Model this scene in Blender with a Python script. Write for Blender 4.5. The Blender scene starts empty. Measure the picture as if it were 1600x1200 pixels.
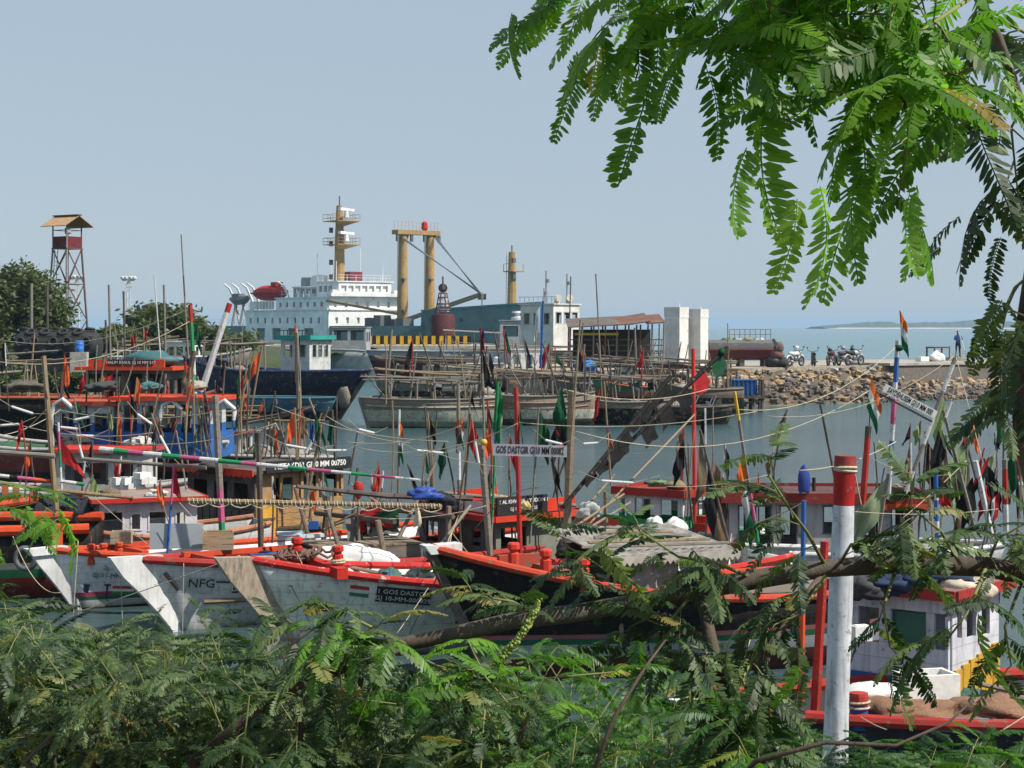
import bpy, bmesh, math, random
import numpy as np
from mathutils import noise as mnoise
from mathutils import Vector, Matrix, Quaternion
SC = bpy.context.scene
COL = SC.collection
R = math.radians
random.seed(7)
# ---------------------------------------------------------------- camera, sky, sun, exposure
F, H, CX, CY = 2800.0, 4.4, 800.0, 511.0      # focal length in photo pixels, eye height over the water, horizon
cam = bpy.data.cameras.new('camera'); camo = bpy.data.objects.new('camera', cam); COL.objects.link(camo)
camo.location = (0, 0, H); camo.rotation_euler = (R(90), 0, 0)
cam.sensor_width = 36; cam.lens = 36 * F / 1600; cam.shift_y = -(600 - CY) / 1600
cam.clip_start = 0.05; cam.clip_end = 60000
SC.camera = camo
SUN_AZ, SUN_EL = R(112), R(50)                # clockwise from +Y (the view direction)
w = bpy.data.worlds.new('World'); SC.world = w; w.use_nodes = True
nt = w.node_tree; bg = nt.nodes['Background']
sky = nt.nodes.new('ShaderNodeTexSky'); sky.sky_type = 'NISHITA'; sky.sun_disc = False
sky.sun_elevation = SUN_EL; sky.sun_rotation = SUN_AZ
sky.air_density = 1.2; sky.dust_density = 0.3; sky.ozone_density = 3.0; sky.altitude = 0
hs = nt.nodes.new('ShaderNodeHueSaturation'); hs.inputs['Saturation'].default_value = 0.66
nt.links.new(sky.outputs[0], hs.inputs['Color'])
tn = nt.nodes.new('ShaderNodeMix'); tn.data_type = 'RGBA'; tn.blend_type = 'MULTIPLY'; tn.inputs[0].default_value = 1; tn.inputs[7].default_value = (.95, .99, 1.03, 1)
nt.links.new(hs.outputs[0], tn.inputs[6])
hzm = nt.nodes.new('ShaderNodeMix'); hzm.data_type = 'RGBA'; hzm.inputs[0].default_value = .78; hzm.inputs[7].default_value = (3.3, 4.1, 4.95, 1)   # even milky haze over the whole sky
nt.links.new(tn.outputs[2], hzm.inputs[6]); nt.links.new(hzm.outputs[2], bg.inputs[0]); bg.inputs[1].default_value = 0.10
sun = bpy.data.lights.new('sun', 'SUN'); suno = bpy.data.objects.new('sun', sun); COL.objects.link(suno)
sun.energy = 5.0; sun.angle = R(0.5); sun.color = (1.0, 0.94, 0.84)
sd = Vector((math.sin(SUN_AZ) * math.cos(SUN_EL), math.cos(SUN_AZ) * math.cos(SUN_EL), math.sin(SUN_EL)))
suno.rotation_euler = sd.to_track_quat('Z', 'Y').to_euler()
SC.view_settings.view_transform = 'Standard'; SC.view_settings.look = 'None'
SC.view_settings.exposure = 0.3; SC.view_settings.gamma = 1.0
SC.render.engine = 'CYCLES'
SC.cycles.max_bounces = 6; SC.cycles.diffuse_bounces = 2; SC.cycles.glossy_bounces = 3
SC.cycles.transmission_bounces = 4; SC.cycles.transparent_max_bounces = 6; SC.cycles.volume_bounces = 0
SC.cycles.use_denoising = True; SC.cycles.sample_clamp_indirect = 6
SC.cycles.caustics_reflective = False; SC.cycles.caustics_refractive = False
# ---------------------------------------------------------------- helpers
def P(px, py, Y): return Vector(((px - CX) * Y / F, Y, H + (CY - py) * Y / F))
def YW(py): return H * F / (py - CY)
def V(*a): return Vector(a)
def lerp(a, b, t): return a + (b - a) * t
class MB:
    def __init__(s): s.v = []; s.f = []; s.m = []
    def add(s, vs, fs, m=0):
        o = len(s.v); s.v.extend([tuple(p) for p in vs]); s.f.extend([tuple(i + o for i in f) for f in fs]); s.m.extend([m] * len(fs)); return s
    def box(s, c, d, rz=0, M=None, m=0, top=None):
        c = Vector(c); x, y, z = d[0] / 2, d[1] / 2, d[2] / 2
        tx, ty = (x, y) if top is None else (x * top, y * top)
        vs = [V(-x, -y, -z), V(x, -y, -z), V(x, y, -z), V(-x, y, -z), V(-tx, -ty, z), V(tx, -ty, z), V(tx, ty, z), V(-tx, ty, z)]
        if M is None: M = Matrix.Rotation(rz, 3, 'Z')
        vs = [c + M @ p for p in vs]
        return s.add(vs, [(0, 3, 2, 1), (4, 5, 6, 7), (0, 1, 5, 4), (1, 2, 6, 5), (2, 3, 7, 6), (3, 0, 4, 7)], m)
    def b2(s, x0, x1, y0, y1, z0, z1, m=0): return s.box(((x0 + x1) / 2, (y0 + y1) / 2, (z0 + z1) / 2), (abs(x1 - x0), abs(y1 - y0), abs(z1 - z0)), m=m)
    def bar(s, a, b, wd, ht=None, m=0, up=None):
        a, b = Vector(a), Vector(b); ht = ht or wd; d = b - a
        if d.length < 1e-6: return s
        q = d.normalized(); u = Vector(up) if up else (V(0, 0, 1) if abs(q.z) < .95 else V(0, 1, 0))
        sx = q.cross(u).normalized(); sz = sx.cross(q)
        M = Matrix((q, sx, sz)).transposed()
        return s.box((a + b) / 2, (d.length, wd, ht), M=M, m=m)
    def tube(s, pts, r, n=8, m=0, cap=True):
        pts = [Vector(p) for p in pts]; k = len(pts)
        if not hasattr(r, '__len__'): r = [r] * k
        if len(r) != k: r = [lerp(r[0], r[-1], i / (k - 1)) for i in range(k)]
        rings = []; pr = None
        for i, p in enumerate(pts):
            d = (pts[min(i + 1, k - 1)] - pts[max(i - 1, 0)]).normalized()
            if pr is None: pr = d.orthogonal().normalized()
            a = (pr - d * pr.dot(d)).normalized(); pr = a; b = d.cross(a)
            rings.append([p + (a * math.cos(2 * math.pi * j / n) + b * math.sin(2 * math.pi * j / n)) * r[i] for j in range(n)])
        vs = [p for g in rings for p in g]
        fs = [(i * n + j, i * n + (j + 1) % n, (i + 1) * n + (j + 1) % n, (i + 1) * n + j) for i in range(k - 1) for j in range(n)]
        if cap: fs += [tuple(range(n - 1, -1, -1)), tuple((k - 1) * n + j for j in range(n))]
        return s.add(vs, fs, m)
    def lathe(s, prof, c=(0, 0, 0), n=12, m=0, M=None):
        c = Vector(c); M = M or Matrix.Identity(3); vs = []; k = len(prof)
        for r, z in prof:
            for j in range(n): vs.append(c + M @ V(r * math.cos(2 * math.pi * j / n), r * math.sin(2 * math.pi * j / n), z))
        fs = [(i * n + j, i * n + (j + 1) % n, (i + 1) * n + (j + 1) % n, (i + 1) * n + j) for i in range(k - 1) for j in range(n)]
        fs += [tuple(range(n - 1, -1, -1)), tuple((k - 1) * n + j for j in range(n))]
        return s.add(vs, fs, m)
    def prism(s, pl, o, ex, ey, th, m=0):
        o, ex, ey = Vector(o), Vector(ex), Vector(ey); nz = ex.cross(ey).normalized() * (th / 2); k = len(pl)
        vs = [o + ex * a + ey * b - nz for a, b in pl] + [o + ex * a + ey * b + nz for a, b in pl]
        return s.add(vs, [tuple(range(k - 1, -1, -1)), tuple(range(k, 2 * k))] + [(i, (i + 1) % k, k + (i + 1) % k, k + i) for i in range(k)], m)
    def blob(s, c, d, n=10, k=6, jit=.12, seed=0, m=0, flat=None, rz=0):
        rn = random.Random(seed); c = Vector(c); vs = []; Mz = Matrix.Rotation(rz, 3, 'Z')
        for i in range(k + 1):
            th = math.pi * i / k
            for j in range(n):
                a = 2 * math.pi * j / n; q = 1 + rn.uniform(-jit, jit) * (0 if i in (0, k) else 1)
                p = V(math.sin(th) * math.cos(a) * d[0] * q, math.sin(th) * math.sin(a) * d[1] * q, math.cos(th) * d[2] * q)
                if flat is not None: p.z = max(p.z, flat)
                vs.append(c + Mz @ p)
        return s.add(vs, [(i * n + j, (i + 1) * n + j, (i + 1) * n + (j + 1) % n, i * n + (j + 1) % n) for i in range(k) for j in range(n)], m)
    def torus(s, c, R0, r, ax=(0, 0, 1), n=14, k=7, m=0):
        q = Vector(ax).to_track_quat('Z', 'Y').to_matrix(); c = Vector(c); vs = []
        for i in range(n):
            a = 2 * math.pi * i / n
            for j in range(k):
                b = 2 * math.pi * j / k; rr = R0 + r * math.cos(b)
                vs.append(c + q @ V(rr * math.cos(a), rr * math.sin(a), r * math.sin(b)))
        return s.add(vs, [(i * k + j, ((i + 1) % n) * k + j, ((i + 1) % n) * k + (j + 1) % k, i * k + (j + 1) % k) for i in range(n) for j in range(k)], m)
    def build(s, name, mat, parent=None, smooth=False, sub=0):
        me = bpy.data.meshes.new(name); me.from_pydata(s.v, [], s.f)
        mats = mat if isinstance(mat, (list, tuple)) else [mat]
        for q in mats: me.materials.append(q)
        if len(mats) > 1: me.polygons.foreach_set('material_index', s.m)
        if smooth: me.polygons.foreach_set('use_smooth', [True] * len(me.polygons))
        me.update()
        o = bpy.data.objects.new(name, me); COL.objects.link(o)
        if parent is not None: o.parent = parent
        if smooth == 'auto':
            me.polygons.foreach_set('use_smooth', [True] * len(me.polygons)); me.set_sharp_from_angle(angle=R(35))
        return o
def tag(o, label, cat, group=None, kind=None):
    if label: o['label'] = label
    if cat: o['category'] = cat
    if group: o['group'] = group
    if kind: o['kind'] = kind
    return o
def T(name, label, cat, loc=(0, 0, 0), rz=0, group=None):
    o = bpy.data.objects.new(name, None); COL.objects.link(o); o.location = loc; o.rotation_euler = (0, 0, rz)
    o.empty_display_size = .1
    return tag(o, label, cat, group)
def toloc(t, p):                                # world point -> local point of an unrotated-in-xy thing
    return Matrix.Rotation(-t.rotation_euler.z, 3, 'Z') @ (Vector(p) - Vector(t.location))
# ---------------------------------------------------------------- materials
MC = {}
def nodes(name):
    m = bpy.data.materials.new(name); m.use_nodes = True; n = m.node_tree
    return m, n, n.nodes['Principled BSDF']
def noise(n, co, scale, det=4, rough=.6, sx=None):
    if sx:
        mp = n.nodes.new('ShaderNodeMapping'); mp.inputs['Scale'].default_value = sx; n.links.new(co, mp.inputs[0]); co = mp.outputs[0]
    t = n.nodes.new('ShaderNodeTexNoise'); t.inputs['Scale'].default_value = scale; t.inputs['Detail'].default_value = det
    t.inputs['Roughness'].default_value = rough; n.links.new(co, t.inputs['Vector']); return t.outputs['Fac']
def ramp(n, fac, st, mode='LINEAR'):
    r = n.nodes.new('ShaderNodeValToRGB'); r.color_ramp.interpolation = mode; e = r.color_ramp.elements
    while len(e) < len(st): e.new(.5)
    for i, (p, c) in enumerate(st): e[i].position = p; e[i].color = (*c[:3], 1) if hasattr(c, '__len__') else (c, c, c, 1)
    n.links.new(fac, r.inputs[0]); return r.outputs[0]
def mix(n, fac, a, b, mode='MIX'):
    x = n.nodes.new('ShaderNodeMix'); x.data_type = 'RGBA'; x.blend_type = mode
    for s, k in ((fac, 0), (a, 6), (b, 7)):
        if hasattr(s, 'is_linked') or hasattr(s, 'node'): n.links.new(s, x.inputs[k])
        elif k == 0: x.inputs[0].default_value = s
        else: x.inputs[k].default_value = (*s[:3], 1)
    return x.outputs[2]
def coord(n, kind='Object'): return n.nodes.new('ShaderNodeTexCoord').outputs[kind]
def bump(n, p, fac, st=.3, dist=.01):
    b = n.nodes.new('ShaderNodeBump'); b.inputs['Strength'].default_value = st; b.inputs['Distance'].default_value = dist
    n.links.new(fac, b.inputs['Height']); n.links.new(b.outputs[0], p.inputs['Normal'])
WOODC = (.16, .12, .085)
def finish(n, p, co, base, wear, under, rough, scale, streak=.35):
    a = noise(n, co, scale, 5, .65); v = ramp(n, a, [(.3, .72), (.7, 1.12)])
    base = mix(n, 1.0, base, v, 'MULTIPLY')
    st = noise(n, co, 3.0, 4, .6, (6, 6, .5)); sv = ramp(n, st, [(.5, 0.0), (.75, streak)])
    base = mix(n, sv, base, (.10, .075, .05))
    wn = noise(n, co, scale * 2.6, 7, .72); wf = ramp(n, wn, [(.66 - wear * .22, 0.0), (.70 - wear * .2, 1.0)])
    base = mix(n, wf, base, under)
    n.links.new(base, p.inputs['Base Color']); p.inputs['Roughness'].default_value = min(.9, rough + .15); p.inputs['Specular IOR Level'].default_value = .22
    bump(n, p, wn, .35, .008)
def paint(c, wear=.3, rough=.55, scale=2.2, under=WOODC, streak=.3):
    k = ('paint', c, wear, rough, scale, under, streak)
    if k not in MC:
        m, n, p = nodes('paint'); co = coord(n); finish(n, p, co, c, wear, under, rough, scale, streak); MC[k] = m
    return MC[k]
def banded(bands, wear=.4, rough=.5, scale=1.6, under=WOODC, streak=.45, axis='Z', obj=True):
    k = ('band', tuple(bands), wear, rough, scale, under, streak, axis)
    if k not in MC:
        m, n, p = nodes('banded_paint'); co = coord(n); sp = n.nodes.new('ShaderNodeSeparateXYZ'); n.links.new(co, sp.inputs[0])
        lo = bands[0][0]; hi = bands[-1][0] + .5
        mr = n.nodes.new('ShaderNodeMapRange'); mr.inputs[1].default_value = lo; mr.inputs[2].default_value = hi
        n.links.new(sp.outputs[axis], mr.inputs[0])
        c = ramp(n, mr.outputs[0], [((z - lo) / (hi - lo), q) for z, q in bands], 'CONSTANT')
        def mth(op, a, b=None):
            x = n.nodes.new('ShaderNodeMath'); x.operation = op
            for i_, v_ in enumerate((a, b)):
                if v_ is None: continue
                if hasattr(v_, 'node'): n.links.new(v_, x.inputs[i_])
                else: x.inputs[i_].default_value = v_
            return x.outputs[0]
        wob = mth('MULTIPLY', noise(n, co, .9, 2), .12); fz = mth('FRACT', mth('MULTIPLY', mth('ADD', sp.outputs[axis], wob), 6.2))
        c = mix(n, ramp(n, fz, [(0, .4), (.03, .3), (.05, 0.), (.975, 0.), (1, .35)]), c, (.05, .042, .035))
        sc_ = mth('ADD', sp.outputs[axis], mth('MULTIPLY', noise(n, co, 3.5, 5, .7), .3)); mr2 = n.nodes.new('ShaderNodeMapRange'); mr2.inputs[1].default_value = .10; mr2.inputs[2].default_value = .26; mr2.inputs[3].default_value = .8; mr2.inputs[4].default_value = 0.; n.links.new(sc_, mr2.inputs[0]); c = mix(n, mr2.outputs[0], c, (.05, .05, .032))
        finish(n, p, co, c, wear, under, rough, scale, streak); MC[k] = m
    return MC[k]
def wood(c=(.2, .14, .09), dark=.45, rough=.8, ax=(1, 12, 12), scale=2.5):
    k = ('wood', c, dark, ax, scale)
    if k not in MC:
        m, n, p = nodes('weathered_wood'); co = coord(n); g = noise(n, co, scale, 6, .65, ax)
        b = ramp(n, g, [(.28, tuple(x * dark for x in c)), (.5, c), (.75, tuple(min(1, x * 1.45) for x in c))])
        g2 = noise(n, co, 1.3, 4); b = mix(n, ramp(n, g2, [(.45, 0.), (.75, .6)]), b, (.24, .225, .2))
        n.links.new(b, p.inputs['Base Color']); p.inputs['Roughness'].default_value = rough; bump(n, p, g, .5, .01); MC[k] = m
    return MC[k]
def plain(c, rough=.6, metal=0, var=.25, scale=8, bmp=.15, sss=0):
    k = ('plain', c, rough, metal, var, scale, bmp)
    if k not in MC:
        m, n, p = nodes('surface'); co = coord(n); a = noise(n, co, scale, 5, .6)
        b = mix(n, 1.0, c, ramp(n, a, [(.3, 1 - var), (.7, 1 + var)]), 'MULTIPLY')
        n.links.new(b, p.inputs['Base Color']); p.inputs['Roughness'].default_value = rough; p.inputs['Metallic'].default_value = metal
        if bmp: bump(n, p, a, bmp, .01)
        MC[k] = m
    return MC[k]
def cloth(c, rough=.9):
    k = ('cloth', c)
    if k not in MC:
        m, n, p = nodes('cloth'); co = coord(n); a = noise(n, co, 9, 5, .6)
        b = mix(n, 1.0, c, ramp(n, a, [(.3, .7), (.7, 1.15)]), 'MULTIPLY'); n.links.new(b, p.inputs['Base Color']); p.inputs['Roughness'].default_value = rough
        tr = n.nodes.new('ShaderNodeBsdfTranslucent'); n.links.new(b, tr.inputs[0]); ad = n.nodes.new('ShaderNodeMixShader'); ad.inputs[0].default_value = .3
        n.links.new(p.outputs[0], ad.inputs[1]); n.links.new(tr.outputs[0], ad.inputs[2]); n.links.new(ad.outputs[0], n.nodes['Material Output'].inputs[0]); MC[k] = m
    return MC[k]
RED = (.52, .028, .018); ORG = (.72, .085, .02); WHT = (.68, .68, .67); GRN = (.02, .22, .07); BLU = (.02, .11, .42); YEL = (.62, .36, .03)
BLK = (.010, .0095, .0095); PINK = (.45, .06, .16); GREY = (.33, .33, .33); DKRED = (.16, .022, .018); CREAM = (.50, .47, .38); TEAL = (.03, .22, .22)
M_WOOD = wood(); M_GWOOD = wood((.19, .165, .135), .45); M_DWOOD = wood((.07, .05, .04), .45); M_BAMBOO = wood((.24, .165, .085), .5, .6, (9, 9, 1.0)); M_GOLD_LIT = wood((.36, .2, .075), .5, .7, (6, 6, 2))
M_ROPE = plain((.46, .40, .28), .95, 0, .3, 40); M_GLASS = plain((.02, .03, .035), .12, 0, .1, 3, 0); M_BLACK = plain((.015, .015, .016), .55)
M_RUST = wood((.17, .07, .04), .5, .85, (3, 3, 3)); M_WHITE = paint(WHT, .15, .5); M_STEEL = plain((.32, .33, .34), .45, .6)
M_NET = plain((.02, .022, .03), .95, 0, .5, 60, .8); M_SACK = plain((.66, .66, .64), .85, 0, .12, 6, .5); M_FOAM = plain((.72, .71, .68), .85, 0, .12, 14, .3)
M_TYRE = plain((.022, .022, .023), .8, 0, .3, 20, .4); M_CONC = plain((.36, .33, .29), .9, 0, .3, 2.0, .4)
M_NAVY = plain((.015, .03, .08), .8); M_PAPER = paint((.72, .72, .70), .12, .6)
def flatc(c, r=.6): return plain(c, r, 0, .12, 6, 0)
# ---------------------------------------------------------------- builders
QW = [(0, 0, 0), (.10, .42, .06), (.25, .70, .20), (.42, .83, .38), (.62, .91, .60), (.82, .96, .81), (1, 1, 1)]
class Hull:
    def __init__(s, t, L, beam, zb, zm, zs, rake, mat, rail=None, rr=.05, draft=.4, tr=.62, dd=.28, deckmat=None, full=2.3, rmode='round'):
        s.t, s.L, s.beam, s.zb, s.zm, s.zs, s.rake, s.draft, s.tr, s.dd, s.full = t, L, beam, zb, zm, zs, rake, draft, tr, dd, full
        N = 26; mb = MB(); rows = []
        for i in range(N + 1):
            u = i / N; row = [s.pt(u, q[0], 1) for q in reversed(QW)] + [s.pt(u, q[0], -1) for q in QW[1:]]; rows.append(row)
        k = len(rows[0]); vs = [p for r in rows for p in r]
        mb.add(vs, [(i * k + j, i * k + j + 1, (i + 1) * k + j + 1, (i + 1) * k + j) for i in range(N) for j in range(k - 1)])
        mb.add(rows[0], [tuple(range(k))])
        h = mb.build('hull', mat, t, smooth='auto'); so = h.modifiers.new('s', 'SOLIDIFY'); so.thickness = .035; so.offset = 0; s.hull = h
        if rail is not None:
            for sd in (1, -1):
                r = MB(); pts = [s.pt(i / 30, 1, sd) + V(0, sd * .01, rr * .6) for i in range(31)]
                if rmode == 'round': r.tube(pts, rr, 8)
                else:
                    for a, b in zip(pts[:-1], pts[1:]): r.bar(a, b, rr * 2.6, rr * 1.5)
                r.build('gunwale', rail, t, smooth='auto')
        d = MB(); vs = []; M_ = 22
        for i in range(M_ + 1):
            u = .01 + .965 * i / M_; z = s.sz(u) - dd; q = max(0, (z + draft) / (s.sz(u) + draft)); a = s.pt(u, q, 1); vs += [V(a.x, a.y - .02, z), V(a.x, -a.y + .02, z)]
        d.add(vs, [(2 * i, 2 * i + 1, 2 * i + 3, 2 * i + 2) for i in range(M_)]); d.build('deck', deckmat or M_GWOOD, t)
    def hb(s, u):
        if u < .5: x = u / .5; return s.beam / 2 * (s.tr + (1 - s.tr) * (1 - (1 - x) ** 2))
        x = (u - .5) / .5; return s.beam / 2 * max(.012, 1 - x ** s.full)
    def sz(s, u):
        return s.zm + (s.zb - s.zm) * max(0, (u - .42) / .58) ** 2.0 + (s.zs - s.zm) * max(0, (.42 - u) / .42) ** 2
    def pt(s, u, q, side):
        z = lerp(-s.draft, s.sz(u), q); k = max(0, (u - .45) / .55)
        for (q0, a0, b0), (q1, a1, b1) in zip(QW[:-1], QW[1:]):
            if q <= q1 + 1e-6: f = (q - q0) / (q1 - q0); wd = lerp(lerp(a0, a1, f), lerp(b0, b1, f), min(1, k * 1.1)); break
        return V(-s.L / 2 + u * (s.L - s.rake * (1 - q)), side * s.hb(u) * wd, z)
    def uq(s, x, z):                       # station and level of a side point at local x, z
        u = .5
        for _ in range(30):
            q = min(1, max(0, (z + s.draft) / (s.sz(u) + s.draft))); u = min(1, max(0, (x + s.L / 2) / (s.L - s.rake * (1 - q))))
        return u, q
    def frame(s, x, z, side):
        u, q = s.uq(x, z); p = s.pt(u, q, side); a = s.pt(max(0, u - .02), q, side); b = s.pt(min(1, u + .02), q, side)
        c = s.pt(u, max(0, q - .05), side); d = s.pt(u, min(1, q + .05), side); ex = (a - b).normalized() * (1 if side > 0 else -1)
        up = (d - c).normalized(); nz = ex.cross(up).normalized(); up = nz.cross(ex)
        return p, ex, up, nz
    def stem(s, mat, d0=.42, d1=.1, th=.1, rise=.06, cap=None, caplen=.3, low=-.1, fwd=.1):
        pts = []; K = 7; q0 = (low + s.draft) / (s.zb + s.draft)
        for i in range(K): q = lerp(1, q0, i / (K - 1)); p = s.pt(1, q, 1); pts.append((p.x, p.z + (rise if i == 0 else 0)))
        fr = [(x + .04 + (fwd - .04) * (1 - i / (K - 1)) ** 1.5, z + (.05 * fwd if i == 0 else 0)) for i, (x, z) in enumerate(pts)]; bk = [(x - lerp(d0, d1, (i / (K - 1)) ** .6), z) for i, (x, z) in enumerate(pts)]
        m = MB(); m.prism(fr + bk[::-1], (0, 0, 0), (1, 0, 0), (0, 0, 1), th); o = m.build('stem', mat, s.t)
        if cap:
            z = s.zb + rise; x = s.L / 2 + fwd
            MB().prism([(x + .03, z + .02), (x - caplen, z + .03), (x - caplen, z - .08), (x - .05, z - .09)], (0, 0, 0), (1, 0, 0), (0, 0, 1), th + .10).build('stem_cap', cap, s.t)
        return o
    def strake(s, mat, z0, u0, u1, r=.03, side=1, name='rub_strake'):
        pts = []
        for i in range(17):
            u = lerp(u0, u1, i / 16); q = (z0 + s.draft) / (s.sz(u) + s.draft) if z0 > 0 else ((s.sz(u) + z0) + s.draft) / (s.sz(u) + s.draft)
            p = s.pt(u, q, side); p.y += side * r * .6; pts.append(p)
        MB().tube(pts, r, 6).build(name, mat, s.t, smooth='auto')
    def board(s, x, z, wd, ht, side, mat, lines, size, tcol, name='name_board', th=.02, off=.02):
        p, ex, up, nz = s.frame(x, z, side); p = p + nz * off
        o = None
        if mat is not None:
            o = MB().box(p, (wd, ht, th), M=Matrix((ex, up, nz)).transposed()).build(name, mat, s.t)
        for i, (tx, dy, *sc) in enumerate(lines):
            text(tx, size * (sc[0] if sc else 1), p + up * dy + nz * (th / 2 + .004), ex, up, tcol, o or s.t)
        return o
def text(body, size, o, ex, up, mat, parent, align='CENTER', sx=1.0, name='lettering', bold=.0):
    c = bpy.data.curves.new(name, 'FONT'); c.body = body; c.size = size; c.align_x = align; c.align_y = 'CENTER'; c.extrude = .0015; c.offset = bold
    c.resolution_u = 2; c.space_character = 1.0
    c.materials.append(mat); ob = bpy.data.objects.new(name, c); COL.objects.link(ob)
    ex = Vector(ex); up = Vector(up); nz = ex.cross(up).normalized()
    Mx = Matrix((ex.normalized() * sx, up.normalized(), nz)).transposed().to_4x4(); Mx.translation = o
    bpy.context.view_layer.update(); me = bpy.data.meshes.new_from_object(ob); bpy.data.objects.remove(ob); bpy.data.curves.remove(c)
    if not me.materials: me.materials.append(mat)
    ob = bpy.data.objects.new(name, me); COL.objects.link(ob); ob.parent = parent; ob.matrix_local = Mx
    return ob
def wallp(mb, o, ex, wd, ht, th, ops, ez=(0, 0, 1)):
    o, ex, ez = Vector(o), Vector(ex).normalized(), Vector(ez); us = sorted({0, wd} | {x for q in ops for x in q[:2]}); vs = sorted({0, ht} | {x for q in ops for x in q[2:4]})
    n = ex.cross(ez); M = Matrix((ex, n, ez)).transposed()
    for u0, u1 in zip(us[:-1], us[1:]):
        run = None
        for v0, v1 in list(zip(vs[:-1], vs[1:])) + [(None, None)]:
            hole = v0 is None or any(q[0] <= (u0 + u1) / 2 <= q[1] and q[2] <= (v0 + v1) / 2 <= q[3] for q in ops)
            if not hole: run = [run[0] if run else v0, v1]
            elif run: mb.box(o + ex * (u0 + u1) / 2 + ez * (run[0] + run[1]) / 2, (u1 - u0, th, run[1] - run[0]), M=M); run = None
def framep(mb, o, ex, q, th, fw, ez=(0, 0, 1), out=None):
    o, ex, ez = Vector(o), Vector(ex).normalized(), Vector(ez); n = ex.cross(ez); M = Matrix((ex, n, ez)).transposed(); u0, u1, v0, v1 = q
    for c, d in ((((u0 + u1) / 2, v1), (u1 - u0 + 2 * fw, fw)), (((u0 + u1) / 2, v0), (u1 - u0 + 2 * fw, fw)), ((u0, (v0 + v1) / 2), (fw, v1 - v0 - fw)), ((u1, (v0 + v1) / 2), (fw, v1 - v0 - fw))):
        mb.box(o + ex * c[0] + ez * c[1], (d[0], th, d[1]), M=M)
def cabin(t, x0, x1, y0, y1, z0, z1, wm, ops, roof, over=.15, rth=.05, fascia=None, fh=.1, frame=None, th=.04, fw=.03, tilt=0, scallop=None):
    """walls with real openings; ops: {'+y': [(u0,u1,v0,v1) as fractions]}; roof slab; fascia boards under its edge"""
    hz = z1 - z0
    sides = {'+y': ((x0, y1, z0), (1, 0, 0), x1 - x0), '-y': ((x0, y0, z0), (1, 0, 0), x1 - x0), '+x': ((x1, y0 + th, z0), (0, 1, 0), y1 - y0 - 2 * th), '-x': ((x0, y0 + th, z0), (0, 1, 0), y1 - y0 - 2 * th)}
    for k, (o, ex, wd) in sides.items():
        o = Vector(o); inn = {'+y': V(0, -th / 2, 0), '-y': V(0, th / 2, 0), '+x': V(-th / 2, 0, 0), '-x': V(th / 2, 0, 0)}[k]
        q = [(a * wd, b * wd, c * hz, d * hz) for a, b, c, d in ops.get(k, [])]
        mb = MB(); wallp(mb, o + inn, ex, wd, hz, th, q); wo = mb.build('wall', wm[k] if isinstance(wm, dict) else wm, t)
        if frame:
            for w_ in q:
                fm = MB(); framep(fm, o + inn, ex, w_, th + .03, fw); fm.build('window_frame', frame, wo)
    if roof is not None:
        r = MB(); cx, cy = (x0 + x1) / 2, (y0 + y1) / 2
        r.box((cx, cy, z1 + rth / 2), (x1 - x0 + 2 * over, y1 - y0 + 2 * over, rth), M=Matrix.Rotation(tilt, 3, 'Y')); ro = r.build('roof', roof, t)
        if fascia:
            X0, X1, Y0, Y1 = x0 - over, x1 + over, y0 - over, y1 + over
            for a, b, up in (((X0, Y0), (X1, Y0), 0), ((X0, Y1), (X1, Y1), 0), ((X0, Y0 + .02), (X0, Y1 - .02), 1), ((X1, Y0 + .02), (X1, Y1 - .02), 1)):
                fb = MB(); A = V(a[0], a[1], z1 + rth / 2); B = V(b[0], b[1], z1 + rth / 2)
                if scallop:
                    n = max(4, int((B - A).length / scallop)); d = (B - A) / n; e = (B - A).normalized()
                    for i in range(n):
                        c = A + d * i; k2 = d.length
                        fb.prism([(0, fh * .5), (0, -fh * .25), (k2 * .25, -fh * .45), (k2 * .5, -fh * .5), (k2 * .75, -fh * .45), (k2, -fh * .25), (k2, fh * .5)], c, e, (0, 0, 1), .025)
                else: fb.bar(A, B, .025, fh)
                fb.build('fascia', fascia, ro)
        return ro
def bollard(t, p, mat, r=.07, h=.32, mat2=None, name='bollard'):
    p = Vector(p)
    m = MB(); m.lathe([(r, -.05), (r * 1.02, h * .62), (r * .72, h * .66), (r * .72, h * .74), (r * 1.1, h * .78), (r * 1.1, h * .95), (r * .9, h)], p, 8)
    return m.build(name, mat, t)
def ppole(name, a, b, r0, r1, segs, parent, n=8, bend=None, base=None):
    """pole from top a to foot b; segs [(end fraction, material)]"""
    base = Vector(base) if base is not None else V(0, 0, 0); a, b = Vector(a) - base, Vector(b) - base; m = MB(); f0 = 0; mats = []; bend = Vector(bend) if bend else V(0, 0, 0)
    for fe, mt in segs:
        if mt not in mats: mats.append(mt)
        k = max(2, int((fe - f0) * 8) + 1); pts = []; rr = []
        for i in range(k):
            f = lerp(f0, fe, i / (k - 1)); pts.append(a.lerp(b, f) + bend * math.sin(math.pi * f)); rr.append(lerp(r0, r1, f) * (1 + .05 * math.sin(f * 37)))
        m.tube(pts, rr, n, mats.index(mt), cap=True); f0 = fe
    return m.build(name, mats, parent, smooth='auto')
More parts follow.
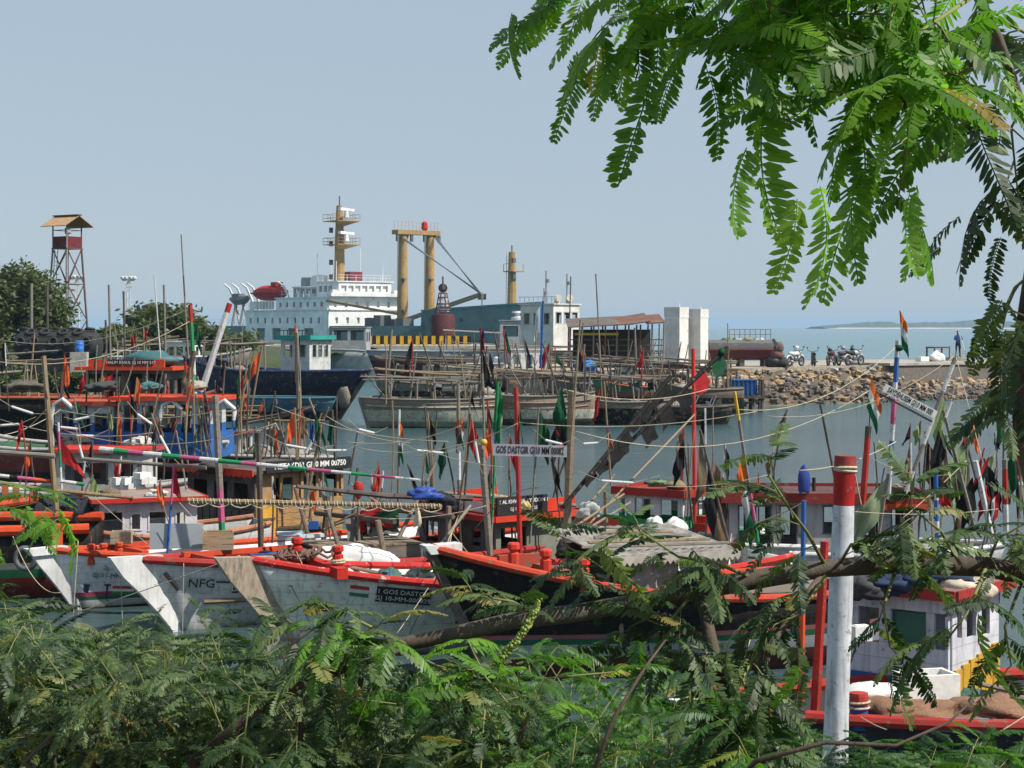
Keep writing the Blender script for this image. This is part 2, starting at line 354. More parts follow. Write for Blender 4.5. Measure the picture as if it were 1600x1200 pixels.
def flagm(top, hoist, fly, mats, nx=8, ny=9, amp=.06, tri=False, droop=.5, ph=0, axis='hoist', name='flag', parent=None, fray=0):
    top, hoist, fly = Vector(top), Vector(hoist), Vector(fly); nrm = hoist.cross(fly).normalized(); fl = fly.length; vs = []; fs = []; mi = []
    for i in range(nx + 1):
        u = i / nx
        for j in range(ny + 1):
            v = j / ny; vv = lerp(v, .5, u) if tri else v
            p = top + hoist * vv + fly * u * (1 - .25 * droop * u) + V(0, 0, -1) * (u ** 1.5) * fl * droop
            p += nrm * amp * (math.sin(u * 7 + v * 3 + ph) * u + .5 * math.sin(u * 13 - v * 5 + ph * 2) * u) + fly * (.08 * math.sin(v * 9 + ph) * u)
            vs.append(p)
    for i in range(nx):
        for j in range(ny):
            a = i * (ny + 1) + j; fs.append((a, a + 1, a + ny + 2, a + ny + 1)); q = (j + .5) / ny if axis == 'hoist' else (i + .5) / nx; mi.append(min(len(mats) - 1, int(q * len(mats))))
    m = MB(); m.v = [tuple(p) for p in vs]; m.f = fs; m.m = mi
    return m.build(name, mats, parent, smooth=True)
C_SAF, C_WH, C_GR = cloth((.75, .16, .02)), cloth((.66, .66, .66)), cloth((.01, .16, .05))
C_RED, C_BLK, C_DGR, C_ORG, C_LGR, C_BRN, C_BLU, C_LIME = cloth((.44, .018, .022)), cloth((.012, .012, .013)), cloth((.01, .09, .04)), cloth((.75, .13, .03)), cloth((.30, .40, .16)), cloth((.22, .15, .09)), cloth((.03, .07, .35)), cloth((.12, .45, .05))
TRI = [C_SAF, C_WH, C_GR]
def flagpole(label, top, foot, Y, wpx, segs, fl=None, cat='flag pole', group=None, name='flag_pole', Yf=None, w2=None, bend=None, n=7):
    """top, foot in photo pixels at depth Y (Yf for the foot); fl: dict(at, hoist, fly in pixels, mats ...) or a list of them"""
    Yf = Yf or Y; a = P(*top, Y); b = P(*foot, Yf); t = T(name, label, cat, b, 0, group)
    r = wpx * Y / F / 2; ppole('pole', a, b, r, (w2 or wpx) * Yf / F / 2, segs if isinstance(segs, list) else [(1, segs)], t, n, bend, b)
    for q in ([fl] if isinstance(fl, dict) else fl or []): addflag(t, b, Y, **q)
    return t
def addflag(t, b, Y, at, hoist, fly, mats, dy=0, **kw):
    s = Y / F; rt = Matrix.Rotation(-t.rotation_euler.z, 3, 'Z'); b = Vector(b)
    flagm(rt @ (P(*at, Y) - b), rt @ V(hoist[0] * s, 0, -hoist[1] * s), rt @ V(fly[0] * s, dy * s, -fly[1] * s), mats, parent=t, **kw)
def rope(label, a, b, sag=.15, r=.008, mat=None, group=None, name='rope', n=14, cat='rope'):
    a, b = Vector(a), Vector(b); pts = [(a.lerp(b, i / n) - a) - V(0, 0, sag * 4 * (i / n) * (1 - i / n)) for i in range(n + 1)]
    o = MB().tube(pts, r, 5).build(name, mat or M_ROPE, None, smooth=True); o.location = a
    return tag(o, label, cat, group)
def boat(label, tip, pw, ang, L, beam, zm, zs, rake, mat, name='fishing_boat', cat='boat', group=None, right=False, **kw):
    """tip: photo pixel of the bow head; pw: photo row where the stem enters the water; ang: heading, degrees off pure left (or right) towards the viewer"""
    Y = YW(pw); p = P(tip[0], tip[1], Y); a = R(ang); d = V(math.cos(a) if right else -math.cos(a), -math.sin(a), 0)
    t = T(name, label, cat, (p.x - d.x * L / 2, p.y - d.y * L / 2, 0), math.atan2(d.y, d.x), group)
    return t, Hull(t, L, beam, p.z, zm, zs, rake, mat, **kw)
def sack(label, p, d, rz=0, seed=1, mat=None, name='sack', cat='sack', group=None, am=None):
    m = MB(); m.blob((0, 0, 0), d, 30, 18, 0, seed); am = am or (.30 if mat is None else .5); mean = (d[0] + d[1] + d[2]) / 3; Mz = Matrix.Rotation(rz, 3, 'Z'); vs = []
    for q in m.v:
        q = Vector(q); u = V(q.x / d[0], q.y / d[1], q.z / d[2]); c = u * 1.3 + V(seed * 7.3, seed, 0)
        k = 1 + am * mnoise.noise(c) + am * .55 * mnoise.noise(c * 2.7) + am * .3 * (abs(mnoise.noise(c * 5.5)) - .2)
        q = V(q.x * k, q.y * k, max(q.z * k, -d[2] * .8) + d[2] * .8 - (.25 * d[2] * (u.x ** 2))); vs.append(tuple(Mz @ q))
    m.v = vs; o = m.build(name, mat or M_SACK, None, smooth=True); o.location = p
    return tag(o, label, cat, group)
def crate(label, p, d, rz=0, mat=None, name='crate', cat='crate', group=None, slats=3, lid=None):
    t = T(name, label, cat, p, rz, group); mt = mat or M_GWOOD
    for sx, sy, w_ in ((0, 1, d[0]), (0, -1, d[0]), (1, 0, d[1] - .03), (-1, 0, d[1] - .03)):
        for k in range(slats):
            h = d[2] / slats; m = MB(); c = (sx * (d[0] / 2 - .01), sy * (d[1] / 2 - .01), h * (k + .5)); m.box(c, ((w_, .02, h * .9) if sy else (.02, w_, h * .9))); m.build('slat', mt, t)
    m = MB(); m.box((0, 0, .015 if lid is None else d[2] - .01), (d[0] - .05, d[1] - .05, .02)); m.build('base' if lid is None else 'lid', lid or mt, t)
    return t
# ---------------------------------------------------------------- setting: sea, shore, jetty, island
def water_mat():
    m, n, p = nodes('sea_water'); co = coord(n)
    a = noise(n, co, 1.0, 7, .68, (.28, 1.1, 1)); b = noise(n, co, .03, 3, .5, (.5, 2.5, 1))
    sp = n.nodes.new('ShaderNodeSeparateXYZ'); n.links.new(co, sp.inputs[0]); mr = n.nodes.new('ShaderNodeMapRange'); mr.inputs[1].default_value = 60; mr.inputs[2].default_value = 170; n.links.new(sp.outputs['Y'], mr.inputs[0])
    bb = ramp(n, b, [(.35, 0.), (.7, 1.)]); har = mix(n, bb, (.045, .078, .084), (.065, .105, .110)); opn = mix(n, bb, (.040, .135, .155), (.055, .17, .19))
    n.links.new(mix(n, mr.outputs[0], har, opn), p.inputs['Base Color'])
    p.inputs['Roughness'].default_value = .12; p.inputs['IOR'].default_value = 1.33; p.inputs['Specular IOR Level'].default_value = .5
    bp = n.nodes.new('ShaderNodeBump'); bp.inputs['Strength'].default_value = 1.0; bp.inputs['Distance'].default_value = .13; n.links.new(a, bp.inputs['Height']); n.links.new(bp.outputs[0], p.inputs['Normal'])
    return m
s_ = MB(); RS = 14000
s_.add([(RS * math.cos(2 * math.pi * i / 96), RS * math.sin(2 * math.pi * i / 96), 0) for i in range(96)], [tuple(range(96))])
tag(s_.build('sea', water_mat()), 'calm teal harbour water and open sea', None, kind='structure')
def ground_mat(name, c1, c2, c3, sc=1.2):
    m, n, p = nodes(name); co = coord(n); a = noise(n, co, sc, 6, .7); b = noise(n, co, sc * 7, 5, .7)
    c = ramp(n, a, [(.3, c1), (.5, c2), (.7, c3)]); c = mix(n, 1., c, ramp(n, b, [(.3, .65), (.7, 1.3)]), 'MULTIPLY')
    n.links.new(c, p.inputs['Base Color']); p.inputs['Roughness'].default_value = .95; bump(n, p, b, .6, .05); return m
M_EARTH = ground_mat('earth', (.10, .075, .05), (.16, .12, .08), (.09, .1, .04)); M_SAND = ground_mat('wet_sand', (.14, .105, .075), (.19, .145, .1), (.11, .085, .065), .4)
M_GRASS = ground_mat('rough_grass', (.028, .045, .015), (.045, .062, .022), (.075, .07, .035), .6)
def sheet(name, xs, ys, zf, mat, kind='structure'):
    m = MB(); vs = [(x, y, zf(x, y)) for y in ys for x in xs]; k = len(xs)
    m.add(vs, [(j * k + i, j * k + i + 1, (j + 1) * k + i + 1, (j + 1) * k + i) for j in range(len(ys) - 1) for i in range(k - 1)])
    o = m.build(name, mat, smooth=True); o['kind'] = kind; return o
def seq(a, b, n): return [a + (b - a) * i / (n - 1) for i in range(n)]
rn = random.Random(3)
def bankz(x, y):
    return (2.75 if y < 5.5 else max(-.6, 2.75 - (y - 5.5) * .85)) + .1 * math.sin(x * 1.7 + y * .8)
sheet('bank', seq(-22, 22, 45), seq(-14, 10, 40), bankz, M_EARTH)
# jetty with stone bank
J0, J1 = P(1085, 0, 104), P(1660, 0, 121); JZ = 1.98; jd = V(J1.x - J0.x, J1.y - J0.y, 0).normalized(); jn = V(jd.y, -jd.x, 0)   # jn points to the viewer
def J(s, off, z): q = V(J0.x, J0.y, 0) + jd * s + jn * off; q.z = z; return q
JL = (V(J1.x, J1.y, 0) - V(J0.x, J0.y, 0)).length
m = MB(); pl = [J(-9, -.6, 0), J(-2, 0, 0), J(JL, 0, 0), J(JL, -16, 0), J(-9, -16, 0)]
m.add([V(p.x, p.y, JZ) for p in pl] + [V(p.x, p.y, -1) for p in pl], [(0, 1, 2, 3, 4)] + [(i, i + 5, (i + 1) % 5 + 5, (i + 1) % 5) for i in range(5)])
jo = m.build('jetty', ground_mat('jetty_concrete', (.30, .25, .2), (.36, .31, .25), (.27, .24, .2), .5)); jo['kind'] = 'structure'
m = MB(); a_, b_ = J(15.5, .25, 0), J(JL, .25, 0)
m.box(((a_.x + b_.x) / 2, (a_.y + b_.y) / 2, 1.35), ((b_ - a_).length, .5, 1.5), math.atan2(jd.y, jd.x)); m.build('retaining_wall', ground_mat('old_concrete', (.11, .095, .085), (.17, .15, .13), (.09, .08, .075), 1.5), jo)
m = MB(); a_, b_ = J(15, -1.2, 0), J(JL, -1.2, 0); m.box(((a_.x + b_.x) / 2, (a_.y + b_.y) / 2, 2.07), ((b_ - a_).length, 3.6, .16), math.atan2(jd.y, jd.x)); m.build('slab', M_CONC, jo)
def beachz(s, o): return .38 - .075 * o + .06 * math.sin(s * 1.3 + o)
m = MB(); ns, no = 50, 8; vs = []
for i in range(ns):
    for k in range(no): s0 = lerp(-6, JL, i / (ns - 1)); o0 = lerp(.5, 8.2 + .8 * math.sin(s0 * .5), k / (no - 1)); q = J(s0, o0, beachz(s0, o0)); vs.append(q)
m.add(vs, [(i * no + k, i * no + k + 1, (i + 1) * no + k + 1, (i + 1) * no + k) for i in range(ns - 1) for k in range(no - 1)]); bo = m.build('beach', M_SAND, smooth=True); bo['kind'] = 'structure'
RCK = [plain(c, .95, 0, .35, 3, .5) for c in ((.36, .245, .13), (.25, .18, .115), (.40, .29, .175), (.16, .13, .11), (.10, .085, .075), (.30, .27, .23))]
ROCKS = []
for k in range(7):
    mm = MB(); mm.blob((0, 0, 0), (.5, .36, .3), 7, 4, .42, 40 + k); me_o = mm.build('stone', RCK[0]); ROCKS.append(me_o.data); bpy.data.objects.remove(me_o)
rmesh = {}
def stone(p, s, mi, parent):
    k = rn.randrange(7); key = (k, mi)
    if key not in rmesh:
        me = ROCKS[k].copy(); me.materials.clear(); me.materials.append(RCK[mi]); rmesh[key] = me
    o = bpy.data.objects.new('stone', rmesh[key]); COL.objects.link(o); o.location = p; o.scale = (s, s * rn.uniform(.7, 1.1), s * rn.uniform(.7, 1.1)); o.rotation_euler = (rn.uniform(-.5, .5), rn.uniform(-.5, .5), rn.uniform(0, 6.3)); o.parent = parent
for i in range(290):
    s0 = rn.uniform(-6, JL * .98); f = rn.random(); left = s0 < 15
    o0 = lerp(.15 if left else .7, 4.4, f); top = 1.85 if left else 1.0; z = lerp(top, .15, f ** .8) + rn.uniform(-.12, .12)
    mi = rn.choice([0, 0, 2, 2, 1, 5]) if (f < .4) else (rn.choice([1, 3, 4, 4, 3, 5, 0]) if f < .8 else rn.choice([3, 4, 4, 1]))  # tan tones favoured near the top, painting in its sunlit look
    stone(J(s0, o0, z), rn.uniform(.35, .95) * (1.15 if f > .5 else 1), mi, bo)
m = MB(); vs = []                                              # rubble core between the stones
for i in range(70):
    for k in range(6):
        s0 = lerp(-6, JL, i / 69); f = k / 5; left = s0 < 15; vs.append(J(s0, lerp(.05 if left else .55, 4.8, f), lerp(1.75 if left else .9, .0, f ** .8) + rn.uniform(-.12, .12)))
m.add(vs, [(i * 6 + k, i * 6 + k + 1, (i + 1) * 6 + k + 1, (i + 1) * 6 + k) for i in range(69) for k in range(5)]); ru = m.build('rubble', ground_mat('rubble', (.16, .12, .08), (.11, .085, .06), (.07, .06, .05), 2.0), bo); ru['kind'] = 'stuff'
mm = MB(); rr_ = random.Random(8)
for i in range(900):
    s0 = rr_.uniform(-6, JL); f = rr_.random(); left = s0 < 15; o0 = lerp(.1 if left else .6, 5.4, f); z = lerp(1.82 if left else .95, .05, f ** .8) + rr_.uniform(-.04, .12); q = rr_.uniform(.1, .3)
    mm.blob(J(s0, o0, z), (q, q * .8, q * .7), 5, 3, .35, i, m=rr_.choice([0, 2, 1, 5, 5, 3]) if f < .35 else rr_.choice([1, 3, 4, 3, 4, 4]), rz=rr_.uniform(0, 6))  # same painted sunlit tan on top, darker pieces below
mm.build('loose_rubble', RCK, bo)['kind'] = 'stuff'
# far quay, left shore
m = MB(); m.b2(-46, -1.5, 187, 206, -1, 2.45); q = m.build('quay', M_CONC); q['kind'] = 'structure'
def shorez(x, y): 
    e = 112 + .35 * max(0, x + 60); f = min(1, max(0, (y - e) / 9)); return -.8 + 3.1 * f * f * (3 - 2 * f) + .25 * math.sin(x * .7) * math.sin(y * .5) * f
sheet('shore', seq(-130, -14, 80), seq(104, 230, 60), shorez, M_GRASS)
# island on the horizon
isl = MB(); N = 60; vs = []
rn2 = random.Random(5)
hs_ = [0.0] * N
for i in range(N): hs_[i] = (10 + 2.5 * math.sin(i * .23) + 1.5 * math.sin(i * .61) + rn2.uniform(0, 4.5)) * min(1, i / 14 + .1) * min(1, (N - 1 - i) / 4)
YI = 4200
for i in range(N):
    x = lerp(P(1285, 0, YI).x, P(1720, 0, YI).x, i / (N - 1))
    vs += [(x, YI - 60, -1), (x, YI - 40, 3.2 * min(1, i / 3)), (x, YI, 4 + hs_[i]), (x, YI + 160, 4 + hs_[i] * .8), (x, YI + 260, -1)]
isl.add(vs, [(i * 5 + k, i * 5 + k + 1, (i + 1) * 5 + k + 1, (i + 1) * 5 + k) for i in range(N - 1) for k in range(4)], 1)
isl.m = [0 if (j % 4) == 0 else 1 for j in range(len(isl.f))]
o = isl.build('island', [plain((.45, .38, .3), .9, 0, .2, .02, 0), ground_mat('far_wood', (.04, .06, .03), (.06, .08, .04), (.05, .07, .03), .03)]); o['kind'] = 'structure'
# the air: thin haze over the sea
hz = MB(); hz.b2(-15000, 15000, -15000, 15000, -2, 45); ho = hz.build('haze', None); ho['kind'] = 'stuff'
hm = bpy.data.materials.new('haze_air'); hm.use_nodes = True; hn = hm.node_tree; hn.nodes.remove(hn.nodes['Principled BSDF'])
pv = hn.nodes.new('ShaderNodeVolumePrincipled'); pv.inputs['Color'].default_value = (.5, .75, 1.0, 1); pv.inputs['Density'].default_value = .00014; pv.inputs['Anisotropy'].default_value = 0.0
hn.links.new(pv.outputs[0], hn.nodes['Material Output'].inputs['Volume']); ho.data.materials.clear(); ho.data.materials.append(hm)
# ---------------------------------------------------------------- trees on the left shore
def leafcloud(pts, size, seed, jit=.5):
    rs = np.random.RandomState(seed); n = len(pts); c = np.array(pts); a = rs.normal(size=(n, 3)); a[:, 2] *= .6; a /= np.linalg.norm(a, axis=1, keepdims=True)
    b = np.cross(a, rs.normal(size=(n, 3))); b /= np.linalg.norm(b, axis=1, keepdims=True); s = size * rs.uniform(1 - jit, 1 + jit, (n, 1)); w_ = s * .45
    vs = np.stack([c - a * s, c + b * w_, c + a * s, c - b * w_], 1).reshape(-1, 3)
    return vs, np.arange(4 * n).reshape(-1, 4)
def mesh_np(name, vs, fs, mat, parent=None, col=None):
    me = bpy.data.meshes.new(name); k = fs.shape[1]
    me.vertices.add(len(vs)); me.vertices.foreach_set('co', np.ascontiguousarray(vs, dtype=np.float32).ravel())
    me.loops.add(fs.size); me.loops.foreach_set('vertex_index', fs.astype(np.int32).ravel()); me.polygons.add(len(fs)); me.polygons.foreach_set('loop_start', np.arange(0, fs.size, k, dtype=np.int32))
    if col is not None:
        at = me.attributes.new('tint', 'FLOAT', 'FACE'); at.data.foreach_set('value', col.astype(np.float32))
    me.update(); me.validate(); me.materials.append(mat); o = bpy.data.objects.new(name, me); COL.objects.link(o)
    if parent is not None: o.parent = parent
    return o
def leaf_mat(name, c1, c2, c3, trans=.35, rough=.5, attr='tint'):
    m, n, p = nodes(name); at = n.nodes.new('ShaderNodeAttribute'); at.attribute_name = attr
    inf = n.nodes.new('ShaderNodeObjectInfo'); ad = n.nodes.new('ShaderNodeMath'); ad.operation = 'ADD'; n.links.new(at.outputs['Fac'], ad.inputs[0]); n.links.new(inf.outputs['Random'], ad.inputs[1])
    fr = n.nodes.new('ShaderNodeMath'); fr.operation = 'FRACT'; n.links.new(ad.outputs[0], fr.inputs[0])
    c = ramp(n, fr.outputs[0], [(0, c1), (.5, c2), (.94, c3), (.985, tuple(.5 * a + .5 * b for a, b in zip(c3, (.34, .25, .06)))), (1, (.30, .21, .07))]); n.links.new(c, p.inputs['Base Color']); p.inputs['Roughness'].default_value = rough
    tr = n.nodes.new('ShaderNodeBsdfTranslucent'); tc = mix(n, 1., c, (1.6, 1.9, .7), 'MULTIPLY'); n.links.new(tc, tr.inputs[0])
    mx = n.nodes.new('ShaderNodeMixShader'); mx.inputs[0].default_value = trans; n.links.new(p.outputs[0], mx.inputs[1]); n.links.new(tr.outputs[0], mx.inputs[2]); n.links.new(mx.outputs[0], n.nodes['Material Output'].inputs[0]); return m
M_FAR = leaf_mat('far_leaves', (.045, .07, .025), (.075, .10, .035), (.12, .135, .05), .3)
M_BARK = wood((.11, .085, .06), .5, .9, (6, 6, 1.5), 4)
def far_tree(label, px, py_top, py_bot, wpx, Y, seed, name='tree', dens=1.0, ragged=.5):
    rs = random.Random(seed); top = P(px, py_top, Y); wd = wpx * Y / F; x0, z1 = top.x, top.z; z0 = 2.0; ht = P(px, py_bot, Y).z; t = T(name, label, 'tree' if name == 'tree' else 'bush', (x0, Y, z0 - .3))
    cl = []
    for k in range(int(26 * dens)):
        a = rs.uniform(0, 6.28); r = wd / 2 * math.sqrt(rs.random()) * .85; f = rs.random() ** .8; zz = lerp(ht - z0, z1 - z0 - .4, f * (1 - .55 * (r / (wd / 2)) ** 2)); cl.append((r * math.cos(a), r * math.sin(a) * .8, zz, wd * rs.uniform(.09, .17)))
    tm = MB(); tm.tube([(0, 0, 0), (.1, .1, (z1 - z0) * .4), (0, .2, (z1 - z0) * .8)], [wd * .035, wd * .025, wd * .008], 7)
    for c in cl[::3]: tm.tube([(0, 0, (z1 - z0) * .25), (c[0] * .5, c[1] * .5, c[2] * .7), c[:3]], [wd * .015, wd * .01, wd * .004], 5)
    tm.build('trunk', M_BARK, t, smooth=True)
    pts = []
    for c in cl:
        for _ in range(330):
            v = V(rs.gauss(0, 1), rs.gauss(0, 1), rs.gauss(0, 1)).normalized() * c[3] * (rs.random() ** .33) * (1 + ragged * rs.random() ** 4); pts.append((c[0] + v.x, c[1] + v.y, c[2] + v.z * .75))
    vs, fs = leafcloud(pts, .2 * Y / 130, seed); mesh_np('crown', vs, fs, M_FAR, t, np.random.RandomState(seed).rand(len(fs)) * .99)
    return t
far_tree('tall dense dark green tree beside the watchtower', 12, 402, 560, 190, 138, 11, dens=3.0)
far_tree('leafy green tree behind the white lamp masts', 250, 460, 545, 110, 150, 12, dens=2.0, ragged=1.0)
far_tree('low green bush under the watchtower legs', 165, 492, 560, 95, 140, 13, 'bush')
far_tree('low green bush below the tall dark tree', 25, 545, 600, 120, 118, 14, 'bush')
far_tree('scrubby bush to the right of the leafy tree', 305, 488, 545, 70, 152, 15, 'bush', ragged=1.0)
far_tree('shaggy green bush behind the orange-roofed boat', 120, 556, 600, 110, 116, 17, 'bush', ragged=.8)
far_tree('dark low bush on the shore behind the black hulls', -10, 570, 610, 90, 112, 18, 'bush', ragged=.8)
far_tree('long low scrub behind the leaning white spar', 345, 500, 560, 130, 150, 19, 'bush', ragged=.9)
far_tree('green scrub below the lamp masts', 235, 530, 570, 120, 122, 20, 'bush', ragged=.9)
far_tree('hazy green scrub between watchtower and lamp masts', 205, 505, 560, 80, 128, 16, 'bush')
# ---------------------------------------------------------------- watchtower
def watchtower():
    Y = 150; b = P(105, 511, Y); t = T('watchtower', 'tall red and grey steel watchtower with tan pitched roof', 'watchtower', (b.x, Y, 2.0), R(-33))
    s = Y / F; zt = lambda py: P(0, py, Y).z - 2.0
    z0, zp0, zp1, ze = -.4, zt(388), zt(370), zt(352); h0, h1 = 1.3, .82
    red, grey = paint((.20, .05, .045), .35), paint((.34, .30, .28), .4); lm = paint((.14, .09, .085), .35)
    def wdt(z): return lerp(h0, h1, (z - z0) / (zp0 - z0)) if z < zp0 else h1
    for sx in (-1, 1):
        for sy in (-1, 1):
            m = MB(); m.bar((sx * h0, sy * h0, z0), (sx * h1, sy * h1, zp0), .12); m.bar((sx * h1, sy * h1, zp0), (sx * h1, sy * h1, ze), .09); m.build('leg', grey if (sx < 0 and sy < 0) or sx * sy < 0 and sx > 0 else lm, t)
    lv = [z0 + .6, lerp(z0, zp0, .36), lerp(z0, zp0, .68), zp0 - .05]
    for k in range(4):
        w_ = wdt(lv[k])
        for (a, b_) in (((-1, -1), (1, -1)), ((1, -1), (1, 1)), ((1, 1), (-1, 1)), ((-1, 1), (-1, -1))):
            m = MB(); m.bar((a[0] * w_, a[1] * w_, lv[k]), (b_[0] * w_, b_[1] * w_, lv[k]), .07); m.build('girt', red if k != 1 else grey, t)
            if k < 3:
                w2 = wdt(lv[k + 1])
                m = MB(); m.bar((a[0] * w_, a[1] * w_, lv[k]), (b_[0] * w2, b_[1] * w2, lv[k + 1]), .06); m.build('brace', lm, t)
                m = MB(); m.bar((b_[0] * w_, b_[1] * w_, lv[k]), (a[0] * w2, a[1] * w2, lv[k + 1]), .06); m.build('brace', lm if k else grey, t)
    m = MB()
    for q in range(26): f = q / 26; zz = lerp(z0, zp0, f); y = -wdt(zz) * .5; m.bar((-wdt(zz) - .02, y - .16, zz), (-wdt(zz) - .02, y + .16, zz), .03)
    for dy in (-.16, .16): m.bar((-h0 - .02, -h0 * .5 + dy, z0), (-h1 - .02, -h1 * .5 + dy, zp0), .04)
    m.build('ladder', lm, t)
    MB().b2(-h1 - .1, h1 + .1, -h1 - .1, h1 + .1, zp0 - .08, zp0).build('platform', lm, t)
    for a, b_ in (((-1, -1), (1, -1)), ((1, -1), (1, 1)), ((1, 1), (-1, 1)), ((-1, 1), (-1, -1))):
        m = MB(); m.bar((a[0] * h1, a[1] * h1, (zp0 + zp1) / 2), (b_[0] * h1, b_[1] * h1, (zp0 + zp1) / 2), .04, zp1 - zp0); m.build('parapet', paint((.15, .025, .03), .3), t)
        m = MB(); m.bar((a[0] * h1, a[1] * h1, lerp(zp1, ze, .55)), (b_[0] * h1, b_[1] * h1, lerp(zp1, ze, .55)), .05); m.build('rail', lm, t)
    zr = zt(337); e = 1.45
    for sx in (-1, 1):
        m = MB(); m.add([(-e, 0, zr), (e, 0, zr), (e, sx * 1.6, ze - .1), (-e, sx * 1.6, ze - .1), (-e, 0, zr - .07), (e, 0, zr - .07), (e, sx * 1.6, ze - .17), (-e, sx * 1.6, ze - .17)], [(0, 1, 2, 3), (7, 6, 5, 4), (0, 3, 7, 4), (1, 5, 6, 2), (2, 6, 7, 3), (0, 4, 5, 1)])
        m.build('roof_slope', plain((.40, .235, .12), .8, 0, .25, 4), t)
    MB().b2(-e - .05, e + .05, -.25, .25, zr - .03, zr + .06).build('ridge', plain((.09, .05, .04), .8), t)
    MB().b2(.25, .6, -.5, -.15, ze - .75, ze - .25).build('loudspeaker', plain((.35, .35, .33), .6), t)
watchtower()
def lampmast(label, px, top, bot, Y, group=None, dy=0):
    t = T('lamp_mast', label, 'mast', (P(px, 0, Y).x, Y, 1.6)); zt = P(0, top, Y).z - 1.6; m = MB(); s = Y / F
    for sx in (-1, 1): m.tube([(sx * .3, 0, 0), (sx * .12, 0, zt - .6)], [.07, .05], 6)
    for k in range(9): z = lerp(.3, zt - 1, k / 8); m.bar((-.28, 0, z), (.2, 0, z + .6), .05)
    m.build('mast', M_WHITE, t)
    m = MB(); m.bar((-10 * s, 0, zt - .5), (10 * s, 0, zt - .5), .14); m.bar((-6 * s, 0, zt - 1.1), (6 * s, 0, zt - 1.1), .12); m.tube([(0, 0, zt - 1.2), (0, 0, zt)], .06, 6); m.build('crossarm', M_WHITE, t)
    for k in (-9, -4, 4, 9):
        m = MB(); m.lathe([(.05, 0), (.22, .12), (.22, .3), (.1, .36)], (k * s, 0, zt - .47), 8); m.build('lamp', M_WHITE, t)
lampmast('distant white mast with crossarms rising behind green scrub', 201, 430, 500, 175)
lampmast('white lattice mast seen through the watchtower legs', 120, 428, 500, 182)
def post(label, px, top, bot, Y, w_=5, mat=None, name='post', group=None, tilt=0):
    o = T(name, label, 'post', P(px + tilt, bot, Y), 0, group); ppole('shaft', P(px, top, Y), P(px + tilt, bot, Y), w_ * Y / F / 2, w_ * Y / F / 2, [(1, mat or M_GWOOD)], o, 7, None, P(px + tilt, bot, Y)); return o
post('weathered timber post in front of the tall tree', 49, 443, 518, 124, 5); post('thin dark post between the tree and the watchtower', 74, 445, 520, 124, 4, M_DWOOD)
# pneumatic fender wrapped in tyres
def fender():
    Y = 112; c = P(92, 540, Y); t = T('dock_fender', 'huge black rubber dock fender wrapped in a net of tyres', 'fender', (c.x, Y, c.z - 1.0), R(-6)); L_, r = 2.75, 1.0
    m = MB(); pr = [(.25, -L_), (.7, -L_ + .12), (.95, -L_ + .5), (r, -L_ + 1), (r, L_ - 1), (.95, L_ - .5), (.7, L_ - .12), (.25, L_)]
    m.lathe(pr, (0, 0, 1.0), 20, M=Matrix.Rotation(R(90), 3, 'Y')); m.build('body', M_TYRE, t, smooth='auto')
    for i in range(5):
        for k in range(5):
            a = R(-8 + k * 42); x = -2.2 + i * 1.05 + (.52 if k % 2 else 0) + .08 * math.sin(i * 3 + k)
            if x > 2.4: continue
            n_ = V(0, -math.sin(a), math.cos(a)); p = V(x, 0, 1.0) + n_ * (r + .04); m = MB(); m.torus(p, .26, .085, n_, 12, 6); m.build('tyre', M_TYRE, t, smooth=True)
    for k in range(6):
        a = R(-5 + k * 30); n_ = V(0, -math.sin(a), math.cos(a)) * (r + .02); m = MB(); m.tube([V(-2.5, 0, 1) + n_ * .95, V(0, 0, 1) + n_, V(2.5, 0, 1) + n_ * .95], .035, 5); m.build('chain', M_TYRE, t)
    MB().b2(-2.0, 2.0, -.7, .7, -.6, .12).build('cradle', M_DWOOD, t)
fender()
Yb = 108; p = P(124, 541, Yb); bt = T('plastic_drum', 'bright blue plastic drum standing in front of the rubber fender', 'drum', (p.x, Yb, p.z - .35))
MB().lathe([(.24, 0), (.27, .06), (.27, .2), (.285, .22), (.27, .25), (.27, .48), (.285, .5), (.27, .53), (.26, .68), (.2, .7)], n=14).build('body', flatc((.03, .16, .5), .4), bt, smooth='auto'); MB().lathe([(.06, .7), (.06, .75), (.05, .76)], (.1, 0, 0), 8).build('lid', M_BLACK, bt)
MB().b2(-.5, .5, -.3, .3, -1.2, -.002).build('plinth', M_CONC, bt)
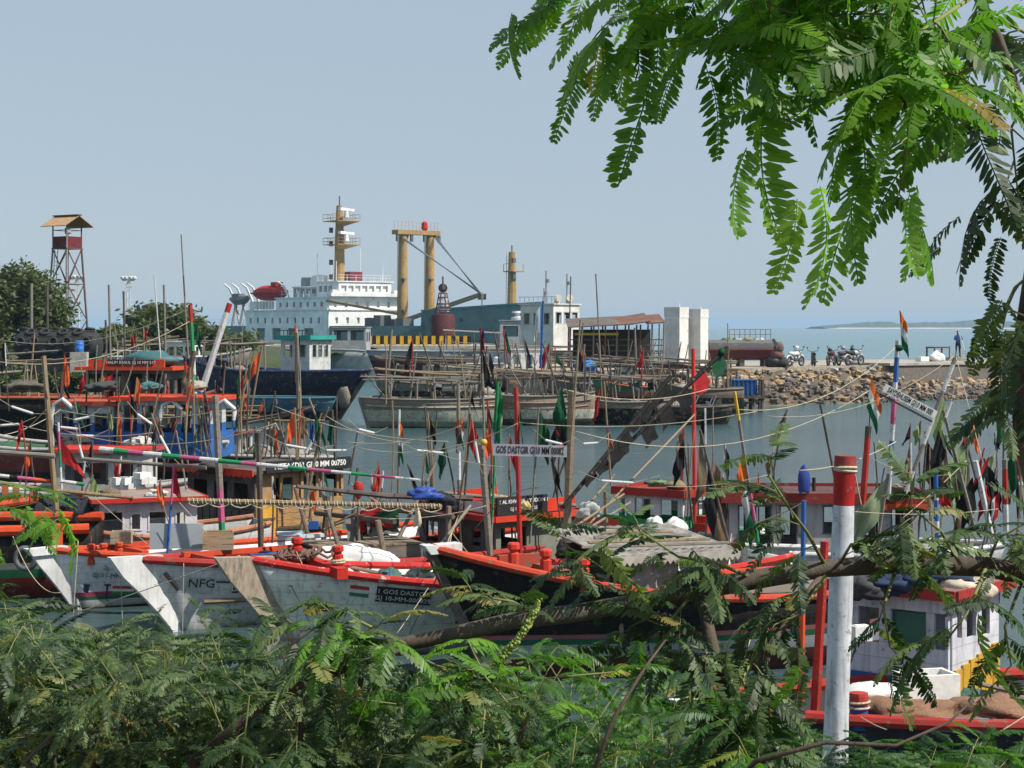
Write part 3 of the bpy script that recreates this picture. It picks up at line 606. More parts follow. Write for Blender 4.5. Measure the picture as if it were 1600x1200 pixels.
# ---------------------------------------------------------------- research ship
def ship():
    O = V(P(572, 0, 300).x, 300, 0); hd = V(.6, -.8, 0); t = T('survey_ship', 'large white ship with tan masts, gantry and blue-green bow', 'ship', O, math.atan2(-.8, .6))
    W = paint((.80, .80, .79), .08, .5, .5, (.3, .2, .12), .35); TAN = paint((.40, .25, .10), .25, .5, .5, (.2, .1, .05), .35); HULL = banded([(-2, (.12, .02, .02)), (.6, (.15, .215, .215))], .2, .5, .3, (.18, .09, .05), .4); DK = plain((.1, .11, .11), .7)
    lz = lambda py, Y: H + (CY - py) * Y / F
    # hull
    mb = MB(); st = []; xs = [-46, -44, -36, -20, 0, 18, 26.4, 26.6, 34, 40, 44, 46.5, 48]
    for x in xs:
        b = 7.2 if x < 18 else 7.2 * (1 - ((x - 18) / 30.2) ** 2.2); b = max(.1, b) * (.85 if x < -44 else 1); top = 4.6 if x < 26.5 else 6.9 + (x - 26.6) * .05
        bw = b * (.75 if x > 20 else 1); xo = -2.5 if x > 46 else 0
        st.append([V(x, b, top), V(x + xo * .4, lerp(b, bw, .5), 2.5), V(x + xo, bw * .9, -.5), V(x + xo, -bw * .9, -.5), V(x + xo * .4, -lerp(b, bw, .5), 2.5), V(x, -b, top)])
    k = 6; mb.add([p for r in st for p in r], [(i * k + j, i * k + j + 1, (i + 1) * k + j + 1, (i + 1) * k + j) for i in range(len(xs) - 1) for j in range(k)]); mb.add(st[0], [tuple(range(6))]); mb.build('hull', HULL, t)
    m = MB()
    for i in range(7, len(xs) - 1):
        for j in (0, 5): m.bar(st[i][j], st[i + 1][j], .35, .25)
    m.build('bulwark_rail', paint((.1, .24, .25), .2), t)
    for x in (29, 31.5, 34, 37): MB().b2(x, x + .7, -st[7][0].y - .2, -st[7][0].y + 2.2 * 0 + .35, 5.2, 5.7).build('mooring_port', M_BLACK, t)
    # superstructure: lower block, middle block, bridge
    def block(nm, x0, x1, y0, y1, z0, z1, front=(), sidew=(), mat=W):
        f = MB(); wallp(f, (x1, y0, z0), (0, 1, 0), y1 - y0, z1 - z0, .3, [(a, b, c - z0, d - z0) for a, b, c, d in front]); f.build(nm, mat, t)
        f = MB(); wallp(f, (x0, y0, z0), (1, 0, 0), x1 - x0 - .15, z1 - z0, .3, [(a, b, c - z0, d - z0) for a, b, c, d in sidew]); f.build(nm, mat, t)
        f = MB(); f.b2(x0, x1 - .2, y0 + .6, y1 - .15, z0, z1 - .02); f.build(nm, W, t)
        MB().b2(x0 - .2, x1 + .35, y0 - .35, y1 + .35, z1, z1 + .18).build('deck_edge', W, t)
    fl = [(.9 + k * 2.1, 1.45 + k * 2.1) for k in range(6)]
    block('lower_wall', -28, 0, -7.4, 7.4, .5, 7.2, [(a + .4, b + .4, 5.0, 6.0) for a, b in fl], [(k * 2.6 + 1.5, k * 2.6 + 2.2, 5.0, 6.0) for k in range(10)] + [(4 + k * 5.5, 7 + k * 5.5, 2.2, 4.2) for k in range(4)])
    block('upper_wall', -18, -.6, -6.9, 6.9, 7.4, 9.3, [(a, b, 7.7, 8.6) for a, b in fl], [(k * 2.3 + 1.2, k * 2.3 + 1.9, 7.8, 8.6) for k in range(7)])
    block('bridge_wall', -7, -.4, -5.2, 5.2, 9.5, 11.9, [(.5 + k * 1.36, 1.55 + k * 1.36, 10.3, 11.3) for k in range(7)], [(k * 1.6 + .5, k * 1.6 + 1.7, 10.3, 11.3) for k in range(3)])
    block('chart_house_wall', -16, -7.2, -4.6, 4.6, 9.5, 11.2, [], [(k * 1.9 + .6, k * 1.9 + 1.9, 10.1, 10.9) for k in range(4)], paint((.45, .52, .54), .1))
    for k in range(7): MB().b2(-.95, -.9, -4.8 + k * 1.36, -3.6 + k * 1.36, 10.2, 11.4).build('window_pane', M_GLASS, t)
    MB().b2(-.3, .7, -7.2, 7.2, 9.5, 10.05).build('bridge_wing', W, t)
    MB().b2(-.5, .5, -6.8, -5.3, 9.6, 10.6).build('wing_shelter', W, t); MB().b2(-.5, .5, 5.3, 6.8, 9.6, 10.6).build('wing_shelter', W, t)
    # railings
    def railing(pts, h, z, name='railing', r=.05, step=1.6):
        m = MB()
        for a, b in zip(pts[:-1], pts[1:]):
            a, b = V(a[0], a[1], z), V(b[0], b[1], z); n_ = max(1, int((b - a).length / step))
            for q in (h, h * .55): m.bar(a + V(0, 0, q), b + V(0, 0, q), r)
            for i in range(n_ + 1): p_ = a.lerp(b, i / n_); m.bar(p_, p_ + V(0, 0, h), r)
        m.build(name, W, t)
    railing([(-28, -7), (-18, -7), (-18, 7)], 1.1, 7.38); railing([(-18, -6.9), (-7, -6.9)], 1.0, 9.48); railing([(-7, -5.2), (-.4, -5.2), (-.4, 5.2), (-7, 5.2)], 1.0, 12.08)
    railing([(-45, -7), (-28, -7)], 1.1, 4.6)
    # main mast
    z0, z1 = 11.5, 25.2; x = -8.5
    m = MB(); m.tube([(x, 0, z0 - 2), (x, 0, z0 + 2), (x, 0, 20), (x, 0, z1)], [1.15, .95, .8, .55], 10); mo = m.build('main_mast', TAN, t, smooth='auto')
    for zz in (14.8 + 3.6, 22.4):
        m = MB(); m.add([(x, -.9, zz), (x + 3.0, -2.2, zz), (x + 3.0, 2.2, zz), (x, .9, zz), (x, -.3, zz - .9), (x, .3, zz - .9)], [(0, 1, 2, 3), (0, 4, 1), (3, 2, 5), (1, 4, 5, 2)]); m.b2(x - 1.8, x + 3.1, -2.2, 2.2, zz, zz + .12); m.build('platform', TAN, mo)
        m = MB()
        for a, b in (((-1.8, -2.2), (3.1, -2.2)), ((3.1, -2.2), (3.1, 2.2)), ((3.1, 2.2), (-1.8, 2.2)), ((-1.8, 2.2), (-1.8, -2.2))):
            for q in (.6, 1.2): m.bar((x + a[0], a[1], zz + q), (x + b[0], b[1], zz + q), .06)
            for f in (0, .33, .66): m.bar((x + lerp(a[0], b[0], f), lerp(a[1], b[1], f), zz), (x + lerp(a[0], b[0], f), lerp(a[1], b[1], f), zz + 1.2), .06)
        m.build('platform_rail', paint((.38, .26, .16), .2), mo)
        m = MB(); m.lathe([(.5, 0), (.4, .7), (.25, 1.4)], (x + 2.2, 0, zz + .5), 8); m.box((x + 2.2, 0, zz + 2.0), (.5, 4.6, .45), R(28)); m.build('radar_scanner', W, mo)
    m = MB(); m.tube([(x, 0, z1 - .2), (x, 0, z1 + 1.6)], .12, 6); m.build('mast_lamp', DK, mo)
    for dz in (13, 15.5, 18.7, 21): MB().box((x - 1.3, -.9, dz), (.5, .5, .9)).build('signal_lamp', DK, mo)
    # goalpost gantry
    gx = 15.1; zt = 19.2
    for sy in (-1, 1):
        m = MB(); m.tube([(gx, sy * 2.6, 3), (gx, sy * 2.6, 8), (gx, sy * 2.6, zt)], [.95, .85, .7], 12); g = m.build('gantry_post', TAN, t, smooth='auto')
        m = MB(); m.bar((gx - 1.2, sy * 2.6 - .3, 4), (gx - 1.0, sy * 2.6 - .3, zt), .06); m.bar((gx - 1.2, sy * 2.6 + .3, 4), (gx - 1.0, sy * 2.6 + .3, zt), .06)
        for k2 in range(26): m.bar((gx - 1.1, sy * 2.6 - .3, 4 + k2 * .58), (gx - 1.1, sy * 2.6 + .3, 4 + k2 * .58), .05)
        m.build('ladder', TAN, g)
        for dz in (7, 12): MB().box((gx + .9, sy * 2.6 - .4, dz), (.8, .5, .35)).build('bracket', DK, g)
    m = MB(); m.b2(gx - .9, gx + .9, -4.1, 4.1, zt, zt + .7); m.add([(gx, -3.4, zt - 1.2), (gx + .6, -3.6, zt), (gx - .6, -3.6, zt), (gx, -1.9, zt - 1.2), (gx + .6, -1.7, zt), (gx - .6, -1.7, zt)], [(0, 1, 2), (3, 5, 4), (0, 3, 4, 1), (0, 2, 5, 3)]); cb = m.build('gantry_crossbeam', TAN, t)
    m = MB()
    for q in (.7, 1.4): m.bar((gx, -4.2, zt + .7 + q), (gx, 4.2, zt + .7 + q), .06)
    for k2 in range(13): m.bar((gx, -4.2 + k2 * .7, zt + .7), (gx, -4.2 + k2 * .7, zt + 2.1), .06)
    m.build('crossbeam_rail', paint((.5, .36, .3), .1), cb)
    m = MB(); m.lathe([(.3, 0), (.55, .3), (.5, 1.2), (.2, 1.5)], (gx, 1.6, zt + .75), 8); m.build('lamp', paint(RED, .1), cb)
    for sy in (-4, -1.3, 1.2, 4): MB().box((gx + .6, sy, zt - .6), (.4, .4, 1.1)).build('block', DK, cb)
    # derrick boom and rigging
    bt_ = V(37.5, -3.2, lz(460, 271)); bf = V(gx + .9, -2.6, lz(500, 288)); m = MB(); m.bar(bf, bt_, .5, .6); bm = m.build('derrick_boom', paint((.30, .22, .14), .3), t)
    m = MB()
    for a in ((gx, 3.2, zt), (gx, -3.2, zt - .4)):
        for q in range(3): m.tube([V(*a) + V(0, q * .25, 0), bt_ + V(-.5 - q * .5, q * .2, .3)], .08, 4)
    m.build('rigging', DK, bm)
    m = MB(); m.box(bt_ + V(0, 0, -.4), (.9, .9, .9)); m.tube([bt_ + V(0, 0, -.5), bt_ + V(0, 0, -3)], .07, 5); m.box(bt_ + V(0, 0, -3.3), (.5, .5, .9)); m.build('hook_block', DK, bm)
    b2 = V(-.5, -7.4, lz(470, 297)); m = MB(); m.bar((gx - 1, -2.6, lz(491, 288)), b2, .35, .4); m.build('derrick_boom', paint((.36, .24, .12), .3), t)
    # deck machinery, buoy on deck
    for x_, y_, d_ in ((9, -4, (3, 2, 1.6)), (12, -4.5, (2, 2, 2)), (18.5, -4.5, (2.2, 2, 1.5)), (7, 0, (4, 4, 1.4)), (20, 1, (3, 3, 1.6))): MB().box((x_, y_, 4.3 + d_[2] / 2), d_).build('winch', DK, t)
    # foremast
    fx = 40.7; m = MB(); m.tube([(fx, 0, 5.5), (fx, 0, 8.2), (fx, 0, 15.6)], [.85, .7, .5], 10); fm = m.build('foremast', TAN, t, smooth='auto')
    m = MB(); m.b2(fx - .9, fx + 1.6, -.9, .9, 12.6, 12.75)
    for q in ((-.9, -.9), (1.6, -.9), (1.6, .9), (-.9, .9)): m.bar((fx + q[0], q[1], 12.6), (fx + q[0], q[1], 13.8), .06)
    m.bar((fx - .9, -.9, 13.8), (fx + 1.6, -.9, 13.8), .06); m.build('platform', TAN, fm)
    for dz in (11.9, 14.3): MB().box((fx + 1.1, -.5, dz), (.5, .5, .7)).build('signal_lamp', DK, fm)
    m = MB(); m.bar((fx - 1.1, -.3, 7), (fx - .9, -.3, 15.5), .05); m.bar((fx - 1.1, .3, 7), (fx - .9, .3, 15.5), .05)
    for k2 in range(16): m.bar((fx - 1., -.3, 7 + k2 * .53), (fx - 1., .3, 7 + k2 * .53), .05)
    m.build('ladder', TAN, fm); m = MB(); m.tube([(fx, 0, 15.5), (fx, 0, 16.6)], .1, 6); m.build('mast_lamp', DK, fm)
    # lifeboat in davits, work boat, funnel
    lx, ly = -21.5, -6.2; m = MB(); rr = []
    for i in range(13):
        u = i / 12; w_ = max(.15, math.sin(math.pi * lerp(.06, .94, u)) ** .55); xx = lx + (u - .5) * 10.6
        rr.append([V(xx, ly + math.cos(a) * 1.6 * w_, 10.4 + math.sin(a) * (1.35 if math.sin(a) > 0 else 1.5) * w_) for a in [2 * math.pi * k2 / 10 for k2 in range(10)]])
    m.add([p_ for r_ in rr for p_ in r_], [(i * 10 + j, i * 10 + (j + 1) % 10, (i + 1) * 10 + (j + 1) % 10, (i + 1) * 10 + j) for i in range(12) for j in range(10)]); m.add(rr[0], [tuple(range(10))]); m.add(rr[-1], [tuple(range(10))])
    lb = m.build('lifeboat', paint((.45, .02, .02), .1), t, smooth='auto'); MB().b2(lx + 1.4, lx + 3.2, ly - .7, ly + .7, 11.5, 12.2).build('steering_hood', paint((.45, .02, .02), .1), lb); MB().b2(lx - 4.2, lx + 4.2, ly - 1.68, ly - 1.4, 10.2, 10.45).build('fender_strip', paint((.3, .015, .015), .1), lb)
    for dx in (-27.3, -16.2, -29.5, -33, -36):
        m = MB(); m.tube([(dx, -5.2, 7.2), (dx + .3, -5.6, 9.2), (dx + .2, -6.6, 11.4), (dx - .4, -7.4, 12.2)], [.26, .25, .2, .15], 6); m.build('davit', W, t)
    m = MB(); m.tube([(-36.5, -6, 9.5), (-34, -6.2, 9.2), (-31, -6.2, 9.3), (-29.6, -6, 9.7)], [.3, .85, .85, .35], 8); m.b2(-34.5, -32, -6.8, -5.6, 9.7, 10.4); m.build('work_boat', plain((.13, .13, .13), .7), t, smooth='auto')
    m = MB()
    for dx in (-36, -33, -30): m.bar((dx, -6, 4.6), (dx + 1.5, -6, 8.6), .3); m.bar((dx + 3, -6, 4.6), (dx + 1.5, -6, 8.6), .3)
    m.build('boat_cradle', plain((.35, .3, .25), .7), t)
    m = MB(); m.lathe([(1.7, 9.5), (1.75, 11), (1.65, 12.6), (1.3, 13.2), (.5, 13.4)], (-12.5, -1.5, 0), 12); m.build('funnel', W, t, smooth='auto')
    m = MB(); m.lathe([(1.0, 9.5), (1.0, 12.4), (.9, 13.0)], (-15.5, -2.4, 0), 10); m.build('exhaust_stack', plain((.3, .32, .32), .6), t, smooth='auto')
    for k2, (x_, y_, h_) in enumerate(((-3, -4, 3.6), (-2, 4.6, 3.3), (-5, 2, 6), (-13, 1, 4.5), (-10, -3.5, 5))): m = MB(); m.tube([(x_, y_, 11.9), (x_, y_, 11.9 + h_)], .06, 5); m.build('antenna', W, t)
    MB().box((-3.2, -.5, 12.9), (1.8, 2.4, 1.6)).build('searchlight_housing', paint((.18, .03, .05), .2), t)
    for k2 in range(8): MB().b2(-27 + k2 * 1.1, -26.6 + k2 * 1.1, -7.3, -6.9, 7.5, 8.9).build('liferaft_canister', W, t)
ship()
# lighthouse-shaped navigation buoy and drum behind the quay
def navbuoy():
    Y = 215; c = P(692, 515, Y); s = Y / F; t = T('navigation_buoy', 'dark maroon navigation buoy with white-banded lattice cage on the quay', 'buoy', (c.x, Y, 2.45)); z = lambda py: P(0, py, Y).z - 2.45
    m = MB(); m.lathe([(19 * s, 0), (19 * s, z(494)), (17 * s, z(491)), (4 * s, z(490))], n=18); m.build('float_body', paint((.085, .02, .024), .2), t, smooth='auto')
    m = MB(); a, b = z(491), z(458)
    for k in range(6):
        g = k * math.pi / 3; m.bar((12 * s * math.cos(g), 12 * s * math.sin(g), a), (6 * s * math.cos(g), 6 * s * math.sin(g), b), .13)
    for f in (.2, .5, .8, 1.0): m.torus((0, 0, lerp(a, b, f)), lerp(12, 6, f) * s, .08, (0, 0, 1), 12, 5)
    m.build('cage', plain((.12, .05, .05), .7), t)
    for f in (.12, .38, .65): m = MB(); m.lathe([(lerp(11, 6, f) * s, lerp(a, b, f)), (lerp(11, 6, f + .12) * s, lerp(a, b, f + .12))], n=12); m.build('white_band', plain((.45, .45, .47), .7), t)
    m = MB(); m.torus((0, 0, z(450)), 6 * s, .1, (0, 1, 0), 14, 5); m.tube([(0, 0, z(456)), (0, 0, z(432))], .1, 6); m.lathe([(.1, 0), (.4, .3), (.3, .9), (.1, 1)], (0, 0, z(456)), 8); m.build('lantern', plain((.06, .04, .04), .6), t)
navbuoy()
kb = T('kerb_barrier', 'yellow and black striped kerb blocks along the ship quay', 'barrier', (0, 190.5, 2.45))
for k in range(26):
    x = P(578 + k * 6.2, 0, 190).x
    if x < -1.8: MB().box((x, 0, .5 + (.04 if k % 2 else 0)), (6.0 * 190 / F, .5, 1.0 - (.12 if k % 2 else 0))).build('kerb_block', paint(YEL if k % 2 == 0 else BLK, .2), kb)
# ---------------------------------------------------------------- jetty furniture
def JP(px, off, z=JZ):                                       # a point on the jetty under photo column px
    lo, hi = -12, JL
    for _ in range(50):
        s0 = (lo + hi) / 2; q = J(s0, off, z); lo, hi = (s0, hi) if CX + q.x / q.y * F < px else (lo, s0)
    return q
def shed():
    Y = 106; a = P(890, 0, Y); t = T('open_shed', 'open shed with sagging rusty sheet roof and dark stores', 'shed', (a.x, Y, JZ)); L_ = (1036 - 890) * Y / F
    z = lambda py: P(0, py, Y).z - JZ
    for i in range(9):
        for y_ in (0, 3.2): m = MB(); m.tube([(L_ * i / 8, y_, 0), (L_ * i / 8 + .05, y_, z(512 - i * .8))], .05, 6); m.build('post', M_GWOOD if i % 3 else M_RUST, t)
    for i in range(6):
        m = MB(); x0, x1 = L_ * i / 6 - .15, L_ * (i + 1) / 6 + .1; za, zb = z(511 - i * 1.2), z(510 - i * 1.2 - .6) + (.12 if i == 4 else 0); vs = []
        for k in range(25): f = k / 24; vs += [(lerp(x0, x1, f), -.7, lerp(za, zb, f) + .02 * (k % 2)), (lerp(x0, x1, f), 3.9, lerp(za, zb, f) + .5 + .02 * (k % 2))]
        m.add(vs, [(2 * k, 2 * k + 2, 2 * k + 3, 2 * k + 1) for k in range(24)]); o = m.build('roof_sheet', M_RUST if i in (3, 4, 5) else wood((.12, .09, .075), .5), t); so = o.modifiers.new('s', 'SOLIDIFY'); so.thickness = .07
    for i in range(5): m = MB(); m.bar((0, 0, .35 + i * .33), (L_, 0, .35 + i * .33), .06); m.build('rack_bar', M_DWOOD, t)
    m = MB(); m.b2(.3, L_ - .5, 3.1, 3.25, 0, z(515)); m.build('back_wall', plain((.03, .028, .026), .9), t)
    MB().box((1.6, -.05, z(522)), (2.6, .03, .14)).build('banner', paint((.45, .36, .05), .2), t)
shed()
for k, (px, w_, tp, lab) in enumerate(((1057, .98, 480, 'tall white concrete pillar with a round porthole beside the shed'), (1090, .88, 483, 'tall white concrete pillar without a hole beside the barge hull'))):
    Y = 101.5 + k * .6; b = P(px, 0, Y); t = T('pillar', lab, 'pillar', (b.x, Y, JZ - .1), R(-36)); zt = P(0, tp, Y).z - JZ + .1; zs_ = P(0, 497, Y).z - JZ + .1
    PM = paint((.76, .73, .68), .1, .8, 1.2, (.35, .3, .25), .2)
    MB().b2(-w_ / 2, w_ / 2, -w_ / 2, w_ / 2, 0, zs_).build('shaft', PM, t); MB().b2(-w_ / 2 - .02, w_ / 2 + .02, -w_ / 2 - .02, w_ / 2 + .02, zs_ + .02, zt).build('cap_block', PM, t)
    if k == 0: m = MB(); m.lathe([(.1, 0), (.1, .06)], (-w_ / 2 - .04, 0, zs_ - .42), 12, M=Matrix.Rotation(R(90), 3, 'Y')); m.build('porthole', M_BLACK, t)
    m = MB(); m.tube([(.2, 0, zt), (.2, 0, zt + .25)], .03, 6); m.build('vent_pipe', M_WHITE, t)
def barge():
    Y = 110; a = P(1105, 548, Y); L_ = (1212 - 1105) * Y / F; t = T('barge_hull', 'grey and maroon steel barge hull laid up on the jetty', 'barge', (a.x, Y, JZ), R(4)); zc = a.z - JZ + .05; r = .68
    m = MB(); pr = []
    for i in range(2):
        x = 0 if i == 0 else L_
        for k in range(13): g = math.pi * 2 * k / 12; pr.append(V(x, math.cos(g) * r * 1.3, zc + max(-.62, min(.62, math.sin(g) * r * 1.05))))
    m.add(pr, [(k, k + 1, k + 14, k + 13) for k in range(12)] + [tuple(range(13)), tuple(range(25, 12, -1))]); m.build('hull', banded([(-2, (.11, .03, .035)), (zc + .1, (.07, .075, .08)), (zc + .42, (.14, .145, .15))], .25, .5, 1.2), t, smooth='auto')
    m = MB()
    for k in range(9): m.bar((1.3 + k * .32, -.4, zc + .6), (1.3 + k * .32, -.4, zc + 1.25), .035)
    for q in (.95, 1.25): m.bar((1.3, -.4, zc + q), (3.9, -.4, zc + q), .035)
    m.build('railing', M_GWOOD, t)
    for k in range(4): m = MB(); m.blob((1.3 + k * .6, -.2, zc + .62), (.4, .3, .14), 9, 5, .3, k); m.build('folded_cover', [C_LGR, C_WH, cloth((.4, .36, .15)), C_WH][k], t, smooth=True)
    for k in range(3): MB().b2(.4 + k * 1.5, .7 + k * 1.5, -.6, .6, 0, zc - .55).build('trestle', M_DWOOD, t)
barge()
p = JP(1214, -.4); t = T('rubble_sack_heap', 'dark heap of tarred sacks beside the barge hull', 'heap', p)
for k, (dx, dz, s0) in enumerate(((-.25, .3, .5), (.3, .28, .45), (.05, .75, .42), (.1, 1.2, .3))): m = MB(); m.blob((dx, 0, dz), (s0, .35, .34), 10, 6, .15, k); m.build('sack', [M_BLACK, M_TYRE, plain((.16, .08, .07), .9), plain((.12, .09, .08), .9)][k], t, smooth=True)
o = T('leaning_beam', 'dark timber beam leaning against the tarred heap', 'beam', JP(1232, .1)); MB().bar((0, 0, 0), (-.95, -.1, 1.7), .1, .16).build('timber', M_DWOOD, o)
# motorbikes
def motorbike(label, px, off, rz, tank, seat, helmet=None, sc=1.0):
    sc *= .9; t = T('motorbike', label, 'motorbike', JP(px, off), rz); t.scale = (sc, sc, sc)
    for x in (-.64, .64):
        m = MB(); m.torus((x, 0, .31), .26, .055, (0, 1, 0), 18, 7); wh = m.build('wheel', M_TYRE, t, smooth=True); m = MB(); m.torus((x, 0, .31), .2, .018, (0, 1, 0), 16, 5); m.lathe([(.06, -.06), (.06, .06)], (x, 0, .31), 8, M=Matrix.Rotation(R(90), 3, 'X'))
        for k in range(8): g = k * math.pi / 4; m.bar((x, 0, .31), (x + .2 * math.cos(g), 0, .31 + .2 * math.sin(g)), .012)
        m.build('rim', M_STEEL, wh)
    m = MB(); m.bar((-.05, 0, .3), (.42, 0, .82), .06); m.bar((-.5, 0, .62), (.3, 0, .66), .06); m.bar((-.64, .07, .31), (-.1, .07, .38), .04); m.bar((-.64, -.07, .31), (-.1, -.07, .38), .04); m.bar((-.6, 0, .34), (-.45, 0, .66), .04); m.build('frame', M_BLACK, t)
    m = MB(); m.bar((.64, .07, .31), (.4, .07, .92), .04); m.bar((.64, -.07, .31), (.4, -.07, .92), .04); m.build('fork', M_STEEL, t)
    m = MB(); m.blob((.02, 0, .42), (.22, .14, .18), 10, 6, .1, 3); m.build('engine', plain((.12, .12, .12), .4, .5), t)
    m = MB(); m.blob((.18, 0, .78), (.3, .14, .14), 12, 8, .02, 4); m.build('fuel_tank', flatc(tank, .3), t, smooth=True)
    m = MB(); m.tube([(-.72, 0, .82), (-.5, 0, .8), (-.2, 0, .76), (.0, 0, .78)], [.06, .12, .13, .1], 8); m.build('seat', flatc(seat, .6), t, smooth=True)
    m = MB(); m.tube([(.28, -.34, 1.0), (.38, -.15, .98), (.4, 0, .94), (.38, .15, .98), (.28, .34, 1.0)], .018, 6); m.tube([(.32, -.3, 1.0), (.34, -.36, 1.18)], .012, 5); m.tube([(.32, .3, 1.0), (.34, .36, 1.18)], .012, 5); m.lathe([(.05, 0), (.05, .02)], (.34, -.36, 1.2), 8, M=Matrix.Rotation(R(90), 3, 'Y')); m.lathe([(.05, 0), (.05, .02)], (.34, .36, 1.2), 8, M=Matrix.Rotation(R(90), 3, 'Y')); m.build('handlebar', M_BLACK, t)
    m = MB(); m.blob((.5, 0, .86), (.1, .1, .11), 10, 6, 0, 1); m.build('headlight', M_STEEL, t, smooth=True)
    m = MB(); m.tube([(.05, -.14, .3), (-.3, -.16, .26), (-.75, -.17, .36)], [.03, .04, .05], 8); m.build('exhaust', M_STEEL, t, smooth=True)
    for x, a0 in ((-.64, 20), (.64, 30)): 
        m = MB(); m.tube([(x + .37 * math.cos(R(g)), 0, .31 + .37 * math.sin(R(g))) for g in range(a0, 165, 18)], .05, 6); m.build('mudguard', flatc(tank, .4), t, smooth=True)
    m = MB(); m.bar((.0, .1, .3), (.1, .32, 0), .025); m.build('side_stand', M_BLACK, t)
    if helmet:
        hp = JP(px, off); h = T('helmet', helmet[1], 'helmet', t.matrix_basis @ V(*helmet[2]) if False else Vector(t.location) + Matrix.Rotation(rz, 3, 'Z') @ (Vector(helmet[2]) * sc)); m = MB(); m.blob((0, 0, .13), (.15, .13, .14), 12, 8, 0, 1, flat=-.1); m.build('shell', flatc(helmet[0], .3), h, smooth=True); m = MB(); m.blob((.06, 0, .12), (.1, .115, .06), 10, 6, 0, 1); m.build('visor', M_GLASS, h, smooth=True)
jz = math.atan2(jd.y, jd.x)
motorbike('motorbike with white tank and white seat beside the tarred heap', 1243, -1.4, jz + R(15), (.6, .6, .6), (.55, .55, .55), ((.7, .7, .7), 'white helmet on the white-seated motorbike', (.3, .1, 1.0)), 1.12)
motorbike('small dark motorbike parked askew without a helmet', 1271, -1.6, jz + R(55), (.03, .03, .035), BLK, None, 1.05)
motorbike('dark red motorbike with a black helmet on its seat', 1299, -1.5, jz + R(30), (.1, .015, .02), BLK, ((.02, .02, .02), 'black helmet on the dark red motorbike', (-.3, 0, .88)), 1.1)
motorbike('black motorbike with a grey helmet hung on its mirror', 1318, -2.0, jz + R(20), (.03, .03, .04), (.05, .05, .05), ((.3, .3, .32), 'grey helmet on the black motorbike', (.2, .12, .95)), 1.12)
motorbike('silver-grey motorbike last in line along the jetty', 1335, -1.1, jz + R(10), (.4, .4, .42), BLK, ((.03, .03, .03), 'black helmet on the silver-grey motorbike', (-.2, 0, .88)), 1.15)
# man, fence, boxes at the jetty end
def man():
    q = JP(1497, -3.6, 0); q.z = JZ + .16; pod = T('plinth', 'low concrete plinth under the man in blue', 'plinth', q); MB().b2(-.7, .7, -.5, .5, -.1, .22).build('block', M_CONC, pod)
    t = T('person', 'man in blue shirt and dark trousers standing with hands raised to his face', 'person', (q.x, q.y, q.z + .22), R(180))
    vs = [(0, 0, .92), (0, 0, 1.12), (0, -.01, 1.38), (0, 0, 1.5), (.19, 0, 1.42), (.27, .1, 1.17), (.1, .26, 1.42), (-.19, 0, 1.42), (-.27, .1, 1.17), (-.1, .26, 1.42), (.1, 0, .86), (.11, .02, .48), (.12, -.01, .08), (.13, .14, .04), (-.1, 0, .86), (-.11, .02, .48), (-.12, -.01, .08), (-.13, .14, .04), (0, .01, 1.6), (0, .03, 1.72)]
    es = [(0, 1), (1, 2), (2, 3), (2, 4), (4, 5), (5, 6), (2, 7), (7, 8), (8, 9), (0, 10), (10, 11), (11, 12), (12, 13), (0, 14), (14, 15), (15, 16), (16, 17), (3, 18), (18, 19)]
    rd = [.15, .14, .16, .06, .075, .055, .04, .075, .055, .04, .1, .075, .05, .04, .1, .075, .05, .04, .095, .085]
    me = bpy.data.meshes.new('body'); me.from_pydata(vs, es, []); o = bpy.data.objects.new('body', me); COL.objects.link(o); o.parent = t
    sk = o.modifiers.new('k', 'SKIN'); 
    for i, v in enumerate(me.skin_vertices[0].data): v.radius = (rd[i], rd[i] * (.75 if i in (0, 1, 2) else 1)); v.use_root = i == 0
    o.modifiers.new('s', 'SUBSURF').render_levels = 2
    me.materials.append(banded([(-1, (.02, .02, .025)), (.06, (.015, .018, .035)), (.95, (.05, .11, .28)), (1.52, (.12, .065, .04))], 0, .8))
    m = MB(); m.blob((0, -.01, 1.73), (.098, .108, .1), 12, 8, .02, 2, flat=-.03); m.build('hair', M_BLACK, t, smooth=True)
man()
ft = T('fence', 'row of thin leaning white fence posts along the jetty end', 'fence', JP(1485, -.3, JZ + .15))
for k in range(17):
    q = JP(1485 + k * 8.6, -.3, JZ + .15) - Vector(ft.location); h = .95 + .12 * math.sin(k * 2.3); m = MB(); m.bar(q, q + V(.12 * math.sin(k * 1.7), 0, h), .06, .05); m.build('picket', paint((.5, .47, .44), .3), ft)
m = MB(); m.bar(V(0, .05, .55), JP(1485 + 16 * 8.6, -.3, JZ + .15) - Vector(ft.location) + V(0, .05, .6), .035); m.build('rail', M_GWOOD, ft)
o = T('pole', 'long white pole propped beside the man in blue', 'pole', JP(1513, -3.0, JZ + .16)); ppole('shaft', V(-.75, 0, 2.2), V(0, 0, 0), .03, .035, [(1, M_WHITE)], o)
for k, (px, d_, lab, mt) in enumerate(((1441, (.75, .5, .32), 'white foam fish box on the jetty beside the tarpaulin-topped stall', M_FOAM), (1463, (1.1, .8, .62), 'bulging white sack bale under the dark stall top', M_SACK))):
    if k == 0: crate(lab, JP(px, -2.2, JZ + .17), d_, jz, mt, 'foam_box', 'box', slats=1, lid=M_FOAM)
    else: sack(lab, JP(px, -2.0, JZ + .17), (.62, .35, .36), jz, 5)
st = T('stall_table', 'dark low stall table behind the white sack bale', 'table', JP(1466, -3.4, JZ + .16), jz); MB().b2(-.75, .75, -.4, .4, .85, .95).build('table_top', M_DWOOD, st)
for sx in (-.7, .7):
    for sy in (-.35, .35): MB().b2(sx - .04, sx + .04, sy - .04, sy + .04, 0, .85).build('leg', M_DWOOD, st)
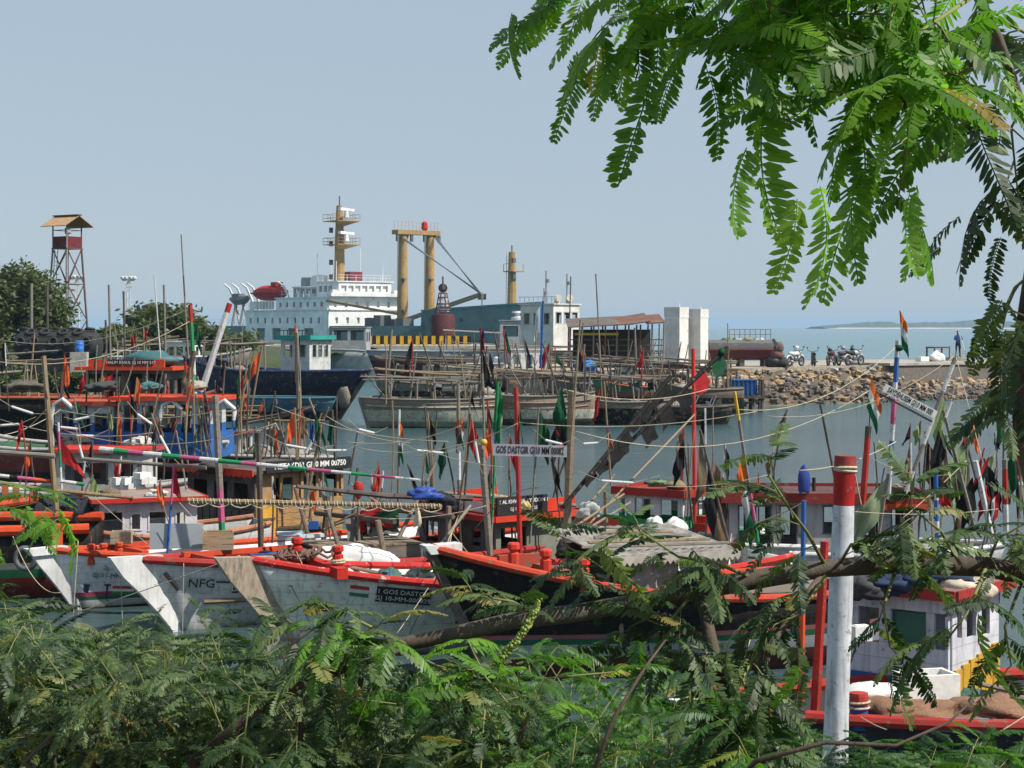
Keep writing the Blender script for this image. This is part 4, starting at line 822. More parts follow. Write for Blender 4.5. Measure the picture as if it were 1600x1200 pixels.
# landing with blue tank
ld = T('landing_stage', 'dark timber landing stage on piles carrying a blue tank', 'landing', (P(1163, 0, 93).x, 93, 0))
for k, dx in enumerate((-.95, -.3, .35, .85)):
    for dy in (-.5, .5): m = MB(); m.tube([(dx, dy, -.6), (dx + .03, dy, 1.7 if k in (0, 3) else .9)], .09, 7); m.build('pile', M_DWOOD, ld)
MB().b2(-1.1, 1.0, -.7, .7, .72, .85).build('deck', M_DWOOD, ld); MB().bar((-1, -.55, .3), (.9, -.55, .65), .08).build('brace', M_DWOOD, ld)
bt = T('water_tank', 'blue ribbed tank standing on the timber landing stage', 'tank', (P(1163, 0, 93).x, 93, .85))
MB().b2(-.62, .62, -.4, .4, 0, .78).build('body', paint((.03, .12, .33), .35, .5, 2), bt)
for k in range(6): MB().b2(-.6 + k * .22, -.53 + k * .22, -.44, -.4, .02, .76).build('rib', paint((.03, .10, .28), .35, .5, 2), bt)
MB().b2(-.66, .66, -.44, .44, .78, .84).build('lid', paint((.04, .15, .4), .3), bt)
for k, (px, h) in enumerate(((1137, 568), (1142, 560), (1152, 575))): post('grey mooring pile standing beside the landing stage', px, h, 640, 95 - k, 4, M_GWOOD, 'mooring_pile', 'mooring piles by the landing stage')
# ---------------------------------------------------------------- moored boats along the far side
def rack(t, h, x0, x1, z, n=4, spars=4, seed=0, mats=None, tilt=.25, yw=None):
    r_ = random.Random(seed); mats = mats or [M_GWOOD, M_DWOOD, M_BAMBOO]
    for i in range(n):
        x = lerp(x0, x1, (i + .5) / n) + r_.uniform(-.15, .15); u = (x + h.L / 2) / h.L; b = h.hb(min(.98, max(0, u))) * .9
        for sd in (1, -1):
            zz = h.sz(u) - h.dd - .03; m = MB(); m.tube([(x, sd * b, zz), (x + r_.uniform(-tilt, tilt), sd * b, z + r_.uniform(-.1, .4))], .045, 6); m.build('rack_post', r_.choice(mats[:2]), t)
        m = MB(); m.tube([(x, -b - .15, z + r_.uniform(-.05, .05)), (x, b + .15, z + r_.uniform(-.05, .05))], .04, 6); m.build('crossbar', mats[0], t)
    for k in range(spars):
        y = r_.uniform(-.8, .8) * h.beam / 2; za = z + .06 + r_.uniform(-.05, .25); m = MB(); a = V(x0 - r_.uniform(.1, .6), y, za + r_.uniform(-.2, .1)); b_ = V(x1 + r_.uniform(.1, 1.0), y + r_.uniform(-.5, .5), za + r_.uniform(-.1, .45)); c = (a + b_) / 2 - V(0, 0, .05); m.tube([a, c, b_], [.045, .045, .03], 6); m.build('spar', r_.choice(mats), t)
    for k in range(n + 2):
        x = r_.uniform(x0, x1); sd = r_.choice((-1, 1)); u = (x + h.L / 2) / h.L; y = sd * h.hb(min(.98, max(0, u))) * r_.uniform(.1, .9); tp = z + r_.uniform(.2, 1.5); m = MB(); m.tube([(x, y, h.sz(u) - h.dd - .03), (x + r_.gauss(0, .5), y + r_.gauss(0, .15), tp)], [.04, .025], 6); m.build('leaning_pole', r_.choice(mats), t)
    for k in range(3):
        x = r_.uniform(x0, x1); m = MB(); m.blob((x, r_.uniform(-.5, .5), h.zm + r_.uniform(-.1, .15)), (r_.uniform(.25, .6), r_.uniform(.2, .45), r_.uniform(.12, .3)), 12, 8, .25, seed + k); m.build('net_heap', r_.choice([M_NET, M_GWOOD, plain((.10, .085, .07), .95), plain((.25, .24, .22), .9), plain((.05, .08, .1), .95)]), t, smooth=True)
    for k in range(2):
        x = r_.uniform(x0, x1 - .4); a = V(x, r_.uniform(-.6, .6), z + .02); flagm(a, (r_.uniform(.3, .7), 0, -.03), (0, r_.uniform(-.1, .1), -r_.uniform(.2, .45)), [r_.choice([C_BLK, C_BRN, cloth((.2, .2, .19)), cloth((.1, .12, .14))])], 5, 6, .05, droop=.2, ph=k, name='hung_cloth', parent=t)
def wheelhouse(t, h, x0, x1, w_, z0, z1, wm, roofm, ops, over=.12, fascia=None, **kw):
    return cabin(t, x0, x1, -w_ / 2, w_ / 2, z0, z1, wm, ops, roofm, over, .06, fascia, **kw)
WIN3 = [(.1, .32, .45, .82), (.39, .61, .45, .82), (.68, .9, .45, .82)]; WIN2 = [(.12, .42, .45, .82), (.58, .88, .45, .82)]
# blue dhow with teal wheelhouse
t, h = boat('dark blue wooden dhow with teal-roofed white wheelhouse', (577, 580), 657, 30, 10.5, 3.0, 2.25, 2.9, 2.0, banded([(-1, (.02, .02, .022)), (.6, (.022, .02, .02)), (1.3, (.012, .022, .05))], .45, .5, 1.5, (.1, .08, .06)), 'dhow', 'dhow', right=True, rail=paint((.03, .06, .14), .5), rr=.07, deckmat=M_DWOOD)
x_ = h.L / 2 - 3.7
wheelhouse(t, h, x_ - .85, x_ + .85, 1.7, 2.2, P(0, 528, 87).z, paint((.55, .56, .56), .25), paint((.03, .26, .22), .25), {'+x': WIN3, '-x': WIN2, '-y': WIN2, '+y': WIN2}, .2, paint((.03, .30, .25), .2), fh=.2, frame=paint((.6, .6, .6), .2))
m = MB()
for k in range(10): m.bar((x_ - 1 + k * .22, -1.0, P(0, 526, 87).z), (x_ - 1 + k * .22, -1.0, P(0, 516, 87).z), .03)
m.bar((x_ - 1, -1.0, P(0, 516, 87).z), (x_ + 1, -1.0, P(0, 516, 87).z), .035); m.build('roof_rail', M_DWOOD, t)
rack(t, h, -4.5, -1.5, 3.6, 3, 3, 5); h.stem(M_DWOOD, .5, .2, .16)
m = MB(); m.blob((h.L / 2 - 1.2, -.4, 1.1), (.35, .2, .5), 10, 6, .2, 3); m.build('hanging_fender', M_GWOOD, t, smooth=True)
# weathered cream boats
WEATH = banded([(-1, (.06, .05, .04)), (.03, (.24, .26, .18)), (.28, (.50, .48, .38)), (.78, (.26, .2, .15))], .45, .8, 3.5, (.2, .17, .13), .75)
WEATH2 = banded([(-1, (.04, .035, .03)), (.12, (.10, .09, .07)), (.3, (.58, .55, .45)), (.72, (.34, .22, .16)), (1.1, (.28, .22, .17))], .5, .8, 3.2, (.22, .18, .14), .75)
t, h = boat('weathered cream boat with brown upper strakes and algae stains', (562, 622), 668, 4, 6.2, 2.2, 1.22, 1.3, .45, WEATH, rail=M_GWOOD, rr=.045, tr=.75); h.stem(M_GWOOD, .2, .12, .1); h.strake(paint(CREAM, .6), -.3, .03, .98, .035); h.strake(M_GWOOD, -.14, .03, .98, .02); rack(t, h, -2.6, 2.2, 2.0, 5, 6, 11)
t, h = boat('peeling cream and rust boat with a white stem plank', (722, 612), 664, 6, 5.9, 2.2, 1.28, 1.45, .75, WEATH2, rail=M_GWOOD, rr=.05, tr=.75); h.stem(paint(CREAM, .6), .16, .1, .09); h.strake(paint((.3, .22, .18), .5), -.26, .03, .97, .04); h.strake(paint((.45, .3, .24), .5), -.5, .05, .95, .03); rack(t, h, -2.6, 2.4, 2.15, 5, 7, 12)
t, h = boat('dark hulled boat heaped with planks and rope', (878, 612), 662, -8, 5.0, 2.1, 1.0, 1.1, .7, banded([(-1, BLK), (.75, (.24, .2, .16))], .6, .8, 1.6), rail=M_GWOOD, rr=.05); rack(t, h, -2.2, 1.6, 1.9, 4, 7, 13)
t, h = boat('small skiff with a cream rounded bow and blue floorboards', (967, 630), 664, 20, 3.4, 1.5, .86, .9, .35, banded([(-1, BLK), (.45, (.03, .028, .025)), (.62, (.42, .38, .29))], .5, .8), 'skiff', 'boat', rail=paint(CREAM, .5), rr=.06, full=3.2, deckmat=paint((.05, .14, .3), .5))
t, h = boat('black skiff with folding chairs and metal frames aboard', (1146, 634), 663, -4, 3.6, 1.6, .78, .85, .4, banded([(-1, BLK), (.6, (.05, .045, .04))], .5, .8), 'skiff', 'boat', right=True, rail=M_DWOOD, rr=.05, full=3.0)
for k, x in enumerate((-1.0, -.2, .6)):
    m = MB()
    for sy in (-.35, .35): m.bar((x, sy, .5), (x + .35, sy, 1.3), .04); m.bar((x + .4, sy, .5), (x, sy, 1.0), .04)
    m.bar((x + .35, -.35, 1.3), (x + .35, .35, 1.3), .04); m.bar((x, -.35, 1.0), (x, .35, 1.0), .04); m.build('folding_frame', M_STEEL, t)
t, h = boat('teal-bottomed boat lying under the dhow bow', (525, 622), 660, 15, 5.2, 2.0, 1.1, 1.1, .7, banded([(-1, BLK), (.5, (.03, .10, .16)), (.9, (.05, .14, .2))], .5, .7), right=True, rail=paint((.06, .16, .22), .4), rr=.05)
# second row
t, h = boat('boat with a boxy white cabin and dark arched windows', (700, 585), 628, 3, 7.5, 2.5, 1.5, 1.6, .8, banded([(-1, BLK), (.9, (.10, .09, .08)), (1.4, GREY)], .5), rail=M_GWOOD, rr=.05)
cabin(t, -2.1, .1, -.9, .9, 1.2, P(0, 547, 104).z, paint(WHT, .12), {'+y': [(.08, .25, .4, .85), (.42, .6, .05, .85), (.74, .92, .4, .85)], '-y': WIN2, '+x': [(.15, .45, .4, .8), (.55, .85, .4, .8)]}, paint(WHT, .1), .06, .05)
cabin(t, .5, 2.6, -.8, .8, 1.2, P(0, 569, 104).z, paint(WHT, .15), {'+y': WIN3, '-y': WIN3}, paint(WHT, .1), .1, .05)
for k in range(2): m = MB(); m.lathe([(.16, 0), (.16, .3), (.08, .36)], (.9 + k * 1.0, 0, P(0, 569, 104).z + .05), 10); m.build('cowl', M_WHITE, t)
rack(t, h, -3.2, 2.8, 2.9, 3, 4, 21)
for k, (tip, pw, L_, lab, bands, sd) in enumerate((((585, 590), 632, 6, 'grey boat crowded with bare poles beyond the algae-stained boat', [(-1, BLK), (.8, (.22, .2, .17))], 31), ((845, 590), 634, 5.5, 'boat with a blue tarpaulin over its poles', [(-1, BLK), (.8, (.2, .17, .14))], 32), ((925, 592), 640, 5.2, 'boat with orange and green gunwales amid bare poles', [(-1, BLK), (.7, (.3, .1, .06)), (1.0, (.04, .2, .1))], 33), ((1020, 592), 645, 4.6, 'brown boat stacked with driftwood beside the landing stage', [(-1, BLK), (.8, (.16, .12, .09))], 34))):
    t, h = boat(lab, tip, pw, (-6, 5, 0, -4)[k], L_, 2.1, 1.2, 1.25, .7, banded(bands, .6, .8), rail=M_GWOOD if k != 2 else paint((.5, .12, .05), .5), rr=.05); rack(t, h, -L_ * .4, L_ * .35, 2.25, 5, 7, sd)
    if k == 1: m = MB(); m.blob((.3, .6, 2.2), (.6, .5, .35), 12, 8, .3, 3); m.build('tarpaulin', flatc((.04, .17, .45)), t, smooth=True); MB().box((-.6, .7, 1.75), (1.6, .5, .08), R(4)).build('blue_plank', flatc((.05, .2, .5)), t)
    if k == 2:
        for q in range(3): m = MB(); m.box((-.8 + q * .9, .5, 1.55 + q * .1), (.8, .6, .25), .3 * q); m.build('fish_box', paint([(.4, .05, .04), (.6, .15, .06), (.03, .2, .12)][q], .4), t)
t, h = boat('white hulled boat with a green rail moored below the pillars', (1112, 556), 622, 10, 4.6, 2.2, 2.0, 2.1, .9, banded([(-1, BLK), (.3, (.05, .05, .05)), (.6, (.55, .55, .53))], .35), right=True, rail=paint((.08, .16, .08), .4), rr=.07)
rack(t, h, -1.8, 1.2, 2.6, 3, 4, 41)
# patrol boats and white workboat
PG = paint((.36, .37, .38), .12, .5)
t, h = boat('long grey and maroon patrol boat with a grey pilothouse', (572, 548), 597, 0, 14.6, 3.6, 2.45, 2.5, 1.2, banded([(-1, (.13, .02, .03)), (1.75, (.12, .125, .13)), (2.1, (.3, .31, .32))], .15, .45, .6), 'patrol_boat', rail=PG, rr=.06, deckmat=PG)
cabin(t, -6.6, -3.4, -1.2, 1.2, 2.1, 4.9, PG, {'+y': [(.08, .45, .55, .85), (.55, .92, .55, .85)], '+x': WIN2, '-y': WIN2, '-x': WIN2}, PG, .1, .06); m = MB(); m.lathe([(.5, 0), (.5, .2), (.2, .3), (.2, .5), (.45, .55), (.4, .7)], (-4.8, 0, 4.98), 12); m.build('radar_dome', M_WHITE, t, smooth='auto')
m = MB(); m.box((-1.2, 0, 4.05), (4.6, 2.8, .08), M=Matrix.Rotation(R(-3), 3, 'Y')); m.build('awning', plain((.52, .44, .36), .8), t)
for sx in (-3.2, .9):
    for sy in (-1.2, 1.2): m = MB(); m.tube([(sx, sy, 2.1), (sx, sy, 4.05)], .04, 6); m.build('awning_post', PG, t)
t, h = boat('grey patrol boat with a slanted pilothouse beyond the blue dhow', (610, 552), 592, 5, 9, 3.2, 2.5, 2.5, 1.0, PG, 'patrol_boat', right=True, rail=PG, rr=.05, deckmat=PG); cabin(t, -.3, 2.6, -1.2, 1.2, 2.2, 4.35, PG, {'-y': [(.06, .46, .5, .9), (.54, .94, .5, .9)], '+x': WIN2, '+y': WIN2, '-x': WIN2}, PG, .08, .06)
t, h = boat('white workboat with square windows and mast lamps behind the rusty shed', (975, 545), 611, 38, 11, 3.8, 2.6, 2.7, 1.5, banded([(-1, BLK), (1.4, (.5, .5, .49))], .15), 'workboat', right=True, rail=M_DWOOD, rr=.06)
W_ = paint((.64, .63, .60), .15, .6, 1.0); x_ = h.L / 2 - 6.2
ro = cabin(t, x_ - 1.6, x_ + 1.3, -1.55, 1.55, 2.3, P(0, 475, 122).z, W_, {'-y': [(.1, .28, .62, .84), (.4, .58, .62, .84), (.7, .88, .62, .84)], '+x': [(.08, .3, .64, .86), (.4, .62, .64, .86), (.72, .94, .64, .86)], '+y': WIN3}, W_, .12, .08, frame=plain((.4, .4, .38), .6), fw=.06)
for k, (dx, dy, hh) in enumerate(((.1, -.8, 2.4), (.9, .6, 2.2), (-.9, .3, 1.2))): m = MB(); m.tube([(x_ + dx, dy, P(0, 475, 122).z), (x_ + dx, dy, P(0, 475, 122).z + hh)], .05, 6); m.box((x_ + dx + .15, dy, P(0, 475, 122).z + hh * .7), (.2, .2, .25)); m.build('mast', M_STEEL, t)
for k in range(2): m = MB(); m.tube([(x_ - .2 + k * 1.0, .9, P(0, 475, 122).z), (x_ - .2 + k * 1.0, .9, P(0, 475, 122).z + .45), (x_ + .1 + k * 1.0, .7, P(0, 475, 122).z + .5)], [.2, .2, .26], 10); m.build('vent_cowl', paint((.55, .5, .42), .15), t, smooth='auto')
m = MB()
for k in range(9): m.bar((x_ + 1.6 - k * .4, -1.6, P(0, 475, 122).z), (x_ + 1.6 - k * .4, -1.6, P(0, 475, 122).z + .55), .03)
m.bar((x_ + 1.6, -1.6, P(0, 475, 122).z + .55), (x_ - 1.7, -1.6, P(0, 475, 122).z + .55), .03); m.build('roof_rail', M_STEEL, t)
# ---------------------------------------------------------------- boats on the left
ORP = paint((.58, .065, .02), .38, .6, 3.0, (.2, .15, .11), .5); RDP = paint(RED, .35, .6, 3.0); BLP = paint(BLU, .3, .5)
def sub(t, name, loc, rz): o = bpy.data.objects.new(name, None); COL.objects.link(o); o.parent = t; o.location = loc; o.rotation_euler = (0, 0, rz); return o
LW, LB = flatc((.72, .72, .70)), flatc((.02, .02, .02))
# far orange-roofed cabin boat
t, h = boat('boat with an orange flat cabin roof and black name board', (345, 610), 700, 8, 8.5, 2.6, 1.3, 1.6, 1.0, banded([(-1, BLK), (.9, (.09, .06, .05))], .4), right=True, rail=paint((.2, .07, .05), .4), rr=.06)
x1 = toloc(t, P(283, 0, 66)).x; x0 = toloc(t, P(152, 0, 66)).x; zr = P(0, 577, 65).z
cabin(t, x0, x1, -1.0, 1.0, .9, zr, {'-y': wood((.16, .1, .07)), '+y': M_DWOOD, '+x': M_DWOOD, '-x': M_DWOOD}, {'-y': [(.04, .2, .45, .92), (.27, .44, .45, .92), (.52, .7, .45, .92), (.78, .95, .45, .92)], '+x': WIN2, '+y': WIN3, '-x': WIN2}, ORP, .3, .07, ORP, .12)
MB().b2(x0 + .1, x1 - .1, -1.0, -.9, zr + .08, zr + .36).build('roof_coaming', ORP, t); o = MB().b2(x0 + .85, x1 - .5, -1.06, -1.02, zr + .14, zr + .36).build('name_board', M_BLACK, t)
text('HALIM RASUL GJ 10 MM 517', .15, V((x0 + x1) / 2 + .2, -1.065, zr + .25), (1, 0, 0), (0, 0, 1), LW, o)
m = MB(); m.blob(((x0 + x1) / 2 + .6, 0, zr + .35), (1.0, .5, .3), 12, 6, .25, 7); m.build('net_bundle', flatc((.04, .12, .13)), t, smooth=True)
# blue and white cabin boat with orange roof
t, h = boat('blue and white cabin boat with a long orange roof', (356, 692), 762, 10, 9.0, 2.7, 1.05, 1.75, 1.0, banded([(-1, (.02, .018, .018)), (.45, (.16, .035, .03)), (.95, (.06, .16, .09)), (1.12, (.33, .32, .33)), (1.4, (.025, .025, .025))], .35, .5, 1.2), right=True, rail=paint((.5, .47, .45), .4), rr=.05)
Yc = 48.5; x0, x1 = toloc(t, P(128, 0, Yc)).x, toloc(t, P(338, 0, Yc)).x; zr = P(0, 624, Yc).z; zb_ = .85
BW = banded([(-1, (.025, .13, .40)), (P(0, 662, Yc).z, (.55, .56, .58))], .45, .6, 2.5, (.12, .1, .085), .7)
cabin(t, x0 + 1.0, x1, -1.1, 1.1, zb_, zr, BW, {'-y': [(.05, .2, .45, .9), (.25, .40, .45, .9), (.47, .63, .45, .92), (.68, .8, .45, .92), (.86, .97, .45, .9)], '+y': [(.05, .3, .45, .9), (.36, .62, .45, .9), (.7, .95, .45, .9)], '+x': WIN2, '-x': WIN2}, ORP, .22, .05, paint((.55, .06, .02), .4), .1)
cabin(t, x0 - .9, x0 + .8, -1.0, 1.0, zb_ + .1, zr - .15, BW, {'-y': WIN3, '+y': WIN3, '-x': WIN2}, paint((.45, .08, .04), .4), .15, .06, paint((.5, .09, .04), .4), .12)
for k, xx in enumerate((x0 - .9, x0 + 2.2, x1 + .1)): m = MB(); q = V(xx, -1.25, zr - .55); m.tube([q, q + V(.1, 0, .4), q + V(.35, 0, .55), q + V(.65, 0, .3)], .06, 8); m.build('curved_bracket', M_WHITE, t, smooth='auto')
for k in range(3): m = MB(); m.bar((x1 - .9, -1.16, zb_ + .15), (x1 - .15, -1.16, zb_ + .6), .03); m.bar((x1 - .9, -1.16, zb_ + .6), (x1 - .15, -1.16, zb_ + .15), .03)
m.build('panel_brace', paint((.05, .22, .55), .2), t)
# black boats with blue bulwark at the frame edge
t, h = boat('big black hulled boat with a bright blue bulwark', (168, 622), 722, 6, 9.5, 2.8, 2.1, 2.45, 1.2, banded([(-1, BLK), (2.06, (.02, .13, .42))], .3, .5, 1.2), right=True, rail=paint((.35, .09, .05), .5), rr=.06); rack(t, h, -2.5, 2.5, 2.9, 3, 4, 51)
t, h = boat('black hulled boat with an orange bow rail behind the bamboo mast', (68, 782), 872, 5, 6.5, 2.3, .85, .95, .8, banded([(-1, BLK), (.5, (.028, .025, .025))], .3), right=True, rail=ORP, rr=.07)
for k, (px, py) in enumerate(((8, 768), (25, 772), (52, 770))): o = MB().box(toloc(t, P(px, py, 33.2)), (.12, .12, .3), .4).build('bitt', paint((.4, .12, .06), .4), t)
# white cabin with red roof edge
t, h = boat('white cabin boat with a red roof edge and small square windows', (58, 814), 905, 22, 4.0, 2.0, .72, .85, .8, banded([(-1, BLK), (.3, (.4, .4, .4))], .3), rail=paint((.45, .2, .12), .4), rr=.05)
c = toloc(t, P(212, 0, 31.9)); zr = P(0, 781, 31.4).z
ro = cabin(t, c.x - .95, c.x + .75, -.72, .72, .5, zr, paint((.64, .62, .68), .15), {'+y': [(.12, .22, .42, .75), (.32, .5, .4, .78), (.58, .68, .42, .75), (.76, .97, .25, .8)], '-y': WIN2, '-x': [(.12, .88, .05, .85)], '+x': WIN2}, plain((.25, .2, .17), .9), .16, .05, paint(RED, .15), .07, frame=paint(WHT, .1), fw=.025)
MB().b2(c.x - .9, c.x + 1.1, .73, .95, .5, .56).build('side_bench', M_WHITE, t)
m = MB(); m.blob((c.x + 1.5, .1, 1.0), (.4, .4, .42), 12, 8, .35, 8); m.build('net_bundle', M_NET, t, smooth=True)
# green and white name boat glimpsed behind
t, h = boat('small white and green boat stacked with foam floats', (300, 752), 840, 4, 5.0, 1.9, .95, 1.05, .7, banded([(-1, BLK), (.72, (.03, .2, .1)), (.9, (.5, .5, .48))], .35), right=True, rail=paint((.4, .4, .38), .4), rr=.05)
zz = 1.0; cabin(t, -.2, 1.6, -.6, .6, .6, P(0, 712, 36).z, paint((.5, .5, .48), .3), {'-y': WIN3, '+y': WIN3}, paint(RED, .3), .12, .05, paint((.42, .06, .04), .3), .08)
for k in range(5): o = MB().box((0, 0, .07), (.32, .22, .14), .2 * k).build('foam_float', M_FOAM); o.location = P(190 + (k % 3) * 11, 766 - (k // 3) * 9, 34.5) ; tag(o, 'cream foam float block piled beside the small white and green boat', 'float', 'foam floats piled behind the red flag')
for k in range(3): o = MB().box((0, 0, .06), (.3, .2, .12), .5 * k).build('foam_float', M_FOAM); o.location = P(222 + (k % 2) * 9, 756 - (k // 2) * 8, 34.5); tag(o, 'cream foam float block stacked on the green and white bow', 'float', 'foam floats on the green bow')
# timber cabin boat, shaded wall painted dark and sunlit wall gold
Yg = 34.0; C0 = P(398, 0, Yg); dirx = V(.7071, -.7071, 0)
cw, cl = 2.15, 2.2; cc = V(C0.x, C0.y, 0) - dirx * (cl / 2) + V(.7071, .7071, 0) * (cw / 2)
t = T('fishing_boat', 'dark timber cabin boat with a scalloped red roof edge and golden plank side', 'boat', cc - dirx * 1.7, math.atan2(-.7071, .7071)); h = Hull(t, 7.0, 2.6, .55, .28, .5, .9, banded([(-1, BLK), (.4, (.1, .07, .05))], .5), M_DWOOD, .06)
zr = P(0, 741, Yg).z; z0 = .3
MB().b2(.65, 2.75, -1.0, 1.0, z0, z0 + .02).build('cabin_floor', M_DWOOD, t)
cabin(t, .6, 2.8, -cw / 2, cw / 2, z0, zr, {'-y': wood((.055, .035, .03), .45, .7, (10, 10, 1.2)), '+y': M_DWOOD, '-x': M_DWOOD, '+x': M_GOLD_LIT}, {'-y': [(.1, .3, .55, .85), (.4, .6, .52, .85), (.7, .9, .55, .85)], '+x': [(.0, .0, 0, 0), (.22, .42, .58, .92), (.5, .7, .58, .92), (.76, .95, .58, .92)], '+y': WIN3}, M_DWOOD, .14, .06, None, .1)  # left wall coloured dark as if shaded, right wall golden as if sunlit
X0, X1, Y0, Y1 = .44, 2.96, -cw / 2 - .16, cw / 2 + .16
for a, b in (((X0, Y0), (X1, Y0)),):
    A, B = V(*a, zr), V(*b, zr); n_ = 15; d = (B - A) / n_; fb = MB()
    for i in range(n_): k2 = d.length; fb.prism([(0, .09), (0, -.03), (k2 * .25, -.06), (k2 * .5, -.07), (k2 * .75, -.06), (k2, -.03), (k2, .09)], A + d * i, d.normalized(), (0, 0, 1), .03)
    fb.build('scalloped_fascia', paint((.62, .05, .025), .2), t)
o = MB().b2(2.98, 3.02, -.95, 1.12, zr + .02, zr + .24).build('name_board', M_BLACK, t); text('NETAKDIR GJ10 MM 00750', .15, V(3.027, .1, zr + .13), (0, 1, 0), (0, 0, 1), LW, o, bold=.004)
for k in range(6):
    m = MB(); z = z0 + .02 + k * .125; m.b2(2.805, 2.83, -.55, 1.05, z, z + .118); m.build('plank', wood((.34, .19, .07), .5, .7, (3, 1.2 + k * .1, 9), 2.5 + k * .2), t)  # golden tone carries the painted sunlight of this wall
for k in range(5): m = MB(); yy = -1.0 + k * .5; m.b2(2.8, 2.85, yy, yy + .06, zr - .52, zr - .02); m.build('window_post', M_GOLD_LIT, t)
o = MB().b2(2.81, 2.85, -1.0, -.62, z0, zr - .62).build('door', paint((.62, .33, .04), .2), t); MB().b2(2.851, 2.87, -.98, -.64, z0 + .42, z0 + .46).build('door_rail', M_DWOOD, o)
for k in range(9): m = MB(); xx = .68 + k * .24; m.b2(xx, xx + .2, -cw / 2 - .025, -cw / 2 - .003, z0, zr - .72); m.build('plank', wood((.06, .04, .032), .45, .7, (9, 9, 1.0 + k * .07), 2.5), t)  # dark tone carries the painted shade of this wall
# ---------------------------------------------------------------- front raft, bows to the left
# far-left black hull with red bottom
t, h = boat('black fishing boat with orange rail, green stripe and red bottom', (-330, 838), 930, 6, 4.95, 2.3, 1.08, 1.08, .7, banded([(-1, (.15, .02, .016)), (.36, (.02, .13, .06)), (.5, (.22, .22, .22)), (.6, BLK)], .25), rail=ORP, rr=.09, tr=.8)
bollard(t, toloc(t, P(88, 852, 28.4)), ORP, .1, .34)
m = MB(); m.torus(toloc(t, P(40, 873, 28.0)), .16, .05, (0.3, 1, 0), 14, 7); m.build('fender_tyre', plain((.12, .13, .12), .8), t, smooth=True)
BW_ = banded([(-1, (.035, .02, .02)), (.03, (.5, .5, .52)), (.14, (.02, .14, .07)), (.2, (.4, .06, .12)), (.27, (.70, .70, .72))], .18, .5, 1.4, (.3, .27, .24), .35)
t, h = boat('white fishing boat with an orange rail and painted flags on its bow', (78, 862), 957, 38, 7.4, 2.1, .66, .8, .62, BW_, rail=ORP, rr=.055)
h.stem(paint((.6, .6, .6), .2), .2, .06, .09, .05, M_WHITE, .62, -.15, .36); BO_ = (t, h)
xo = h.L / 2; h.board(xo - 1.0, .53, .1, .1, 1, None, [('GJ-11-MM-2010.783', 0)], .105, LB)
m_r, m_g, m_y, m_d = flatc((.5, .04, .03)), flatc((.03, .2, .08)), flatc((.6, .35, .05)), flatc((.03, .03, .09))
p_, ex, up, nz = h.frame(xo - .95, .3, 1)
for k, (mt, dy) in enumerate(((m_r, .05), (LW, .0), (m_g, -.05))): MB().box(p_ + nz * .022 + up * dy + ex * .15, (.34, .045, .01), M=Matrix((ex, up, nz)).transposed()).build('painted_flag', mt, t)
for k, dx in enumerate((-.42, -.1)):
    m = MB(); m.box(p_ + nz * .022 + ex * dx - up * .06, (.03 + .05 * (k == 0), .3, .01), M=Matrix((ex, up, nz)).transposed()); m.box(p_ + nz * .024 + ex * dx + up * .09, (.1, .03, .01), M=Matrix((ex, up, nz)).transposed()); m.box(p_ + nz * .024 + ex * dx - up * .21, (.1, .03, .01), M=Matrix((ex, up, nz)).transposed()); m.build('painted_emblem', m_d, t)
h.board(xo - 1.72, .33, .1, .1, 1, None, [('પ્રભુ', .12), ('આવકાર', -.1)], .22, m_r); h.board(xo - 1.71, .335, .1, .1, 1, None, [('પ્રભુ', .12), ('આવકાર', -.1)], .22, m_y, off=.012)
for s0 in (.35, .55, .8): bollard(t, V(h.L / 2 - s0 - .2, .25 + .1 * s0, h.sz(.95) - .12), ORP, .06, .27)
for sd in (1,): MB().bar((h.L / 2 - 1.3, -.5, h.sz(.84) + .06), (h.L / 2 - 1.3, .62, h.sz(.84) + .06), .12, .1).build('crossbeam', ORP, t)
MB().bar((h.L / 2 - 2.6, -.8, .85), (h.L / 2 - 2.6, .8, .85), .12, .1).build('crossbeam', ORP, t)
m = MB(); m.bar((h.L / 2 - 1.0, -.35, h.sz(.88) + .05), (h.L / 2 - 3.6, -.95, .86), .07, .07); m.build('inner_rail', ORP, t)
# grey-white boat, white stem
GW = banded([(-1, (.05, .045, .04)), (-.02, (.62, .62, .63))], .3, .6, 1.5, (.25, .21, .17), .5)
t, h = boat('grey-white fishing boat with a tall white stem and dark red rail', (222, 878), 992, 38, 8.6, 2.2, .8, .95, .72, GW, rail=paint((.36, .03, .025), .35), rr=.06, deckmat=M_GWOOD); CB = t, h
h.stem(M_WHITE, .3, .06, .12, .08, None, .3, -.1, .52); h.strake(M_WOOD, .42, .5, .93, .04)
xo = h.L / 2
h.board(xo - .8, .68, .34, .26, 1, paint((.5, .5, .5), .2), [('NFG', .03)], .2, LB, 'notice_board'); h.board(xo - 1.08, .72, .2, .03, 1, M_DWOOD, [], .1, LW, 'wood_batten'); h.board(xo - 1.42, .66, .42, .28, 1, M_BLACK, [('AL KHWAJA', .1, .7), ('DDIN', -.05, 1.1)], .17, LW)
m = MB(); m.tube([h.pt(.975, .9, 1) + V(0, .03, 0), h.pt(.965, .72, 1) + V(0, .03, 0)], .03, 6); m.build('hanging_fender', M_TYRE, t)
for s0 in (1.0, 2.3): MB().bar((xo - s0, -.6, h.sz(1 - s0 / 8.6) + .05), (xo - s0, .75, h.sz(1 - s0 / 8.6) + .05), .13, .11).build('crossbeam', paint((.42, .05, .03), .45) if s0 < 2 else paint((.03, .10, .28), .4), t)
MB().bar((xo - .8, -.3, h.sz(.9) + .08), (xo - 3.9, -.9, .93), .07, .07).build('inner_rail', ORP, t)
